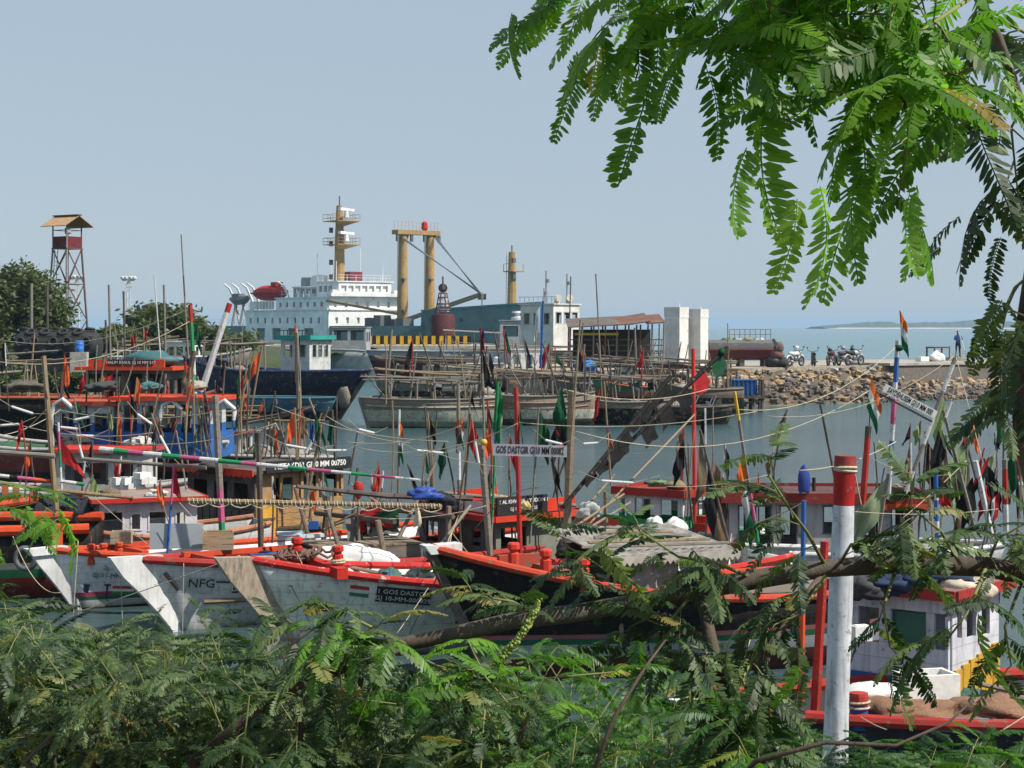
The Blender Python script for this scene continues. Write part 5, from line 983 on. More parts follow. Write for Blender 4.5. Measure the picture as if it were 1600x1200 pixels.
for s0 in (1.7, 2.9): MB().bar((xo - s0, .1, h.sz(1 - s0 / 8.6) + .08), (xo - s0 - .5, .5, h.sz(1 - s0 / 8.6) + .08), .1, .1).build('blue_batten', paint((.03, .10, .3), .4), t)
# its cabin with the red roof
xc1 = xo - 5.57; xc0 = xc1 - 1.62; zr = P(0, 812, 28.3).z; W2 = 1.05
DK = wood((.045, .035, .03), .5, .7, (10, 10, 1.2)); GRW = paint((.2, .21, .17), .4, .7)  # bow-facing wall coloured dark as in shade, near side wall paler as lit
MB().b2(xc0, xc1, -W2, W2, .5, .52).build('cabin_floor', M_DWOOD, t)
cabin(t, xc0, xc1, -W2, W2, .45, zr, {'+x': DK, '+y': GRW, '-y': DK, '-x': DK}, {'+x': [(.08, .24, .45, .82), (.40, .54, .5, .8), (.70, .82, .5, .8)], '-x': [(.1, .3, .4, .9), (.4, .6, .3, .9), (.7, .9, .4, .9)], '+y': [(.62, .94, .4, .85)], '-y': WIN3}, paint((.22, .05, .04), .4), .18, .05, None, .1)
X0, X1, Y0, Y1 = xc0 - .19, xc1 + .19, -W2 - .19, W2 + .19
for a, b, hgt, mt in (((X1, Y0), (X1, Y1), .09, paint((.55, .03, .03), .2)), ((X0, Y1), (X1 - .03, Y1), .09, paint((.62, .05, .02), .2)), ((X0, Y0), (X1 - .03, Y0), .09, RDP), ((X0, Y0 + .03), (X0, Y1 - .03), .09, RDP)): MB().bar(V(*a, zr + .03), V(*b, zr + .03), .03, hgt).build('fascia', mt, t)
for a, b in (((xc1 - .0, -W2), (xc1, W2)), ((xc0, W2), (xc1 - .04, W2)), ((xc0, -W2), (xc1 - .04, -W2))): MB().bar(V(*a, zr + .19), V(*b, zr + .16), .04, .2).build('roof_coaming', paint((.60, .045, .02), .25), t)
MB().b2(xc1 + .021, xc1 + .04, -.15, .75, zr + .1, zr + .26).build('white_panel', M_PAPER, t)
o = MB().b2(xc0 + .62, xc1 + .02, W2 + .03, W2 + .06, zr + .07, zr + .36).build('name_board', M_BLACK, t); text('1 AL KHWAJA AYUDDIN 1', .085, V((xc0 + xc1) / 2 + .3, W2 + .066, zr + .28), (-1, 0, 0), (0, 0, 1), LW, o, bold=.001); text('GJ 10 MM 003125', .075, V((xc0 + xc1) / 2 + .3, W2 + .066, zr + .16), (-1, 0, 0), (0, 0, 1), LW, o)
# white boat GOS DASTGIR
DW = banded([(-1, (.05, .045, .04)), (-.02, (.66, .67, .61))], .3, .6, 1.3, (.32, .2, .1), .5)
t, h = boat('broad white fishing boat with worn red rail, weathered timber stem and sacks aboard', (392, 878), 1033, 25, 8.0, 2.3, .86, 1.0, .74, DW, rail=paint((.5, .03, .025), .28, .6, 3, (.5, .45, .4)), rr=.055, deckmat=plain((.34, .37, .38), .8)); DB = t, h; xo = h.L / 2
h.stem(wood((.34, .27, .20), .35, .8, (5, 5, 1.4), 4), .3, .07, .16, .06, None, .3, -.1, .5); MB().prism([(xo - .62, .25), (xo - .16, .34), (xo - .28, -.35), (xo - .8, -.35)], (0, .0, 0), (1, 0, 0), (0, 0, 1), .20).build('lower_stem', wood((.22, .2, .17), .4, .9, (5, 5, 1), 4), t)
h.board(xo - 1.85, .86, .72, .24, 1, M_BLACK, [('1 GOS DASTGIR', .055, .95), ('GJ 10-MM-000829', -.055, .95)], .105, LW)
p_, ex, up, nz = h.frame(xo - 1.3, .93, 1)
for k, (mt, dy) in enumerate(((m_r, .06), (LW, 0), (m_g, -.06))): MB().box(p_ + nz * .02 + up * dy, (.25, .052, .01), M=Matrix((ex, up, nz)).transposed()).build('painted_flag', mt, t)
for k, s0 in enumerate((2.6, 3.1)): h.board(xo - s0 - .1, .45, .22, .035, 1, M_BLACK, [], .1, LW, 'drain_slot', .012, .012)
bollard(t, V(xo - 1.05, .45, h.sz(.87) + .06), RDP, .075, .33); MB().bar((xo - 1.0, -.55, h.sz(.87) + .06), (xo - 1.0, .78, h.sz(.87) + .06), .15, .14).build('crossbeam', RDP, t); m = MB(); m.torus((xo - 1.05, .45, h.sz(.87) + .17), .085, .02, (0, 0, 1), 12, 5); m.torus((xo - 1.05, .45, h.sz(.87) + .2), .085, .02, (.1, 0, 1), 12, 5); m.build('rope_turns', M_ROPE, t)
bollard(t, V(xo - .75, -.35, h.sz(.9) + .05), RDP, .075, .34)
for k in range(8): m = MB(); a_ = V(xo - .5 - .07 * k, -.3 + .13 * math.sin(k * 2), h.sz(.92) + .05); m.tube([a_ + V(.25 * math.cos(g + k) , .3 * math.sin(g * 1.3 + k), .06 + .09 * math.sin(g * 2 + k) ** 2) for g in [q * .5 for q in range(14)]], .018, 5); m.build('chain', wood((.13, .055, .035), .4, .9), t)
MB().b2(xo - 4.2, xo - 1.7, -.85, .2, .7, .86).build('hatch', paint((.36, .41, .43), .3, .7), t)
bx = toloc(t, P(560, 850, 27.6)); m = MB(); m.b2(bx.x - .9, bx.x + .7, bx.y - .45, bx.y + .45, .9, 1.02 + .02); 
for k in range(7): m = MB(); xx = bx.x - .85 + k * .24; m.b2(xx, xx + .225, bx.y - .5, bx.y + .5, 1.07, 1.1); m.build('box_lid_plank', wood((.2, .15, .1), .5, .8, (8, 1, 8), 2 + k * .3), t)
for q in range(2):
    for sy in (-.48, .48): m = MB(); m.b2(bx.x - .86, bx.x + .82, bx.y + sy - .015, bx.y + sy + .015, .7 + q * .185, .875 + q * .185); m.build('box_side_plank', wood((.14, .12, .1), .5, .8, (1, 8, 8), 2 + q), t)
    m = MB(); m.b2(bx.x - .88, bx.x - .85, bx.y - .46, bx.y + .46, .7 + q * .185, .875 + q * .185); m.build('box_side_plank', M_GWOOD, t)
def DP(px, py, Y): return P(px, py, Y)
sack('plump white plastic sack lying on the broad white boat', P(545, 906, 26.4), (.74, .34, .30), R(10), 3); sack('flat crumpled white sacking along the worn red rail', P(640, 922, 26.0), (.74, .30, .2), R(12), 9); sack('low white sacking beside the black bow', P(692, 917, 26.4), (.5, .28, .2), R(5), 10)
# black-bowed boat with the shelter
EH = banded([(-1, (.10, .03, .03)), (.28, (.36, .36, .38)), (.44, (.02, .12, .06)), (.52, (.3, .1, .12)), (.58, BLK)], .22, .7, 1.6, (.05, .04, .035), .2)
t, h = boat('black fishing boat with orange rail, white bow cap and patched shelter', (675, 860), 1073, 25, 8.2, 2.3, .93, 1.05, .95, EH, rail=paint((.52, .058, .026), .42, .6, 3.0, (.22, .14, .1), .5), rr=.055, deckmat=M_GWOOD); EB = t, h; xo = h.L / 2
h.stem(M_DWOOD, .2, .08, .1, .05, M_WHITE, .46)
for k, (s0, yy) in enumerate(((1.5, .1), (1.7, .75), (1.15, -.1))): bollard(t, V(xo - s0, yy, h.sz(1 - s0 / 8.2) - .02), paint((.62, .05, .03), .25), .075, .36)
MB().bar((xo - 1.65, -.7, h.sz(.8) + .06), (xo - 1.65, 1.0, h.sz(.8) + .06), .15, .13).build('crossbeam', paint((.3, .1, .07), .5), t); MB().b2(xo - 1.75, xo - 1.1, -.5, -.42, h.sz(.85) - .15, h.sz(.85) + .16).build('bow_locker', paint((.4, .06, .035), .5), t)
m = MB()
for i in range(14):
    u0, u1 = lerp(.3, .62, i / 14), lerp(.3, .62, (i + 1) / 14); a, b = h.pt(u0, 1, 1), h.pt(u1, 1, 1); m.bar(a + V(0, -.03, .2), b + V(0, -.03, .2), .03, .2)
m.build('bulwark_plank', wood((.27, .23, .19), .7, .85, (1, 8, 8)), t)
h.board(xo - 6.6, .74, .55, .22, 1, M_BLACK, [('GJ 12 N', 0)], .17, LW)
q1 = toloc(t, P(940, 830, 24.5)); q0 = toloc(t, P(1010, 830, 25)); zr = 1.6
c0 = toloc(t, P(912, 0, 23.9)); xs0, xs1 = c0.x - 1.05, c0.x + .35; ys0, ys1 = -.75, .72; zt = P(0, 842, 24).z
for xx in (xs0, (xs0 + xs1) / 2, xs1):
    for yy in (ys0, ys1): m = MB(); m.tube([(xx, yy, .6), (xx, yy, zt)], .03, 6); m.build('shelter_post', M_WOOD, t)
m = MB(); n_ = 30; vs = []
for i in range(n_ + 1): xx = lerp(xs0 - .2, xs1 + .25, i / n_); vs += [(xx, ys1 + .2, zt + .02 + .018 * (i % 2)), (xx, ys0 - .1, zt + .17 + .018 * (i % 2))]
m.add(vs, [(2 * i, 2 * i + 1, 2 * i + 3, 2 * i + 2) for i in range(n_)]); so = m.build('shelter_roof', plain((.24, .225, .2), .9, 0, .5, 5), t).modifiers.new('s', 'SOLIDIFY'); so.thickness = .02
m = MB()
for i in range(22):
    xx = lerp(xs0 - .2, xs1 + .2, i / 22); k2 = (xs1 - xs0 + .4) / 22; m.prism([(0, 0), (0, -.08), (k2 * .5, -.13), (k2, -.08), (k2, 0)], V(xx, ys1 + .21, zt + .02), (1, 0, 0), (0, 0, 1), .012)
m.build('roof_valance', plain((.36, .33, .28), .9), t)
for k in range(5): m = MB(); a = V(xs0 - .1 + .1 * k, ys1 + .1 - k * .3, zt + .1 + k * .02); m.tube([a, V(xs1 + .5 - .2 * k, ys1 - .1 - k * .22, zt + .12 + .03 * k)], .02, 5); m.build('roof_pole', M_BAMBOO if k % 2 else M_GWOOD, t)
for k, (xa, xb, mt) in enumerate(((xs0, xs0 + .55, C_WH), (xs0 + .6, xs0 + .95, cloth((.4, .37, .32))), (xs1 - .5, xs1 - .1, cloth((.45, .42, .38))))): flagm((xa, ys1 + .03, zt - .05), (0, 0, -.38), (xb - xa, 0, 0), [mt], 8, 6, .05, droop=.15, ph=k, name='hanging_sheet', parent=t)
for k in range(5): m = MB(); xx = xs0 + .02 + k * .13; m.b2(xx, xx + .12, ys1 - .03, ys1, .75, zt - .32); m.build('wall_board', wood((.25, .2, .16), .5, .9, (8, 8, 1)), t)
m = MB(); m.b2(xs0, xs1, ys0 - .02, ys0, .7, zt); m.build('back_wall', M_DWOOD, t); m = MB(); m.b2(xs1 - .4, xs1, ys1 - .02, ys1, .7, zt - .1); m.build('tin_sheet', plain((.3, .31, .3), .6, 0, .3, 3), t)
m = MB(); m.box((xs1 + .35, .45, 1.05), (.5, .3, .5)); m.build('towel_rail_box', plain((.25, .22, .17), .9), t)
for k, (px, py, s0) in enumerate(((1030, 838, .2), (1045, 852, .24), (1055, 828, .2), (1022, 822, .18))): sack('small knotted white sack heaped beside the patched shelter', P(px, py + 12, 25.2), (s0, s0 * .7, s0 * .75), .4 * k, 20 + k, None, 'sack', 'sack', 'white sacks heaped by the shelter')
# green and white cabin boat, bow to the right
t, h = boat('green and white cabin boat with red bow and blue-green rail', (1166, 830), 902, 37, 6.4, 2.0, .74, .85, .6, banded([(-1, (.1, .02, .02)), (.05, (.55, .05, .03))], .2, .5, 1.5), right=True, rail=paint((.1, .3, .24), .25), rr=.05, deckmat=paint((.12, .3, .22), .4)); xo = h.L / 2
h.strake(paint((.06, .2, .5), .2), -.09, .4, .99, .03, -1)
zr = P(0, 772, 32).z; GWC = banded([(-1, (.02, .32, .10)), (P(0, 806, 32).z, (.64, .63, .68))], .15, .5, 1.5)
x1 = xo - 1.02; x0 = x1 - 1.36
cabin(t, x0, x1, -.46, .46, .55, zr, GWC, {'-y': [(.04, .12, .5, .85), (.25, .5, .45, .88), (.66, .92, .42, .88)], '+y': WIN2, '+x': [(.04, .3, .45, .9), (.42, .62, .0, .92), (.74, .94, .45, .9)], '-x': WIN2}, paint((.3, .04, .03), .4), .1, .05, paint((.38, .035, .025), .25), .14)
o = MB().b2(x1 + .125, x1 + .14, -.3, .45, zr - .12, zr - .045).build('name_board', M_BLACK, t); text('ALL SMD GJ10', .08, V(x1 + .145, .08, zr - .082), (0, 1, 0), (0, 0, 1), LW, o)
MB().b2(x1 + .25, x1 + .55, -.55, -.3, .5, .95).build('winch_box', paint((.6, .04, .02), .2), t); MB().b2(x1 + .3, x1 + .5, -.5, -.35, .952, 1.08).build('winch_cap', paint((.6, .04, .02), .2), t)
for k in range(3): m = MB(); m.blob((x1 + .8 + k * .2, -.2 + .2 * k, .78), (.1, .1, .08), 10, 6, 0, k); m.build('float', M_FOAM, t, smooth=True)
ppole('mast', toloc(t, P(1083, 545, 31.9)), toloc(t, P(1086, 832, 31.9)), .035, .04, [(1, paint((.6, .04, .025), .2))], t)
m = MB(); m.blob((x0 + .9, 0, zr + .12), (.2, .15, .1), 10, 6, .3, 5); m.build('net_bundle', wood((.2, .16, .08)), t, smooth=True)
# grey cabin with the dark red roof
t, h = boat('grey cabin boat with a flat maroon roof and see-through windows', (1570, 852), 936, 3, 4.9, 2.1, .8, .92, .5, banded([(-1, BLK), (.2, (.42, .42, .43))], .25), right=True, rail=M_WHITE, rr=.04); zr = P(0, 780, 28.4).z
x0, x1 = toloc(t, P(1140, 0, 28.4)).x, toloc(t, P(1432, 0, 28.4)).x
cabin(t, x0, x1, -.8, .8, .6, zr, paint((.40, .39, .40), .25), {'-y': [(.05, .09, .35, .9), (.14, .22, .3, .9), (.27, .36, .3, .9), (.5, .6, .5, .9), (.72, .8, .4, .9), (.86, .96, .1, .92)], '+y': [(.05, .12, .35, .9), (.15, .24, .3, .9), (.28, .38, .3, .9), (.5, .62, .5, .9), (.72, .82, .3, .9), (.86, .97, .1, .92)], '+x': WIN2, '-x': WIN2}, paint((.12, .06, .055), .3), .14, .06, paint((.24, .03, .025), .25), .16, frame=plain((.08, .08, .08), .6), fw=.02)
MB().b2(x1 - .75, x1 + .16, -.97, -.95, zr - .14, zr - .05).build('orange_trim', ORP, t)
MB().b2(x0 - .1, x0 + .9, -1.25, -.98, .35, .95).build('ice_box', paint((.5, .5, .5), .2), t); m = MB(); m.tube([(x0 + .2, -1.3, 1.0), (x0 + 1.5, -1.3, .97)], .04, 8); m.build('roller', M_WHITE, t)
for k in range(4): m = MB(); m.tube([(x0 - .15 + .12 * k, -1.0, .9), (x0 - .1 + .12 * k, -1.0, 1.25 - .1 * k)], .012, 5); m.build('stanchion', M_WHITE, t)
sack('blue cloth bundle on the flat maroon roof', P(1256, 769, 28.2), (.1, .08, .24), 0, 66, flatc((.02, .05, .24)), 'bundle', 'bundle', None, .18)
m = MB(); m.tube([(toloc(t, P(1285, 0, 28)).x, 0, zr + .05), (toloc(t, P(1285, 0, 28)).x, 0, zr + .28)], .03, 8); m.build('exhaust', M_BLACK, t)
# nearest boat on the right
KH = banded([(-1, (.02, .018, .02)), (.3, (.028, .028, .035))], .2, .6, 1.6, (.1, .09, .08), .3)
t, h = boat('dark fishing boat with red and blue rail, white deckhouse and brown nets', (1068, 1106), 1249, 8, 8.0, 2.4, .8, .92, .7, KH, rail=paint((.36, .03, .025), .35), rr=.06, deckmat=M_GWOOD); xo = h.L / 2; KB = t, h
h.stem(paint((.6, .6, .6), .2), .2, .06, .1, .05, M_WHITE, .4); h.strake(paint((.12, .2, .36), .4), -.0, .2, .75, .03, 1, 'blue_capping')
for k, (s0, yy, hh) in enumerate(((.3, .1, .22), (.55, -.1, .26))): bollard(t, V(xo - s0, yy, h.sz(.95) + .0), paint((.55, .05, .03), .25), .06, hh)
bp = toloc(t, P(1342, 1122, 16.2)); m = MB(); m.lathe([(.085, -.1), (.085, .12)], bp, 10); m.build('bollard', paint((.03, .08, .3), .3), t); m = MB(); m.lathe([(.09, .121), (.09, .2), (.085, .23), (.05, .235)], bp, 10); m.build('bollard_head', paint((.45, .05, .04), .35), t); m = MB(); m.torus(bp + V(0, 0, .1), .093, .012, (0, 0, 1), 14, 5); m.torus(bp + V(0, 0, .15), .095, .012, (.05, 0, 1), 14, 5); m.build('rope_turns', M_ROPE, t)
h.board(toloc(t, P(1385, 0, 15.8)).x, .55, .1, .1, 1, None, [('જય સલામ ઉસ્માન', 0)], .2, flatc((.10, .10, .16)))
for k in range(8):
    m = MB(); u0 = .15 + k * .075; a, b = h.pt(u0, 1, 1), h.pt(u0 + .07, 1, 1); m.bar(a + V(0, -.14, .03), b + V(0, -.14, .03), .2, .04); m.build('rail_plank', paint((.15, .22, .34) if k % 3 else (.35, .05, .04), .5), t)
dh = sub(t, 'deckhouse', toloc(t, P(1483, 0, 17.6)) * V(1, 1, 0) if False else (lambda q: (q.x, q.y, 0))(toloc(t, P(1483, 0, 17.6))), R(-40) - t.rotation_euler.z)
zr = P(0, 929, 17.6).z; zb_ = .6; KD = banded([(-1, (.52, .30, .03)), (P(0, 1075, 17.7).z, (.04, .12, .35)), (P(0, 1064, 17.7).z, (.60, .60, .66))], .22, .5, 2.0)
wa, wb = 1.08, 1.05
for o_, ex, wd, ops in (((-wa, 0, zb_), (1, 0, 0), wa, [(.08, .3, .6, .95), (.42, .78, .58, .96), (.86, .97, .6, .96)]), ((0, .03, zb_), (0, 1, 0), wb, [(.1, .2, .7, 1.05), (.3, .5, .68, 1.05), (.62, .8, .66, 1.02)]), ((-wa, wb + .05, zb_), (1, 0, 0), wa, []), ((-wa, .03, zb_), (0, 1, 0), wb, [(.3, .7, .1, 1)])):
    m = MB(); hz_ = zr - zb_; wallp(m, o_, ex, wd, hz_, .04, [(a * wd, b * wd, c * hz_ * .85 + .02, d * hz_ * .85 + .02) for a, b, c, d in ops]); m.build('wall', KD, dh)
MB().b2(-wa + .42 * wa - .0, -wa + .78 * wa, .03, .05, zb_ + .55, zb_ + .95).build('window_pane', flatc((.02, .12, .08), .2), dh)
MB().b2(-wa - .2, .14, -.14, wb + .14, zr, zr + .05).build('roof', plain((.2, .13, .1), .9), dh); MB().b2(-wa - .2, .14, -.17, -.145, zr - .05, zr + .06).build('fascia', paint((.35, .03, .03), .3), dh); MB().b2(.145, .17, -.14, wb + .14, zr - .05, zr + .06).build('fascia', paint((.35, .03, .03), .3), dh)
for k in range(6): m = MB(); yy = .05 + k * .17; m.b2(.025, .045, yy, yy + .155, zb_, zb_ + .42 + .03 * k); m.build('plank', paint((.56, .32, .03), .3, .6, 3), dh)
mp = T('mooring_post', 'thick white timber mooring post with a red head', 'post', P(1300, 1330, 14.8)); ppole('shaft', P(1321, 712, 14.8), P(1300, 1330, 14.8), .088, .11, [(.04, paint((.34, .05, .04), .5)), (.125, paint((.45, .02, .02), .2)), (1, paint((.60, .61, .64), .42, .7, 5.0, (.33, .30, .27), .7))], mp, 14, None, P(1300, 1330, 14.8))
m = MB(); q = P(1320.5, 731, 14.8) - P(1300, 1330, 14.8); m.torus(q, .092, .013, (0, .1, 1), 14, 5); m.torus(q + V(0, 0, -.02), .092, .012, (0.1, 0, 1), 14, 5); m.build('rope_turns', M_ROPE, mp)
sack('crumpled white plastic sheet in front of the foam box', P(1362, 1096, 16.7), (.26, .2, .1), .2, 31); 
t2 = T('foam_box', 'open white foam fish box beside the brown nets', 'box', P(1447, 1100, 16.9), R(14)); m = MB(); wl = .52
for a, b in (((-wl / 2, -.16), (wl / 2, -.16)), ((-wl / 2, .16), (wl / 2, .16))): m.bar(V(*a, .15), V(*b, .15), .04, .3)
for a, b in (((-wl / 2 + .02, -.14), (-wl / 2 + .02, .14)), ((wl / 2 - .02, -.14), (wl / 2 - .02, .14))): m.bar(V(*a, .15), V(*b, .15), .04, .296)
m.build('side_walls', M_FOAM, t2); MB().b2(-wl / 2 + .04, wl / 2 - .04, -.14, .14, .02, .22).build('ice_fill', plain((.3, .28, .26), .9), t2)
M_BNET = plain((.22, .12, .07), .95, 0, .4, 70, 1.0)
sack('large mound of brown fishing net behind the red and blue rail', P(1420, 1134, 16.4), (.46, .3, .14), .1, 41, M_BNET, 'net_pile', 'net'); sack('smaller mound of brown fishing net near the yellow planks', P(1545, 1130, 16.5), (.42, .3, .13), .0, 42, M_BNET, 'net_pile', 'net')
for k, (px, py, s0, mt, lab) in enumerate(((1405, 905, .32, M_NAVY, 'dark navy net heap on the deckhouse roof'), (1455, 898, .36, plain((.03, .045, .10), .9), 'bundle of blue-black cloth on the deckhouse roof'), (1508, 912, .28, plain((.5, .42, .33), .9), 'tan sack on the deckhouse roof'), (1350, 912, .22, plain((.04, .04, .045), .9), 'black net heap at the deckhouse roof edge'))): sack(lab, P(px, py + 24, 17.9), (s0, .2, .14), .2 * k, 50 + k, mt, 'bundle', 'bundle')
o = crate('white foam block hung against the thick white mast', P(1345, 1002, 16.3), (.17, .12, .15), .3, M_FOAM, 'foam_float', 'float', slats=1, lid=M_FOAM)
# loose gear on the raft
gp = T('panel', 'plain grey sheet panel standing on the grey-white boat', 'panel', P(276, 857, 27.2), R(6)); MB().b2(-.4, .4, -.02, .02, 0, .38).build('sheet', plain((.36, .40, .42), .7, 0, .1, 3), gp); MB().b2(-.4, -.34, .021, .06, 0, .36).build('batten', M_GWOOD, gp)
crate('slatted wooden crate standing right of the grey panel', P(341, 858, 27.0), (.46, .34, .27), .15, wood((.34, .24, .14)), slats=3); crate('pale wooden crate left of the grey panel', P(190, 849, 28.6), (.32, .3, .2), .1, wood((.36, .28, .18)), slats=2)
for k, (px, py) in enumerate(((500, 842), (468, 838), (470, 846))): o = MB().box((0, 0, .03), (.4, .14, .05), .5 - .3 * k).build('plank', flatc((.45, .55, .6))); o.location = P(px - 15, py - 2, 27.3); tag(o, 'pale blue painted plank lying by the plank box', 'plank', 'pale blue planks by the plank box')
crate('small blue plastic tub beside the bundled flags', P(490, 827, 28.2), (.14, .14, .13), 0, flatc((.02, .1, .4)), 'tub', 'tub', slats=1); crate('bright blue plastic tub behind the bundled flags', P(602, 827, 28.4), (.15, .14, .12), 0, flatc((.02, .12, .42)), 'tub', 'tub', slats=1)

# tall-sided trawler beyond the dhow
t, h = boat('tall grey trawler with white rails and a small white wheelhouse', (392, 546), 634, 12, 8.5, 2.8, 2.5, 2.7, 1.4, banded([(-1, BLK), (.8, (.05, .05, .05)), (2.2, (.2, .19, .17))], .4), 'trawler', 'trawler', right=True, rail=paint((.4, .39, .37), .4), rr=.06)
cabin(t, -.6, 1.2, -.7, .7, 2.2, 3.55, M_WHITE, {'-y': WIN3, '+x': WIN2, '+y': WIN2, '-x': WIN2}, M_WHITE, .12, .06)
for k in range(9): m = MB(); m.tube([(-3.6 + k * .38, -1.15, 2.4), (-3.6 + k * .38, -1.15, 3.1)], .03, 5); m.build('stanchion', M_WHITE, t)
m = MB(); m.tube([(-3.6, -1.15, 3.1), (-.5, -1.15, 3.05)], .03, 5); m.tube([(-3.6, -1.15, 2.75), (-.5, -1.15, 2.7)], .03, 5); m.build('rail', M_WHITE, t); rack(t, h, -3.4, -.8, 3.4, 3, 4, 77)
MB().box((2.0, -.6, 2.55), (.7, .5, .4)).build('yellow_locker', paint(YEL, .2), t)
for bt, xa, xb, z_, n_, sp_, sd_ in ((CB, -.9, 1.2, 1.45, 2, 1, 81),): rack(bt[0], bt[1], xa, xb, z_, n_, sp_, sd_, [M_DWOOD, M_WOOD, M_GWOOD])
t, h = boat('small tarred boat with a low white cabin lying beyond the timber cabin', (520, 716), 756, 8, 5.2, 1.9, .8, .95, .7, banded([(-1, BLK), (.55, (.05, .045, .04))], .4), right=True, rail=paint((.4, .38, .35), .5), rr=.05); cabin(t, -1.2, .1, -.6, .6, .6, 1.42, paint((.6, .6, .58), .3), {'-y': WIN2, '+x': WIN2, '+y': WIN2, '-x': WIN2}, M_GWOOD, .1, .05, paint((.35, .05, .04), .4), .07); rack(t, h, .4, 1.9, 1.5, 2, 3, 91)
t, h = boat('brown open boat heaped with nets beside the crooked post', (420, 700), 742, 4, 5.6, 2.0, .95, 1.1, .7, banded([(-1, BLK), (.6, (.10, .07, .05))], .5), right=True, rail=M_GWOOD, rr=.05); rack(t, h, -2.0, 1.6, 1.8, 4, 4, 92)
# small gear lying about the raft
r_ = random.Random(77)
def decks(bt, n, u0, u1, what, label, group):
    t_, h_ = bt
    for k in range(n):
        u = r_.uniform(u0, u1); y = r_.uniform(-.65, .65) * h_.hb(u); z = h_.sz(u) - h_.dd + .01; q = Matrix.Rotation(t_.rotation_euler.z, 3, 'Z') @ V(-h_.L / 2 + u * h_.L, y, z) + Vector(t_.location); what(label, q, group, k)
def coil(label, q, group, k):
    m = MB()
    for i in range(4): m.torus((.01 * (i % 2), 0, .025 + i * .035), .13 - .012 * i, .02, (.05 * (i % 3 - 1), .04, 1), 14, 5)
    o = m.build('rope_coil', M_ROPE if k % 2 else plain((.1, .16, .2), .9), None, smooth=True); o.location = q; tag(o, label, 'rope', group)
def can(c):
    def f(label, q, group, k):
        t = T('jerrycan', label, 'jerrycan', q, r_.uniform(0, 3), group); MB().box((0, 0, .14), (.2, .13, .28), top=.86).build('body', flatc(c, .45), t); m = MB(); m.lathe([(.03, .28), (.03, .33)], (.05, 0, 0), 8); m.build('cap', M_BLACK, t); m = MB(); m.tube([(-.07, 0, .27), (-.05, 0, .33), (.0, 0, .33), (.02, 0, .28)], .012, 6); m.build('handle', flatc(c, .45), t)
    return f
def basket(label, q, group, k):
    t = T('fish_basket', label, 'basket', q, 0, group); m = MB(); m.lathe([(.17, 0), (.22, .22), (.235, .23), (.22, .235), (.2, .2), (.15, .03)], n=14); m.build('bowl', plain((.25, .17, .09), .9, 0, .4, 40), t, smooth='auto')
    for g in (.05, .1, .15, .2): m = MB(); m.torus((0, 0, g), .172 + g * .22, .012, (0, 0, 1), 16, 5); m.build('hoop', M_BAMBOO, t)
def netheap(c):
    def f(label, q, group, k): sack(label, q, (r_.uniform(.25, .42), r_.uniform(.2, .3), r_.uniform(.12, .2)), r_.uniform(0, 3), 90 + k + int(q.x * 7), plain(c, .95, 0, .5, 50, .9), 'net_heap', 'net', group)
    return f
def lying(label, q, group, k):
    o = T('bamboo_spar', label, 'spar', q, r_.uniform(-.25, .25) + group_rz[0], group); m = MB(); m.tube([(-1.1, 0, .12), (0, .02, .15), (1.1, 0, .2 + .1 * (k % 3))], [.03, .032, .025], 7); m.build('shaft', [M_BAMBOO, M_GWOOD, M_WOOD][k % 3], o)
for bt, nm in ((BO_, 'the painted-flag bow boat'), (CB, 'the tall white-stemmed boat'), (DB, 'the broad white boat'), (EB, 'the black-bowed boat'), (KB, 'the boat behind the thick white post')):
    group_rz = [bt[0].rotation_euler.z]
    decks(bt, 3, .3, .85, coil, 'coiled rope lying on the deck of ' + nm, 'rope coils on ' + nm); decks(bt, 4, .2, .8, netheap((.03, .04, .045)), 'dark net heaped on the deck of ' + nm, 'dark nets on ' + nm); decks(bt, 2, .3, .75, netheap((.05, .12, .10)), 'green net heaped on the deck of ' + nm, 'green nets on ' + nm)
    decks(bt, 5, .25, .75, lying, 'loose spar laid along the deck of ' + nm, 'loose spars on ' + nm); decks(bt, 2, .3, .8, can((.03, .12, .4)), 'blue jerrycan on the deck of ' + nm, 'blue jerrycans on ' + nm); decks(bt, 1, .3, .8, can((.6, .55, .4)), 'cream jerrycan on the deck of ' + nm, 'cream jerrycans on ' + nm); decks(bt, 2, .3, .8, basket, 'round woven fish basket on the deck of ' + nm, 'fish baskets on ' + nm)

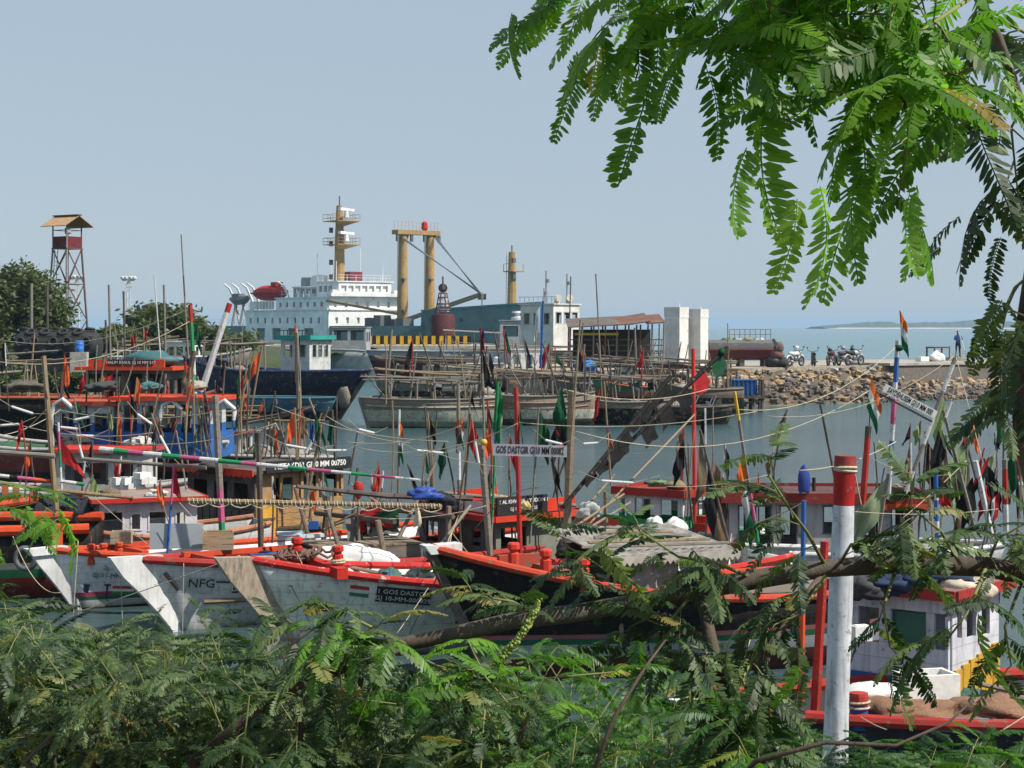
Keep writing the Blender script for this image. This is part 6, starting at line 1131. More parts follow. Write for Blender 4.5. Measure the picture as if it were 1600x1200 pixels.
# heaps on cabin roofs
for k, (px, py, Y, d_, c, lab) in enumerate(((690, 786, 29.6, (.3, .2, .1), (.03, .035, .04), 'black net heap on the red-coamed cabin roof'), (775, 786, 29.8, (.22, .16, .08), (.3, .24, .12), 'straw-coloured net on the red-coamed cabin roof'), (170, 778, 31.6, (.22, .16, .09), (.14, .11, .07), 'brown net on the red-edged white cabin roof'), (245, 775, 31.6, (.2, .14, .07), (.45, .44, .4), 'pale sacking on the red-edged white cabin roof'), (160, 612, 48.8, (.5, .3, .16), (.04, .05, .05), 'black net heap on the long orange roof'), (235, 610, 48.8, (.45, .3, .14), (.05, .12, .12), 'green net heap on the long orange roof'), (305, 610, 48.8, (.4, .3, .15), (.3, .28, .24), 'grey sacking on the long orange roof'), (330, 738, 34.6, (.4, .25, .12), (.05, .04, .035), 'tarred net on the scalloped timber cabin roof'), (450, 742, 35.2, (.3, .22, .1), (.25, .2, .12), 'coir rope heap on the timber cabin roof'), (1200, 772, 28.6, (.25, .18, .08), (.04, .04, .045), 'black net heap on the flat maroon roof'), (1400, 772, 28.6, (.28, .2, .09), (.2, .17, .12), 'brown net heap on the flat maroon roof'), (1030, 760, 32.4, (.18, .14, .07), (.12, .2, .1), 'green net heap on the green cabin boat roof'), (40, 612, 58, (.6, .4, .2), (.1, .09, .07), 'brown sacking on the blue bulwark boat'), (110, 700, 47, (.5, .3, .18), (.03, .03, .03), 'black net heap by the striped hull stern'), (215, 700, 46, (.4, .3, .16), (.45, .43, .4), 'pale sack heap on the blue cabin boat bow'))): sack(lab, P(px, py, Y), d_, .3 * k, 120 + k, plain(c, .95, 0, .5, 40, .8), 'roof_bundle', 'bundle')
# ---------------------------------------------------------------- poles, flags, booms
S_ = {k: paint(v, .32, .6, 6) for k, v in dict(w=(.62, .62, .62), r=(.40, .033, .024), g=(.02, .26, .10), p=(.5, .10, .22), b=(.03, .13, .42), y=(.62, .42, .05), k=BLK, o=(.62, .09, .03), l=(.42, .40, .40)).items()}
S_.update(t=M_BAMBOO, d=M_DWOOD, n=M_GWOOD, W=M_WOOD)
def segs(s): s = s.split(); n = len(s); out = []; f = 0; tot = sum(float(q[1:] or 1) for q in s)
def segs(s):
    q = [(x[0], float(x[1:] or 1)) for x in s.split()]; tot = sum(b for a, b in q); f = 0; out = []
    for a, b in q: f += b / tot; out.append((f, S_[a]))
    return out
def FP(label, top, foot, w_, sg, fl=None, z=.65, name='flag_pole', cat='flag pole', group=None, Y=None, **kw):
    Y = Y or (H - z) * F / (foot[1] - CY)
    return flagpole(label, top, foot, Y, w_, segs(sg), fl, cat, group, name, **kw)
def fl(at, hoist, fly, mats, **kw): return dict(at=at, hoist=hoist, fly=fly, mats=mats, **kw)
# left front
FP('stout bamboo mast topped by a furled red pennant', (68, 556), (92, 850), 8, 't', [fl((66, 548), (3, 58), (9, 30), [C_RED], tri=True, droop=.6)], name='bamboo_mast', cat='mast', w2=10)
FP('thin pink, green and white stick flying a red flag', (91, 660), (98, 800), 4, 'w1 p2 g2 w3 p2', [fl((94, 684), (3, 40), (42, 22), [C_RED], tri=True, droop=.5)], z=1.0)
FP('thin pink and blue stick with a small red pennant', (272, 724), (261, 872), 4, 'p3 b4', [fl((272, 724), (-4, 46), (15, 22), [C_RED], tri=True, droop=.6)], z=.9)
FP('crooked grey post with pink and green painted foot', (336, 618), (349, 868), 10, 'n4 n7 p4 g4', z=.85, name='painted_post', cat='post', w2=11)
FP('dark bare timber post beside the golden cabin', (404, 676), (408, 880), 9, 'd', z=.7, name='timber_post', cat='post')
FP('slim brown pole with a green rag wound round its head', (501, 672), (463, 862), 5, 'W', [fl((492, 645), (0, 42), (12, 10), [C_DGR], droop=1.2), fl((484, 655), (0, 30), (8, 5), [C_BLU], droop=1)], z=.9)
FP('short pole crowned with a red paddle float', (560, 760), (560, 845), 5, 'W', z=1.1, name='float_pole', cat='pole')
o = P(560, 768, (H - 1.1) * F / (845 - CY)); bl = T('net_float', 'red oval float on the short pole by the plank box', 'float', o - V(0, 0, .1)); m = MB(); m.lathe([(.02, -.02), (.05, .02), (.075, .1), (.08, .2), (.05, .25), (.01, .26)], n=10); m.build('body', paint((.4, .03, .025), .2), bl, smooth='auto')
FP('white pole with a limp folded tricolour', (624, 640), (622, 806), 4, 'w2 W4', [fl((623, 655), (0, 55), (9, 10), TRI, droop=.8)], z=1.3)
FP('dark and white post with tangled red and white rags', (716, 600), (718, 806), 6, 'n3 d2 w3 n3', [fl((713, 640), (0, 40), (14, 12), TRI, droop=.8), fl((718, 642), (2, 40), (-8, 16), [C_RED, C_BLK], droop=.8)], z=1.4)
FP('tall thin pole with red top cloth and long black flag', (751, 512), (757, 690), 4, 'r1 d3 n6', [fl((752, 510), (1, 34), (5, 4), [C_BLU, C_RED], droop=.6), fl((753, 545), (4, 60), (17, 18), [C_BLK], droop=.5, tri=True)], Y=24.6)
FP('thick bare timber pole with a yellow ball at its head', (752, 694), (766, 868), 11, 'n', z=.95, name='timber_pole', cat='pole')
o = P(756, 690, 24.6); bl = T('net_float', 'small yellow ball float on the thick bare timber pole', 'float', o - V(0, 0, .04)); m = MB(); m.blob((0, 0, .03), (.05, .05, .05), 10, 8, 0, 1); m.build('body', flatc((.55, .33, .05)), bl, smooth=True)
FP('slender green pole flying a long bright green flag', (778, 596), (767, 862), 4, 'g3 b1 g4 n2', [fl((776, 592), (-6, 80), (12, 22), [cloth((.02, .2, .05))], droop=.6, ny=12)], z=.9)
FP('orange-red pole with a limp tricolour at its head', (806, 605), (813, 872), 8, 'r', [fl((803, 598), (5, 62), (13, 30), TRI, droop=.7, axis='fly')], z=.95)
FP('thin bamboo cane rising beside the thickest pole', (907, 500), (892, 690), 3, 't', None, Y=24.2, name='bamboo_cane', cat='pole')
FP('thickest brown mast lashed with rope in the middle of the raft', (894, 610), (884, 878), 13, 'W', [fl((878, 606), (8, 42), (-16, 30), [C_DGR], droop=.4), fl((880, 640), (-6, 40), (10, 34), [C_DGR, C_BLK], droop=.4), fl((868, 668), (0, 14), (14, 20), [C_RED, C_DGR], droop=.3)], z=.95, name='lashed_mast', cat='mast')
FP('yellow bamboo pole leaning close to the lashed mast', (893, 700), (880, 876), 6, 't', z=.93, name='bamboo_pole', cat='pole')
FP('dark iron post in front of the patched shelter', (946, 768), (948, 898), 7, 'W', z=.9, name='iron_post', cat='post')
FP('bamboo cane with a dark red pennant over the water', (944, 596), (955, 760), 3, 't', [fl((940, 604), (-6, 44), (-8, 12), [C_RED], droop=.4), fl((946, 655), (3, 40), (12, 20), [cloth((.3, .07, .05))], droop=.3, tri=True)], Y=25.6)
FP('leaning pole with a brown triangular flag', (1094, 672), (1146, 880), 5, 'd', [fl((1094, 680), (14, 80), (-16, 60), [C_BRN], tri=True, droop=.2), fl((1108, 720), (34, 130), (-8, 60), [C_BLK, C_BRN], droop=.2)], z=.8)
FP('leaning pole with yellow head and a long furled tricolour', (1148, 612), (1186, 858), 5, 'y2 n5 p2 g2', [fl((1160, 708), (22, 118), (-10, 26), TRI, droop=.45, ny=12)], z=1.0, w2=7)
FP('bare dark pole leaning left over open water', (1282, 632), (1310, 776), 4, 'd', None, z=1.65, name='bare_pole', cat='pole')
FP('stout red pole with an iron collar and tricolour', (1357, 666), (1348, 790), 10, 'd1 r6', [fl((1362, 590), (-8, 46), (16, 34), TRI, droop=.3)], z=1.7)
FP('thin wire staff above the stout red pole', (1362, 590), (1358, 668), 2, 'd', None, Y=28, name='wire_staff', cat='pole')
FP('tall blue, white and pink striped mast with tricolour', (1403, 532), (1388, 780), 8, 'w2 b3 w2 p3 w2 b3 w4', [fl((1405, 484), (4, 58), (12, 12), TRI, droop=.5, ny=12)], z=1.7, name='striped_mast', cat='mast')
o = P(1405, 544, 28); bl = T('rag', 'green rag knotted round the striped mast', 'rag', o); m = MB(); m.blob((0, 0, 0), (.07, .06, .05), 10, 6, .3, 4); m.build('knot', C_DGR, bl, smooth=True)
FP('leaning white-banded boom with lime green flag', (1494, 556), (1412, 778), 7, 'n1 w3 n3 w3 n3 w3', [fl((1472, 612), (-16, 62), (8, 26), [C_LGR], droop=.25)], z=1.7, name='banded_boom', cat='boom')
FP('grey bamboo leaning right with black and brown flags', (1474, 640), (1524, 830), 6, 'n', [fl((1466, 672), (-14, 52), (12, 22), [C_BLK], droop=.5), fl((1470, 672), (10, 30), (14, 14), [C_BRN, C_BLK], droop=.6)], z=1.3)
FP('dark stick with light green and rust cloth', (1503, 664), (1536, 790), 4, 'd', [fl((1506, 690), (10, 60), (-40, 46), [C_LGR, C_LGR, C_BRN], droop=.2, amp=.1)], z=1.3)
FP('white peeled pole with dark red and black banner', (1524, 720), (1552, 850), 9, 'w', [fl((1546, 712), (-4, 30), (-30, 40), [C_RED, C_BLK], droop=.2), fl((1520, 745), (6, 50), (-26, 34), [C_BLK], droop=.2)], z=1.1)
FP('short pole with a slack pale green flag by the mast', (1388, 740), (1372, 846), 5, 'n', [fl((1388, 744), (-10, 64), (-48, 50), [cloth((.28, .36, .2))], droop=.05, amp=.08)], z=1.2)
FP('slim dark pole with an upright emerald flag by the cross post', (1569, 598), (1567, 800), 3, 'd', [fl((1570, 606), (-2, 74), (-12, 30), [cloth((.02, .17, .05))], droop=.25)], z=1.3)
FP('dark green pole with a red rag by the cross post', (1584, 640), (1592, 810), 6, 'k4 r3 k4', [fl((1588, 682), (0, 44), (7, 10), [C_RED], droop=.7)], z=1.3)
FP('red and white post with a white cross arm', (1570, 718), (1572, 830), 9, 'n1 r4 w3', [fl((1563, 768), (-4, 40), (-22, 16), [C_RED, C_WH, C_BLK], droop=.3, axis='fly')], z=1.2, name='cross_post', cat='post')
o = T('white_spar', 'white spar lashed level to the red and white post', 'spar', P(1572, 756, 30)); ppole('shaft', V(0, 0, 0), P(1640, 760, 30) - P(1572, 756, 30), .045, .045, [(1, M_WHITE)], o)
FP('striped blue and white post with a dark cloth', (1462, 732), (1465, 880), 7, 'b2 w1 b2 w1 b2 w1', [fl((1463, 745), (0, 40), (28, 12), [C_BLK, C_RED], droop=.4)], z=1.0, name='striped_post', cat='post')
FP('blue post with orange foot left of the thick white post', (1256, 782), (1252, 1100), 8, 'b5 o4', z=.9, Y=17.0, name='painted_post', cat='post', w2=10)
FP('leaning red-brown post against the thick white post', (1289, 846), (1274, 1110), 14, 'r', z=.9, Y=17.0, name='red_post', cat='post', w2=16)
FP('orange stake with a white float behind the white post', (1330, 935), (1326, 1010), 6, 'o', z=.9, Y=16.9, name='stake', cat='post')
# left middle bundles
r_ = random.Random(9)
for k, (tp, ft, sg, f_) in enumerate((((399, 547), (356, 700), 't', fl((388, 540), (-12, 46), (-8, 22), [C_ORG], droop=.4)), ((387, 560), (368, 712), 't', fl((384, 580), (-3, 30), (-7, 14), [C_RED], droop=.4)), ((410, 540), (384, 690), 't', fl((408, 548), (-6, 34), (-16, 10), [C_ORG], droop=.5)), ((374, 545), (378, 712), 't', fl((375, 575), (0, 40), (-7, 20), [C_DGR], droop=.5)))):
    FP(['cane with a drooping orange flag in the bundle by the dhow', 'cane with a small red flag in the bundle by the dhow', 'cane with a broad bright orange flag in the bundle by the dhow', 'cane with a dark green flag in the bundle by the dhow'][k], tp, ft, 3, sg, f_, z=1.0)
for k, (tp, ft, f_, lab) in enumerate((((182, 575), (183, 705), fl((176, 584), (0, 24), (-14, 6), [C_RED, C_WH], droop=.3), 'cane with a red and white flag before the orange roof'), ((214, 590), (200, 720), fl((214, 588), (-4, 30), (8, 14), [C_ORG], droop=.4), 'cane with a faded orange flag before the orange roof'), ((255, 575), (228, 715), fl((262, 584), (-12, 44), (-8, 20), [C_BLK], droop=.3), 'cane with a black flag leaning over the blue cabin'), ((246, 620), (222, 720), fl((240, 640), (-8, 36), (-4, 14), [C_BLK], droop=.4), 'cane with a furled black flag over the blue cabin'), ((281, 640), (262, 722), fl((284, 640), (-6, 20), (-16, 22), [C_ORG, C_RED], droop=.4), 'cane with orange and red rags beside the blue panel'), ((302, 580), (304, 712), fl((302, 655), (2, 28), (6, 16), [C_LGR], droop=.5), 'cane with a pale green flag beside the blue panel'), ((288, 650), (292, 722), fl((288, 652), (-2, 34), (4, 16), [C_DGR], droop=.6), 'cane with a dark green flag beside the blue panel'), ((185, 630), (181, 728), fl((183, 640), (0, 40), (9, 10), [C_ORG], droop=.8), 'cane with a hanging orange cloth over the blue wall'), ((318, 612), (322, 705), fl((316, 640), (2, 20), (7, 16), [C_RED, C_WH], droop=.4), 'cane with a red and white rag by the orange roof end'))): FP(lab, tp, ft, 2.6, 't' if k % 2 else 'd', f_, z=1.0)
FP('leaning white spar with a red head over the orange roofs', (359, 474), (306, 640), 9, 'r1 w9 b2', None, z=2.2, Y=52, name='white_spar', cat='spar', w2=11)
FP('mast painted red, green and white near the leaning spar', (297, 476), (306, 640), 7, 'r3 g5 w4 g3 w3', [fl((306, 505), (0, 30), (10, 14), [C_DGR], droop=.5)], z=2.2, Y=53, name='striped_mast', cat='mast')
FP('long dark bare spar leaning beside the striped mast', (303, 548), (286, 640), 9, 'd', None, Y=50, name='bare_spar', cat='spar')
FP('tall thin whip aerial above the orange roofs', (283, 366), (294, 560), 2, 'n4 d2 n6', None, Y=55, name='whip_aerial', cat='aerial', w2=3.5)
FP('thin white rod beside the leafy tree', (241, 430), (251, 560), 2, 'w', None, Y=60, name='white_rod', cat='rod')
FP('grey timber mast with a hanging tricolour before the dhow', (464, 520), (470, 712), 7, 'n', [fl((460, 505), (1, 92), (10, 14), TRI, droop=.5, axis='fly', ny=12)], z=.9, Y=52, w2=9)
FP('dark green wound pole between dhow and timber cabin', (519, 640), (524, 720), 4, 'd', [fl((517, 643), (-6, 44), (8, 6), [C_DGR], droop=.6)], Y=34, z=.8)
FP('small green pennant on a cane over the harbour water', (664, 636), (676, 770), 3, 'd', [fl((664, 638), (2, 20), (14, 14), [C_LIME], tri=True, droop=.3)], z=1.2)
FP('dark red tipped cane beside the green pennant', (683, 642), (672, 770), 3, 'd', None, z=1.2, name='cane', cat='pole')
FP('blue pole with pale cloth beside the white workboat', (849, 470), (845, 575), 4, 'b', [fl((848, 472), (-2, 44), (-12, 14), [cloth((.5, .6, .65))], droop=.3)], Y=98)
for k, (a, b, w_, lab) in enumerate((((892, 432), (890, 500), 2, 'thin mast with stays above the white workboat'), ((931, 428), (938, 560), 2.5, 'tall dark rod above the rusty shed'), ((655, 520), (690, 620), 2.5, 'leaning dark pole over the algae-stained boat'), ((612, 515), (604, 625), 4, 'pale weathered mast over the algae-stained boat'), ((788, 520), (790, 600), 2, 'thin dark mast in front of the boxy white cabin'), ((806, 536), (820, 600), 3, 'leaning grey mast in front of the boxy white cabin'), ((932, 536), (950, 610), 4, 'leaning grey post over the plank-heaped boat'), ((992, 512), (994, 580), 3.5, 'grey post at the corner of the rusty shed'), ((1000, 540), (1018, 620), 3.5, 'leaning dark timber by the driftwood boat'), ((912, 505), (904, 560), 2, 'thin tan cane against the dark shed'), ((740, 520), (742, 610), 2, 'thin cane beyond the peeling boat'), ((1137, 505), (1138, 585), 1.6, 'thin rod in front of the barge hull'))): FP(lab, a, b, w_, 'n' if k % 2 else 'd', None, Y=[124, 104, 80, 80, 101, 101, 88, 100, 90, 101, 88, 100][k], name='bare_mast', cat='mast')
for k, (px, tp, mt, lab) in enumerate(((212, 518, C_RED, 'cane with a dark red flag against green scrub'), (224, 510, C_RED, 'cane with a bright red flag against green scrub'), (262, 545, C_LGR, 'short cane before the leafy tree'), (170, 445, None, 'tall bare timber pole left of the lamp mast'), (193, 455, None, 'grey bare pole beside the lamp mast'), (256, 445, None, 'dark bare pole in front of the leafy tree'), (165, 500, None, 'dark slim pole above the orange roof'), (386, 590, None, 'bare cane at the dhow stern'))): FP(lab, (px, tp), (px + 3, tp + (130 if mt is None else 95)), 2.5 if mt else 3.5, 'n' if k % 2 else 'd', fl((px - 1, tp + 2), (0, 16), (-7 if k % 2 == 0 else 8, 5), [mt], droop=.4) if mt else None, Y=70 + k)
# booms
def boom(label, pts, Y, w_, sg, name='boom', cat='boom', w2=None):
    a, b = P(*pts[0], Y[0]), P(*pts[-1], Y[-1]); t = T(name, label, cat, (a + b) / 2); ppole('shaft', a, b, w_ * Y[0] / F / 2, (w2 or w_) * Y[-1] / F / 2, segs(sg), t, 8, None, (a + b) / 2); return t, a, b
boom('long boom painted in white, green and pink bands', ((156, 702), (656, 750)), (27.5, 26.0), 9, 'w4 g4 p4 w5 g5 p5 w5 g6 p4 w8 g5 p6 w5 g5 p6 w6', w2=4)
boom('rough grey spar under the painted boom', ((128, 717), (322, 731)), (28.5, 28), 6, 'n'); boom('thick grey spar lashed level to the stout bamboo mast', ((-20, 705), (86, 713)), (30, 30), 8, 'n', name='spar', cat='spar')
for k, (a, b, sg, lab) in enumerate((((-10, 742), (78, 752), 'w2 k1 p2 o2', 'white and pink banded boom lying behind the bamboo mast'), ((-10, 752), (110, 772), 'n', 'brown spar lying below the banded boom'), ((95, 752), (132, 757), 'w2 g1', 'short white and green spar left of the black net'), ((70, 765), (208, 778), 't', 'knobbly bamboo spar lying across the white cabin bow'))): boom(lab, (a, b), (31, 31), 6, sg, name='spar', cat='spar')
t, a, b = boom('long yard wrapped in rope across the timber cabin', ((293, 782), (690, 791)), (25.6, 25.8), 8, 't', name='yard', cat='yard', w2=7)
m = MB()
for k in range(60):
    q = a.lerp(b, k / 60) - (a + b) / 2; m.tube([q + V(.05 * g / 6 + .01 * math.sin(k * 3), .04 * math.cos(g), .04 * math.sin(g)) for g in [x * 1.05 for x in range(7)]], .008, 4)
for k in range(12): q0, q1 = a.lerp(b, k / 12) - (a + b) / 2, a.lerp(b, (k + 1) / 12) - (a + b) / 2; m.tube([q0.lerp(q1, f) - V(0, .02, .03 + .055 * math.sin(math.pi * f)) for f in (0, .25, .5, .75, 1)], .01, 5)
m.build('rope_lashing', M_ROPE, t)
o = sack('yellow rope hank hanging on the rope-wrapped yard', P(652, 822, 25.6), (.05, .05, .13), 0, 61, M_ROPE, 'rope_hank', 'rope')
for k, (a, b, sg, lab, Yb_) in enumerate((((880, 792), (1048, 588), 'k', 'long slanting boom carrying black nets', (25.5, 27)), ((985, 690), (1136, 543), 'k', 'upper slanting boom with red and green rags at its tip', (26.6, 27.6)), ((905, 835), (1085, 648), 't', 'thin tan stay pole leaning to the red mast', (26, 31)), ((870, 845), (960, 742), 't', 'thin yellow batten leaning on the red roof', (25, 26)), ((888, 830), (975, 772), 't', 'pale crooked stick above the shelter roof', (24.5, 25)), ((900, 838), (985, 785), 'n', 'grey crooked stick above the shelter roof', (24.5, 25.4)), ((680, 862), (735, 790), 'n', 'short grey spar leaning by the red cabin roof', (27, 28)), ((690, 770), (900, 790), 'n', 'weathered level spar behind the red cabin roof', (29, 29)))):
    t, pa, pb = boom(lab, (a, b), Yb_, [7, 7, 3, 3.5, 4, 4, 5, 6][k], sg, name='slanting_boom' if k < 2 else 'spar', cat='boom' if k < 2 else 'spar')
    if k == 0:
        for q in range(7): c = pa.lerp(pb, .18 + q * .105) - (pa + pb) / 2; flagm(c, (pb - pa) * .105, V(.04 + .02 * (q % 3), 0, -.08 - .04 * ((q * 5) % 4)), [C_BLK], 6, 5, .06, droop=.4, ph=q, name='hanging_net', parent=t)
    if k == 1:
        for q, mt in enumerate((C_BLK, C_BLK, C_BLK, C_RED, C_DGR)): c = pa.lerp(pb, .1 + q * .18) - (pa + pb) / 2; flagm(c, (pb - pa) * .12, V(.1, 0, -.18), [mt], 5, 5, .05, droop=.4, ph=q, name='rag', parent=t)
o = P(1128, 550, 27.5); bl = T('rag', 'green rag tied to the upper slanting boom tip', 'rag', o); m = MB(); m.blob((0, 0, 0), (.05, .04, .06), 10, 6, .4, 6); m.build('knot', C_DGR, bl, smooth=True)
# signs on poles
def sign(label, px, py, wpx, hpx, Y, rot, txt, size, txtc=None, mat=None, name='name_sign', sx=.64):
    t = T(name, label, 'sign', P(px, py, Y)); ex = V(math.cos(rot), 0, -math.sin(rot)); up = V(math.sin(rot), 0, math.cos(rot)); n_ = V(0, -1, 0)
    MB().box((0, 0, 0), (wpx * Y / F, hpx * Y / F, .02), M=Matrix((ex, up, n_)).transposed()).build('board', mat or M_PAPER, t); text(txt, size * Y / F, V(0, -.013, 0), ex, up, txtc or LB, t, bold=.0018, sx=sx); return t
sign('white board lettered GOS DASTGIR lashed between poles', 828, 704, 116, 18, 24.9, R(1.5), 'GOS DASTGIR GJ10 MM 00082', 16, sx=.5, mat=paint((.42, .41, .46), .1))
t = sign('slanting white board lettered SAYDEHUSEM', 1422, 627, 92, 13, 27.0, R(28), 'SAYDEHUSEM GJ10 MM 000', 12.5, sx=.52)
MB().box(V(-.06, .02, -.1), (.9, .03, .03), M=Matrix.Rotation(R(28), 3, 'Y')).build('backing_batten', M_DWOOD, t)
# tube lamps, floats, nets
for k, (px, py, ang, ln, Y, lab) in enumerate(((35, 641, 18, 34, 44, 'white tube lamp on a cord in front of the black hulls'), (14, 664, -4, 30, 40, 'cream tube lamp left of the bamboo mast'), (128, 654, -12, 22, 40, 'slim white tube lamp beside the blue wall'), (108, 669, 6, 26, 38, 'level white tube lamp near the red flag'), (133, 681, 2, 26, 38, 'lower white tube lamp near the red flag'), (258, 696, 62, 34, 30, 'upright white tube lamp above the painted boom'), (127, 708, 75, 26, 30, 'small grey tube lamp above the white cabin'), (226, 655, 35, 26, 38, 'curved white lamp arm on the blue cabin'), (467, 699, 10, 40, 30, 'white bent lamp arm over the timber cabin roof'), (484, 697, -62, 24, 29, 'white lamp head beside the name board'), (526, 704, 0, 30, 27, 'white tube lamp on the mooring cord'), (573, 674, 14, 24, 27, 'slim white tube lamp over the harbour water'), (745, 706, 80, 36, 25.2, 'broad white lamp tube left of the name board'), (865, 691, 14, 26, 24.4, 'slim white lamp tube right of the name board'), (923, 693, -4, 22, 25, 'white tube lamp on the cord over the water'), (672, 706, 6, 40, 26, 'long thin white tube lamp over the harbour water'), (965, 753, 4, 48, 25.5, 'white tube lamp before the green and white cabin'), (1385, 842, -16, 36, 22, 'white roller tube behind the thick mast'), (1482, 640, -70, 26, 27, 'white lamp at the head of the banded boom'))):
    p = P(px, py, Y); t = T('tube_lamp', lab, 'lamp', p); L_ = ln * Y / F / 2; d = V(math.cos(R(ang)), 0, -math.sin(R(ang))) * L_; m = MB(); m.tube([-d, d], 2.1 * Y / F, 8); m.build('tube', M_WHITE, t, smooth='auto'); m = MB(); m.tube([-d * 1.08, -d * .98], 1.7 * Y / F, 8); m.tube([d * .98, d * 1.08], 1.7 * Y / F, 8); m.build('end_cap', M_STEEL, t); m = MB(); m.tube([-d * 2.6 + V(0, 0, .12), -d, d, d * 2.8 + V(0, 0, .14)], .5 * Y / F, 4); m.build('cord', M_ROPE, t)
o = sack('blue tarpaulin and dark nets slung on the painted boom end', P(664, 780, 27.6), (.24, .1, .1), .1, 71, flatc((.02, .06, .3)), 'tarpaulin', 'tarpaulin'); sack('black net bundle draped beyond the blue tarpaulin', P(690, 798, 28.2), (.26, .14, .16), .1, 72, M_NET, 'net_bundle', 'net')
sack('black net bag hanging under the lashed mast', P(886, 872, 24.0), (.16, .12, .14), 0, 73, plain((.05, .035, .035), .95), 'net_bag', 'net'); sack('grey metal pots hung on the slanting boom', P(920, 808, 25.2), (.16, .1, .12), 0, 74, plain((.42, .42, .4), .5), 'pot_bundle', 'pots'); sack('black net bale left of the white cabin', P(128, 822, 31), (.22, .2, .26), 0, 75, M_NET, 'net_bundle', 'net')
m = MB(); bl = T('lamp', 'round chrome lamp beside the red cabin roof', 'lamp', P(663, 778, 28)); m.blob((0, 0, 0), (.07, .07, .07), 12, 8, 0, 1); m.build('bulb', plain((.4, .4, .4), .25, .8), bl, smooth=True); m = MB(); m.tube([(.12, 0, -.5), (.08, 0, -.2), (0, 0, -.05)], .012, 5); m.build('arm', M_BLACK, bl)
o = sack('yellow jerrycan-shaped float hung by the red cabin', P(822, 796, 26.4), (.06, .05, .07), 0, 76, flatc((.55, .42, .12)), 'float', 'float')
for k, (px, py, ang, mt, lab) in enumerate(((560, 800, 25, C_RED, 'furled red flag lying with its stick on the plank box'), (548, 812, 20, C_BLK, 'furled black flag lying with its stick on the plank box'), (590, 800, 15, C_DGR, 'furled green flag standing behind the plank box'), (585, 782, -35, C_RED, 'half furled red flag rising behind the plank box'))):
    Y = 27.8; t = T('bundled_flag', lab, 'flag', P(px, py, Y)); d = V(math.cos(R(ang)), 0, math.sin(R(ang))) * .45; m = MB(); m.tube([-d, d], .014, 6); m.build('stick', M_BAMBOO, t); flagm(d * -.1, d * .8, V(.05, -.05, -.26), [mt], 6, 5, .06, droop=.3, ph=k, name='flag', parent=t)
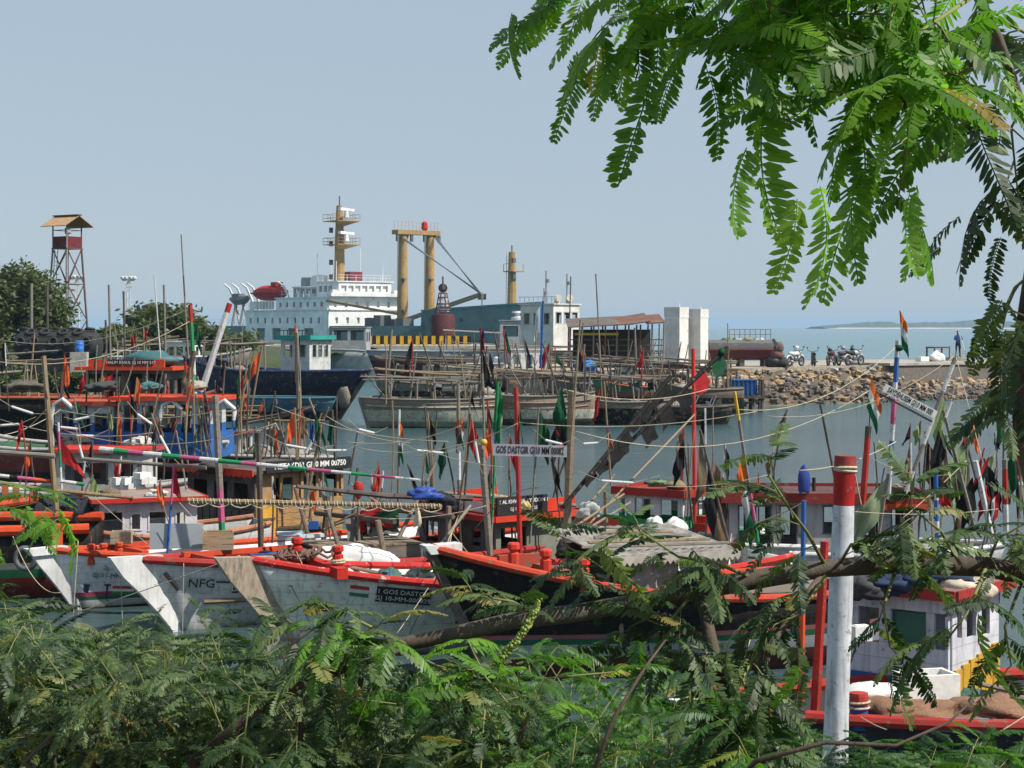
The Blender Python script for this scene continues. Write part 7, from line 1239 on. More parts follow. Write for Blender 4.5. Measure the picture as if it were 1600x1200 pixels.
# ---------------------------------------------------------------- ropes
RP = [((110, 960, 26), (375, 868, 24.5), 'pale mooring line sloping up past the white bows', .02, 1.6), ((20, 838, 27), (94, 926, 26), 'slack pale line hanging on the red-bottomed black hull', .25, 1.3), ((122, 845, 26), (114, 968, 26), 'hanging cord on the painted-flag bow', .0, 1.6), ((188, 885, 25.6), (192, 990, 25.6), 'thin cord hanging from the orange rail', 0, 1.1), ((287, 880, 25), (285, 1000, 25), 'thin cord hanging on the grey-white hull', 0, 1.1), ((463, 862, 23.8), (508, 955, 23.5), 'pale line from the red bollard across the name plate', .01, 1.4), ((455, 915, 23.6), (485, 975, 23.5), 'dark line hanging under the name plate', .0, 1.2), ((700, 870, 24), (620, 990, 23), 'pale line from the sacks to the water', .02, 1.3), ((686, 895, 23), (640, 990, 23), 'dark line beside the black bow', .0, 1.3), ((790, 885, 22), (797, 935, 22), 'frayed rope hanging from the black bow crossbeam', 0, 2.4), ((706, 832, 24.5), (690, 868, 22.6), 'left stay of the rope fan above the white bow cap', 0, 1.2), ((706, 832, 24.5), (740, 875, 22.6), 'right stay of the rope fan above the white bow cap', 0, 1.2), ((706, 832, 24.5), (700, 870, 22.6), 'middle stay of the rope fan above the white bow cap', 0, 1.2), ((706, 832, 24.5), (716, 806, 27.5), 'upper stay of the rope fan', 0, 1.2),
 ((-5, 565, 50), (300, 500, 53), 'long cord running past the fender to the striped mast', .5, 1.2), ((-5, 530, 60), (290, 485, 55), 'upper cord in front of the fender', .5, 1.0), ((-5, 682, 40), (95, 640, 45), 'cord rising past the tube lamp', .1, 1.2), ((-5, 695, 35), (72, 640, 30), 'cord tied to the bamboo mast', .1, 1.2), ((90, 640, 45), (345, 642, 40), 'cord strung before the blue and white cabin', .2, 1.2), ((0, 655, 40), (240, 676, 38), 'cord carrying the lamps near the red flag', .2, 1.2), ((100, 672, 38), (430, 662, 34), 'cord passing behind the crooked post', .35, 1.3), ((430, 635, 34), (700, 690, 27), 'cord from the dhow mast across the water', .15, 1.3), ((510, 650, 30), (640, 692, 26), 'cord with the mooring lamp', .1, 1.3), ((540, 690, 27), (720, 665, 25), 'lower twin cord over the harbour water', .12, 1.4), ((560, 700, 27), (808, 662, 24.6), 'upper twin cord over the harbour water', .2, 1.4), ((810, 660, 24.5), (1182, 643, 24), 'long pale cord from the orange-red pole over the water', .12, 1.4), ((900, 674, 24.2), (1362, 608, 28), 'long pale cord sagging to the tricolour wire', .5, 1.5), ((880, 608, 24.2), (1110, 607, 26), 'upper pale cord crossing the far boats', .15, 1.3), ((1155, 640, 24), (1400, 542, 28), 'pale cord rising to the striped mast head', .3, 1.3), ((1200, 650, 26), (1492, 556, 28), 'faint cord rising to the banded boom', .3, 1.0), ((1494, 558, 28), (1535, 720, 27), 'steep cord falling from the banded boom', 0, 1.4), ((1250, 735, 26), (1400, 690, 28), 'cord with small floats past the red mast top', .1, 1.6), ((1362, 716, 28), (1480, 742, 27), 'cord from the red pole to the banded boom', .1, 1.2), ((1180, 818, 27), (1255, 785, 26), 'white line on the grey cabin boat', .02, 2.2), ((1330, 799, 20), (1560, 795, 24), 'thin cord behind the green flag', .05, 1.1), ((1335, 735, 14.75), (1346, 790, 14.75), 'rope tail hanging from the white post head', .0, 1.8), ((1410, 810, 26), (1510, 720, 27), 'pale cord between the green flags', .02, 1.3), ((1165, 995, 17.5), (1140, 1075, 16.5), 'pale line dropping to the bow of the net boat', 0, 1.8), ((1172, 1000, 17.5), (1148, 1078, 16.5), 'second pale line dropping to the bow of the net boat', 0, 1.8), ((1600, 1120, 15.5), (1500, 1178, 15.3), 'pale mooring line below the brown nets', .01, 2.2), ((1345, 1120, 16), (1385, 1140, 15.7), 'short line from the red and blue bollard', .01, 1.6), ((280, 785, 27), (330, 840, 27), 'thin stay by the grey panel', 0, 1.0), ((150, 780, 30), (230, 850, 28), 'thin stay before the white cabin', 0, 1.0), ((660, 700, 26), (790, 730, 25), 'cord under the name board', .05, 1.1), ((600, 810, 26), (760, 790, 26), 'slack cord over the red roof', .06, 1.2), ((1040, 760, 27), (1200, 742, 27), 'cord across the green cabin roof', .06, 1.2), ((740, 830, 24.5), (840, 762, 25), 'thin black hose looping past the red pole', -.15, 1.6)]
for a, b, lab, sag, w_ in RP: rope(lab, P(*a), P(*b), sag, w_ * a[2] / F / 2, M_BLACK if 'black hose' in lab or 'dark line' in lab else None)

# thickets of thin canes with small flags
CF = [('red', C_RED), ('dark green', C_DGR), ('black', C_BLK), ('orange', C_ORG), ('pale green', C_LGR), ('brown', C_BRN), ('bare', None)]
rc = random.Random(31)
def canes(n, xr, footr, z, hr, where, wts, wd=(2.2, 3.4)):
    for k in range(n):
        nm, mt = rc.choices(CF, wts)[0]; fx = rc.uniform(*xr); fy = rc.uniform(*footr); ht = rc.uniform(*hr); tl = rc.gauss(0, 12); top = (fx + tl, fy - ht); sg = rc.choice(['t', 'd', 'n', 'd', 'r4 d3', 'w2 d4'] if nm != 'bare' else ['n', 'd', 't', 'd']); sd = rc.choice((-1, 1)); hh = rc.uniform(16, 38)
        f_ = fl((top[0], top[1] + 1), (-tl * hh / ht, hh), (sd * rc.uniform(6, 15), rc.uniform(8, 22)), [mt], droop=rc.uniform(.2, .8), tri=rc.random() < .4, ph=k) if mt else None
        lab = ('bare thin cane standing ' if mt is None else 'thin cane with a small ' + nm + ' flag ') + where; FP(lab, top, (fx, fy), rc.uniform(*wd), sg, f_, z=z, name='cane' if mt is None else 'flag_cane', cat='cane' if mt is None else 'flag', group=(nm + ' canes ' if mt is None else nm + ' flag canes ') + where, bend=(rc.gauss(0, .05), 0, 0), n=5)
canes(26, (95, 420), (688, 735), 1.0, (80, 150), 'around the blue and white cabin', (4, 3, 3, 4, 1, 1, 4)); canes(16, (10, 300), (620, 660), 1.8, (60, 110), 'behind the orange roofs', (2, 2, 2, 2, 1, 1, 6), (1.8, 2.6)); canes(16, (590, 910), (790, 862), .95, (110, 200), 'among the front raft cabins', (2, 3, 3, 1, 1, 1, 5)); canes(12, (1050, 1230), (800, 860), .9, (90, 180), 'around the green and white cabin', (1, 2, 4, 1, 1, 2, 4)); canes(20, (1350, 1600), (810, 870), 1.0, (80, 190), 'beyond the thick white post', (3, 3, 4, 1, 2, 2, 4)); canes(14, (0, 300), (760, 835), .9, (70, 150), 'around the white cabin', (3, 1, 2, 1, 1, 1, 5)); canes(10, (420, 600), (800, 850), .95, (60, 120), 'beside the plank box', (2, 1, 2, 1, 0, 1, 5)); canes(14, (370, 560), (715, 760), 1.0, (70, 140), 'between the dhow and the timber cabin', (2, 2, 2, 3, 0, 1, 5)); canes(30, (570, 1050), (600, 632), 1.4, (40, 95), 'along the far weathered boats', (1, 1, 2, 1, 0, 1, 9), (1.6, 2.8))

for k, (px, py, w_, h_, nm) in enumerate(((1448, 690, 26, 60, 'black'), (1478, 705, -30, 50, 'brown'), (1512, 700, -34, 66, 'pale green'), (1538, 720, 28, 48, 'black'), (1556, 735, -26, 44, 'red'), (1492, 745, 30, 52, 'black'), (1430, 735, -24, 40, 'dark green'), (1588, 700, -20, 60, 'dark green'), (1115, 720, 22, 60, 'brown'), (1068, 690, -18, 40, 'black'), (842, 640, 18, 54, 'dark green'), (876, 650, -16, 46, 'black'), (735, 650, 14, 44, 'red'))):
    FP('slack full-size ' + nm + ' flag on a ' + ('crooked' if k % 2 else 'leaning') + ' cane ' + ('right of the striped mast' if px > 1300 else 'near the slanting booms' if px > 1000 else 'near the lettered board'), (px, py - 4), (px + (18 if k % 2 else -14), 850), 3.5, 'n' if k % 3 else 'd', fl((px, py), (2 if k % 2 else -2, h_), (w_, 26), [dict(CF)[nm]], droop=.35, amp=.09, ph=k * 1.3, ny=10, nx=9), z=.95, group='slack ' + nm + ' flags ' + ('right of the striped mast' if px > 1300 else 'by the booms' if px > 1000 else 'by the board'))
# ---------------------------------------------------------------- near foliage (bipinnate mimosa)
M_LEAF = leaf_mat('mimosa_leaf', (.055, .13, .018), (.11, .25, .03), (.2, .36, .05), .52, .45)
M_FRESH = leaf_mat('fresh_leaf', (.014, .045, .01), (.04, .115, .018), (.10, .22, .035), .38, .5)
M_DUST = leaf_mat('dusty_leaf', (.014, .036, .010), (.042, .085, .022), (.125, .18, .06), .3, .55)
M_TWIG = plain((.16, .17, .05), .7, 0, .3, 20); M_LIMB = wood((.062, .042, .029), .45, .85, (8, 8, 2), 6)
def pinna(seed, L=.085, n=15, ll=.0155, lw=.0052, droop=.3, fold=.35):
    """one feather of a leaf along +x, returns vertices and quads (numpy)"""
    rs = np.random.RandomState(seed); vs = []; fs = []
    def axis(f): return np.array([L * f * (1 - .12 * droop * f), .004 * math.sin(f * 3 + seed), -L * droop * f * f])
    for i in range(n):
        f = (i + .6) / n; c = axis(f); t = axis(min(1, f + .05)) - axis(f - .05); t /= np.linalg.norm(t); s0 = math.sin(math.pi * (.16 + .8 * f)) ** .5 * (1 if i < n - 1 else .8)
        for sd in (1, -1):
            if rs.rand() < .05: continue
            out = np.array([t[0] * .42, sd * .9, t[2] * .42 - fold * (.6 + .5 * rs.rand())]); out += rs.normal(0, .12, 3); out /= np.linalg.norm(out); l = ll * s0 * rs.uniform(.72, 1.14); wv = t - out * t.dot(out); wv /= np.linalg.norm(wv); wv *= lw * rs.uniform(.85, 1.1)
            o = len(vs); vs += [c, c + out * l * .25 - wv * .5, c + out * l * .75 - wv * .46, c + out * l, c + out * l * .75 + wv * .46, c + out * l * .25 + wv * .5]; fs += [(o, o + 1, o + 2, o + 5), (o + 5, o + 2, o + 4, o + 4)] if False else [(o, o + 1, o + 4, o + 5), (o + 1, o + 2, o + 3, o + 4)]
    k = 6
    for i in range(k):
        a, b = axis(i / k), axis((i + 1) / k); o = len(vs); w_ = .0006; vs += [a + [0, -w_, 0], b + [0, -w_, 0], b + [0, w_, 0], a + [0, w_, 0]]; fs += [(o, o + 1, o + 2, o + 3)]
        o = len(vs); vs += [a + [0, 0, -w_], b + [0, 0, -w_], b + [0, 0, w_], a + [0, 0, w_]]; fs += [(o, o + 1, o + 2, o + 3)]
    return np.array(vs), np.array(fs)
def pinna_lo(seed, L=.085, n=15, ll=.0155, lw=.0052, droop=.3, fold=.35):
    vs, fs = pinna(seed, L, n, ll, lw, droop, fold); nv = len(vs) - 48; q = vs[:nv].reshape(-1, 6, 3); kite = np.stack([q[:, 0], (q[:, 1] + q[:, 2]) / 2, q[:, 3], (q[:, 4] + q[:, 5]) / 2], 1).reshape(-1, 3); r_ = vs[nv:].reshape(-1, 4, 3)[::2].reshape(-1, 3)
    vs = np.concatenate([kite, r_]); return vs, np.arange(len(vs)).reshape(-1, 4)
PINS = [pinna(s, .085 * q, n, .0195 * w_, .0046, d, fo) for s, q, n, w_, d, fo in ((1, 1, 20, 1, .25, .35), (2, 1.15, 22, 1, .5, .5), (3, .85, 17, .95, .15, .25), (4, 1.1, 21, 1.1, .7, .6), (5, .7, 15, .9, .3, .3), (6, 1.0, 20, 1.05, .4, .9))]
PLO = [pinna_lo(s, .085 * q, n, .0180 * w_, .0048, d, fo) for s, q, n, w_, d, fo in ((1, 1, 20, 1, .25, .35), (2, 1.15, 22, 1, .5, .5), (3, .85, 17, .95, .15, .25), (4, 1.1, 21, 1.1, .7, .6), (5, .7, 15, .9, .3, .3), (6, 1.0, 20, 1.05, .4, .9))]
def frame_of(d, rs, spin=.5):
    d = Vector(d).normalized(); up = V(0, 0, 1) + V(rs.gauss(0, spin), rs.gauss(0, spin), 0); y = up.cross(d)
    if y.length < .1: y = V(1, 0, 0).cross(d)
    y.normalize(); z = d.cross(y); return Matrix((d, y, z)).transposed()
class Plant:
    def __init__(s, name, label, cat, base, seed, mat, limbmat=None):
        s.t = T(name, label, cat, base); s.b = Vector(base); s.rs = random.Random(seed); s.pl = []; s.tw = MB(); s.cur = .5; s.mat = mat; s.limbmat = limbmat or M_LIMB; s.seed = seed
    def limb(s, pts, r, name='branch'):
        MB().tube([Vector(p) - s.b for p in pts], r, 9).build(name, s.limbmat, s.t, smooth=True)
    def twig(s, pts, r=.002): s.tw.tube([Vector(p) - s.b for p in pts], r, 5)
    def leaf(s, p, d, pairs=3, sc=1.0, droop=.35, spread=.9):
        """one compound leaf: petiole, then pairs of feathers"""
        rs = s.rs; p = Vector(p); d = Vector(d).normalized(); L = .035 * sc * (pairs * .5 + .4); e = p + d * L - V(0, 0, L * droop * .4); s.tw.tube([p - s.b, (p + e) / 2 - s.b + V(0, 0, .003), e - s.b], [.0011 * sc, .001 * sc, .0007 * sc], 4)
        side = d.cross(V(0, 0, 1)); side = side.normalized() if side.length > .05 else V(1, 0, 0)
        for k in range(pairs):
            q = p.lerp(e, (k + 1) / pairs)
            for sd in (1, -1): s.pl.append((q, (d * (.35 + .5 * (k + 1) / pairs) + side * sd * spread + V(rs.gauss(0, .18), rs.gauss(0, .18), rs.gauss(-droop * .5, .18))).normalized(), sc * rs.uniform(.8, 1.1), rs.randrange(len(PINS)), s.cur))
    def pin(s, p, d, sc, k): s.pl.append((Vector(p), Vector(d).normalized(), sc, k, .5))
    def spray(s, pts, n, sc=1.0, pairs=3, r=.002, droop=.4, up=.2):
        """a twig with leaves alternating along it"""
        s.cur = s.rs.random(); pts = [Vector(p) for p in pts]; s.twig(pts, [r, r * .5] if len(pts) == 2 else [lerp(r, r * .4, i / (len(pts) - 1)) for i in range(len(pts))]); k = len(pts) - 1
        for i in range(n):
            f = (i + 1) / n * k; j = min(int(f), k - 1); p = pts[j].lerp(pts[j + 1], f - j); d = (pts[j + 1] - pts[j]).normalized(); q = V(s.rs.gauss(0, 1), s.rs.gauss(0, 1), s.rs.gauss(up, .6)); q = (q - d * q.dot(d)).normalized(); s.leaf(p, d * .6 + q, s.rs.choice([pairs - 1, pairs, pairs]), sc * s.rs.uniform(.8, 1.15), droop)
    def done(s, nbig=300, twmat=None):
        rs = s.rs; cam_ = V(0, 0, H); sz = [(q[2] / max(.3, q[0].y), i) for i, q in enumerate(s.pl)]
        vis = [i for v_, i in sorted(sz, reverse=True) if -40 < CX + s.pl[i][0].x / max(.3, s.pl[i][0].y) * F < 1640 and -40 < CY - (s.pl[i][0].z - H) / max(.3, s.pl[i][0].y) * F < 1240][:nbig]; big = set(vis); me = []
        for k, (vs, fs) in enumerate(PINS): o = mesh_np('leaf', vs, fs, s.mat); me.append(o.data); bpy.data.objects.remove(o)
        AV = []; AF = []; AC = []; off = 0; rr = np.random.RandomState(s.seed)
        for i, (p, d, sc, k, tn) in enumerate(s.pl):
            M_ = frame_of(d, rs) 
            if i in big:
                o = bpy.data.objects.new('leaf', me[k]); COL.objects.link(o); o.parent = s.t; M4 = (M_ * sc).to_4x4(); M4.translation = p - s.b; o.matrix_local = M4
            else:
                vs, fs = PLO[k]; AV.append(vs @ np.array(M_ * sc).T + np.array(p - s.b)); AF.append(fs + off); off += len(vs); AC.append(np.full(len(fs), min(.985, tn * .72 + rr.rand() * .27)))
        if AV: o = mesh_np('foliage', np.concatenate(AV), np.concatenate(AF), s.mat, s.t, np.concatenate(AC)); o['kind'] = 'stuff'
        if s.tw.v: s.tw.build('twigs', twmat or M_TWIG, s.t, smooth=True)['kind'] = 'stuff'
def PX(pts): return [P(*q) for q in pts]
# --- overhanging tree at the upper right
A = Plant('mimosa_tree', 'overhanging mimosa tree with feathery bright green leaves against the sky', 'tree', (1.25, 2.3, bankz(1.25, 2.3) - .1), 1, M_LEAF)
A.limb([(1.25, 2.3, 2.6), (1.2, 2.28, 3.6), (1.1, 2.2, 4.4), (1.0, 2.1, 5.0), (.8, 2.0, 5.25)], [.07, .06, .05, .035, .02], 'trunk')
A.limb([(1.1, 2.2, 4.4), (.8, 2.15, 4.85), (.5, 2.1, 4.92), (.3, 2.05, 4.98), (.1, 2.0, 4.95)], [.03, .02, .014, .008, .004]); A.limb([(1.0, 2.1, 5.0), (.6, 1.95, 5.1), (.35, 1.85, 5.05), (.2, 1.8, 4.95)], [.025, .015, .009, .004])
A.limb(PX([(1690, 640, 2.25), (1650, 430, 2.2), (1625, 250, 2.15), (1560, 60, 2.1), (1500, -60, 2.1)]), [.008, .008, .007, .006, .005])
tw = [([(1520, -5, 1.9), (1400, 75, 1.85), (1300, 45, 1.8), (1200, 5, 1.8)], 6, 2), ([(1480, -65, 2.0), (1330, -75, 1.95), (1180, -55, 1.9), (1040, -55, 1.9)], 6, 2), ([(1540, 105, 1.9), (1420, 125, 1.8), (1340, 145, 1.75)], 4, 2), ([(1570, 165, 2.0), (1480, 115, 1.9), (1400, 55, 1.85), (1320, -45, 1.85)], 5, 2), ([(1300, 45, 1.8), (1230, 85, 1.8), (1180, 95, 1.8)], 2, 2), ([(1400, 75, 1.85), (1420, 195, 1.8), (1415, 255, 1.8)], 3, 1), ([(1040, -55, 1.9), (960, -75, 1.9), (870, -75, 1.9)], 3, 2)]
for pts, n_, pr in tw: A.spray(PX(pts), n_, 1.2, pr, .0026, .6)
rs = A.rs
for k in range(34):
    px = rs.uniform(1100, 1570); py = rs.uniform(-90, 70) if px > 1300 else rs.uniform(-120, 0); A.leaf(P(px, py, rs.uniform(1.75, 2.1)), V(rs.uniform(-1, .6), rs.uniform(-.5, .3), rs.uniform(-.9, .2)), rs.choice([1, 2]), rs.uniform(1.0, 1.35), .6)
for k in range(6): A.leaf(P(rs.uniform(900, 1180), rs.uniform(-70, 30), rs.uniform(1.85, 2.15)), V(rs.uniform(-1, .2), rs.uniform(-.4, .3), rs.uniform(-.9, .1)), 2, rs.uniform(.9, 1.15), .6)
for px, py, dx, dz, sc, Y, k in ((1240, 310, -.05, -1, 1.1, 1.7, 0), (1285, 290, .28, -1, 1.15, 1.7, 1), (1165, 230, -.3, -1, 1.1, 1.75, 5), (1420, 300, -.1, -1, 1.0, 1.7, 5), (1430, 290, .15, -1, 1.1, 1.75, 0), (1190, 170, .02, -1, 1.75, 1.8, 5), (1020, 110, -.12, -1, 1.5, 1.8, 5), (1100, 110, .35, -1, 1.1, 1.85, 0), (860, 10, -1, -.5, 1.1, 1.9, 2), (800, 20, -.3, -1, .8, 1.9, 5), (950, 40, -.8, -.8, 1.2, 1.9, 0), (940, 40, .05, -1, 1.15, 1.9, 2), (1060, 100, -.35, -1, .9, 1.9, 2), (1200, 60, .05, -1, 1.2, 1.8, 0)): A.pin(P(px, py, Y), V(dx, .05, dz), sc, k)
for k in range(70): A.leaf(P(rs.uniform(1050, 1480), rs.uniform(-620, -230), rs.uniform(1.45, 2.0)), V(rs.uniform(-1, 1), rs.uniform(-1, 1), rs.uniform(-.6, .4)), 3, rs.uniform(1.0, 1.3), .5)  # unseen leaves above the view, added to shade the left fronds
for k in range(70): A.leaf(P(rs.uniform(1080, 1360), rs.uniform(-520, -220), rs.uniform(1.7, 1.92)), V(rs.uniform(-1, 1), rs.uniform(-1, 1), rs.uniform(-.5, .3)), 3, rs.uniform(1.0, 1.3), .3)  # second unseen cluster, added to deepen that shade
A.limb([(.8, 2.0, 5.25), (.6, 1.8, 5.2), (.35, 1.7, 5.15), (.15, 1.7, 5.1)], [.02, .012, .008, .004])
A.done(300)
# dark spray hanging at the right edge
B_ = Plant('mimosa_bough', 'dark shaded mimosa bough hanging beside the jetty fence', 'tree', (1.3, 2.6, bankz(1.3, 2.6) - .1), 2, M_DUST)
B_.limb([(1.3, 2.6, 2.6), (1.22, 2.55, 3.4), (1.1, 2.4, 4.2), (1.0, 2.3, 4.55)], [.05, .045, .035, .02], 'trunk'); B_.limb(PX([(1680, 300, 2.3), (1610, 420, 2.3), (1590, 560, 2.3), (1600, 700, 2.35), (1640, 860, 2.4)]), [.006, .008, .009, .011, .015])
for pts, n_ in (([(1620, 120, 2.2), (1580, 200, 2.2), (1590, 300, 2.2)], 4), ([(1610, 430, 2.25), (1585, 450, 2.25), (1570, 480, 2.2)], 3), ([(1630, 520, 2.3), (1605, 560, 2.3), (1600, 600, 2.3)], 3), ([(1620, 60, 2.2), (1580, 40, 2.2), (1540, 10, 2.2)], 3)): B_.spray(PX(pts), n_, 1.25, 2, .0025, .6)
for px, py, dx, dz, sc, k in ((1500, 340, -.9, -.6, .8, 0), (1560, 370, -.3, -1, .85, 1), (1470, 385, -1, -.5, .6, 5), (1570, 470, -.4, -1, 1.1, 3), (1595, 500, -.4, -.8, .8, 0)): B_.pin(P(px, py, 2.2), V(dx, 0, dz), sc, k)
B_.done(120)
# limb across the right half with hanging leaves
C_ = Plant('mimosa_branch_tree', 'mimosa with a bare brown limb arching before the thick white post', 'tree', (1.75, 3.3, bankz(1.75, 3.3) - .1), 3, M_DUST)
C_.limb([(1.75, 3.3, 2.5), (1.7, 3.3, 3.0), (1.55, 3.25, 3.5), (1.3, 3.2, 3.8), P(1760, 935, 3.15)], [.07, .06, .05, .04, .03], 'trunk')
C_.limb(PX([(1760, 935, 3.15), (1650, 905, 3.1), (1540, 885, 3.05), (1400, 880, 3.0), (1290, 888, 2.98), (1180, 905, 2.95), (1080, 925, 2.95), (1000, 940, 2.95), (900, 958, 2.92), (800, 970, 2.9), (700, 993, 2.9), (600, 1012, 2.9), (520, 1030, 2.9)]), [.03, .02, .018, .017, .015, .0165, .015, .014, .015, .014, .013, .011, .008])
C_.limb(PX([(1095, 925, 2.95), (1110, 1000, 2.9), (1125, 1060, 2.9), (1145, 1110, 2.85)]), [.010, .011, .011, .009]); C_.limb(PX([(1290, 890, 2.98), (1210, 1000, 2.9), (1180, 1080, 2.85), (1190, 1170, 2.8)]), [.006, .005, .004, .003]); C_.limb(PX([(1490, 885, 3.05), (1495, 830, 3.0), (1500, 800, 3.0)]), [.008, .006, .004])
for pts, n_ in (([(1290, 885, 2.98), (1260, 830, 2.9), (1230, 790, 2.85), (1200, 740, 2.8)], 5), ([(1310, 885, 3), (1330, 850, 2.9), (1390, 870, 2.9)], 4), ([(1500, 880, 3.0), (1470, 830, 2.9), (1420, 790, 2.9)], 6), ([(1540, 885, 3.05), (1560, 840, 3), (1600, 820, 3)], 6), ([(1180, 905, 2.95), (1120, 880, 2.9), (1060, 870, 2.9), (1000, 830, 2.85)], 6), ([(1000, 940, 2.95), (960, 900, 2.9), (930, 880, 2.9), (880, 850, 2.9)], 5), ([(1080, 930, 2.9), (1040, 980, 2.9), (990, 960, 2.9)], 5), ([(1290, 900, 2.95), (1250, 960, 2.9), (1200, 980, 2.9)], 6), ([(1400, 890, 3), (1380, 950, 2.9), (1390, 1010, 2.9)], 2), ([(1540, 890, 3), (1510, 960, 2.9), (1480, 1000, 2.9)], 3), ([(1600, 900, 3.1), (1570, 980, 3), (1580, 1040, 3)], 2), ([(1190, 1000, 2.9), (1160, 1060, 2.85), (1190, 1150, 2.8)], 7), ([(1120, 1020, 2.9), (1080, 1010, 2.9), (1060, 1040, 2.85)], 5), ([(850, 965, 2.9), (800, 940, 2.9), (740, 930, 2.9)], 4), ([(640, 1010, 2.9), (560, 970, 2.8), (470, 985, 2.75)], 6), ([(620, 1010, 2.9), (700, 1050, 2.8), (740, 1120, 2.7)], 6)): C_.spray(PX(pts), n_, 1.12, 2, .0035, .5)
for px, py, dx, dz, sc, k in ((1480, 980, -1, -.55, 1.6, 1), (1240, 1010, .1, -1, 1.6, 0), (1170, 990, 0, -1, 2.0, 5), (1200, 1060, .1, -1, 1.9, 5), (1530, 960, -.2, -1, 1.6, 3), (1080, 860, .6, -.6, 1.5, 0), (940, 850, .7, -.7, 1.5, 0), (1200, 740, .5, -.6, 1.1, 2), (1420, 850, .8, .1, 1.5, 0), (1010, 1000, .3, -1, 1.2, 0), (900, 1010, .9, .2, 1.3, 1)): C_.pin(P(px, py, 2.85), V(dx, 0, dz), sc, k)
# flower spike
m = MB()
for k in range(170):
    f = k / 170; c = P(lerp(842, 770, f) + 10 * math.sin(f * 3), lerp(938, 1040, f), 2.85); g = k * 2.4; ra = .006 * (1 - .5 * (1 - f) ** 3) * C_.rs.uniform(.7, 1.2); q = c + V(math.cos(g) * ra, math.sin(g) * ra, C_.rs.gauss(0, .001)); s0 = C_.rs.uniform(.0016, .0036); m.blob(q - C_.b, (s0, s0, s0 * 1.2), 5, 3, 0, k)
m.build('flower_spike', plain((.26, .32, .07), .7, 0, .4, 60, 0), C_.t, smooth=True)
C_.done(300)
# bushes along the bottom
def bush(label, seed, base, tops, nspray, mat, n_, scl=1.0, pairs=4, dens=7, nbig=220, dead=0):
    b = Plant('mimosa_bush', label, 'bush', (base[0], base[1], bankz(*base) - .1), seed, mat); r2 = b.rs
    for k in range(nspray):
        px = r2.uniform(tops[0][0], tops[-1][0]); top = np.interp(px, [q[0] for q in tops], [q[1] for q in tops]); Y = r2.uniform(2.6, 4.8); py = top + (1215 - top) * r2.random() ** 1.3 + (12 if Y < 3.2 else 0); e = P(px, py, Y); st = V(base[0], base[1], b.b.z + .2).lerp(e, .55) + V(r2.gauss(0, .12), r2.gauss(0, .15), -.15)
        mid = st.lerp(e, .5) + V(0, 0, .08); b.spray([st.lerp(mid, .6), mid, e], dens, scl * r2.uniform(.65, 1.4), pairs, .003, .45)
        if k % 4 == 0: b.limb([V(base[0], base[1], b.b.z), V(base[0], base[1], b.b.z + .3).lerp(st, .5) + V(0, 0, .1), st, mid], [.018, .012, .006, .003], 'stem')
    b.done(nbig); return b
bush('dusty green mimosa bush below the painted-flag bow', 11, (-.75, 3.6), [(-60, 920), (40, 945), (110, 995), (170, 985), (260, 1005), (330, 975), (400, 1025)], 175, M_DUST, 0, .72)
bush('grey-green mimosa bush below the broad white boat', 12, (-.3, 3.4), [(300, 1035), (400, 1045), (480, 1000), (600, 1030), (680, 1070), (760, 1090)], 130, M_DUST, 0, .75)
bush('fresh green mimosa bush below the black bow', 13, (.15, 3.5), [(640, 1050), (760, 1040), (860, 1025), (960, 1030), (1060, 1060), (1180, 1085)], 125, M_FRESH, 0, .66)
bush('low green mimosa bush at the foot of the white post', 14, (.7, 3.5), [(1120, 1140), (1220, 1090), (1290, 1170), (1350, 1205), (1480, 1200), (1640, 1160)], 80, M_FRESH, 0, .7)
# brighter sprays and dead stems in front of the bushes
G_ = Plant('mimosa_shoot', 'bright green mimosa shoots arching in front of the bushes', 'plant', (-.35, 2.9, bankz(-.35, 2.9) - .1), 22, M_LEAF)
G_.limb([(-.35, 2.9, 2.6), (-.34, 2.85, 3.3), P(470, 1120, 2.75)], [.012, .008, .004], 'stem'); G_.limb([(-.35, 2.9, 2.6), (-.1, 2.85, 3.4), P(820, 1130, 2.7)], [.012, .008, .004], 'stem')
for pts, n_ in (([(470, 1120, 2.75), (440, 1020, 2.75), (500, 975, 2.75), (600, 995, 2.75)], 5), ([(820, 1130, 2.7), (850, 1060, 2.7), (960, 1050, 2.7)], 4), ([(820, 1130, 2.7), (760, 1060, 2.75), (740, 1020, 2.75)], 3), ([(470, 1120, 2.75), (540, 1090, 2.7), (620, 1100, 2.7)], 4)): G_.spray(PX(pts), n_, .95, 2, .0025, .5)
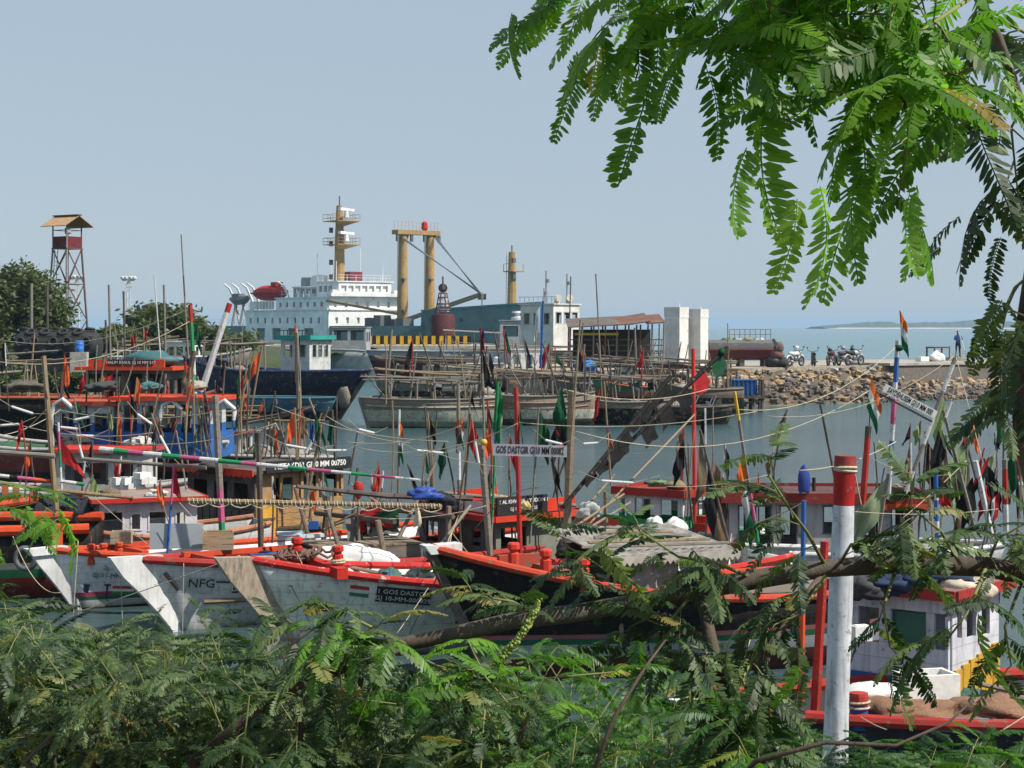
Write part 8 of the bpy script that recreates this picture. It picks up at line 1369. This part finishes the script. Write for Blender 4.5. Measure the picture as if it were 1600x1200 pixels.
for px, py, dx, dz, sc, k in ((490, 965, .8, -.2, 1.5, 0), (520, 975, .9, -.35, 1.4, 2), (1000, 1000, .1, -1, 1.2, 1), (1245, 1040, -.3, -.9, .9, 0)): G_.pin(P(px, py, 2.75), V(dx, 0, dz), sc, k)
G_.done(80)
X_ = Plant('dead_shrub', 'dead brown shrub with bare crooked stems among the bushes', 'shrub', (-.1, 3.2, bankz(-.1, 3.2) - .1), 23, M_DUST)
for pts, r0 in (([(300, 1190, 2.7), (400, 1110, 2.7), (470, 1070, 2.72), (560, 1040, 2.75), (640, 1010, 2.8)], .009), ([(40, 1190, 2.8), (110, 1120, 2.8), (160, 1085, 2.85), (190, 1050, 2.9)], .006), ([(930, 1200, 2.6), (960, 1120, 2.6), (1010, 1040, 2.65), (1040, 1000, 2.7)], .004), ([(1180, 1190, 2.6), (1290, 1160, 2.6), (1400, 1165, 2.6), (1480, 1130, 2.65), (1520, 1095, 2.7)], .004), ([(100, 1150, 2.7), (250, 1130, 2.7), (330, 1090, 2.7)], .003)):
    X_.limb([(X_.b.x, X_.b.y, X_.b.z), Vector((X_.b.x, X_.b.y, X_.b.z + .3)).lerp(P(*pts[0]), .5)] + PX(pts), [.014, .011] + [lerp(r0, r0 * .35, i / (len(pts) - 1)) for i in range(len(pts))], 'stem')
# sprigs at the left edge and foot of the bamboo mast
D_ = Plant('mimosa_sapling', 'slender mimosa sapling with a leafy tip before the bamboo mast', 'plant', (-1.1, 3.4, bankz(-1.1, 3.4) - .1), 21, M_LEAF)
D_.limb([(-1.1, 3.4, 2.6), (-1.05, 3.3, 3.4), P(-60, 860, 3.1)], [.012, .009, .005], 'stem')
D_.spray(PX([(-60, 860, 3.1), (-10, 800, 3.0), (60, 785, 2.95), (95, 810, 2.9)]), 5, .7, 2, .002, .5)
for px, py, dx, dz, sc, k in ((95, 795, .5, -.8, .9, 0), (105, 815, .6, -1, .85, 1), (40, 790, .3, -.9, .8, 2), (0, 790, .6, -.2, .9, 0)): D_.pin(P(px, py, 2.9), V(dx, 0, dz), sc, k)
D_.done(60)
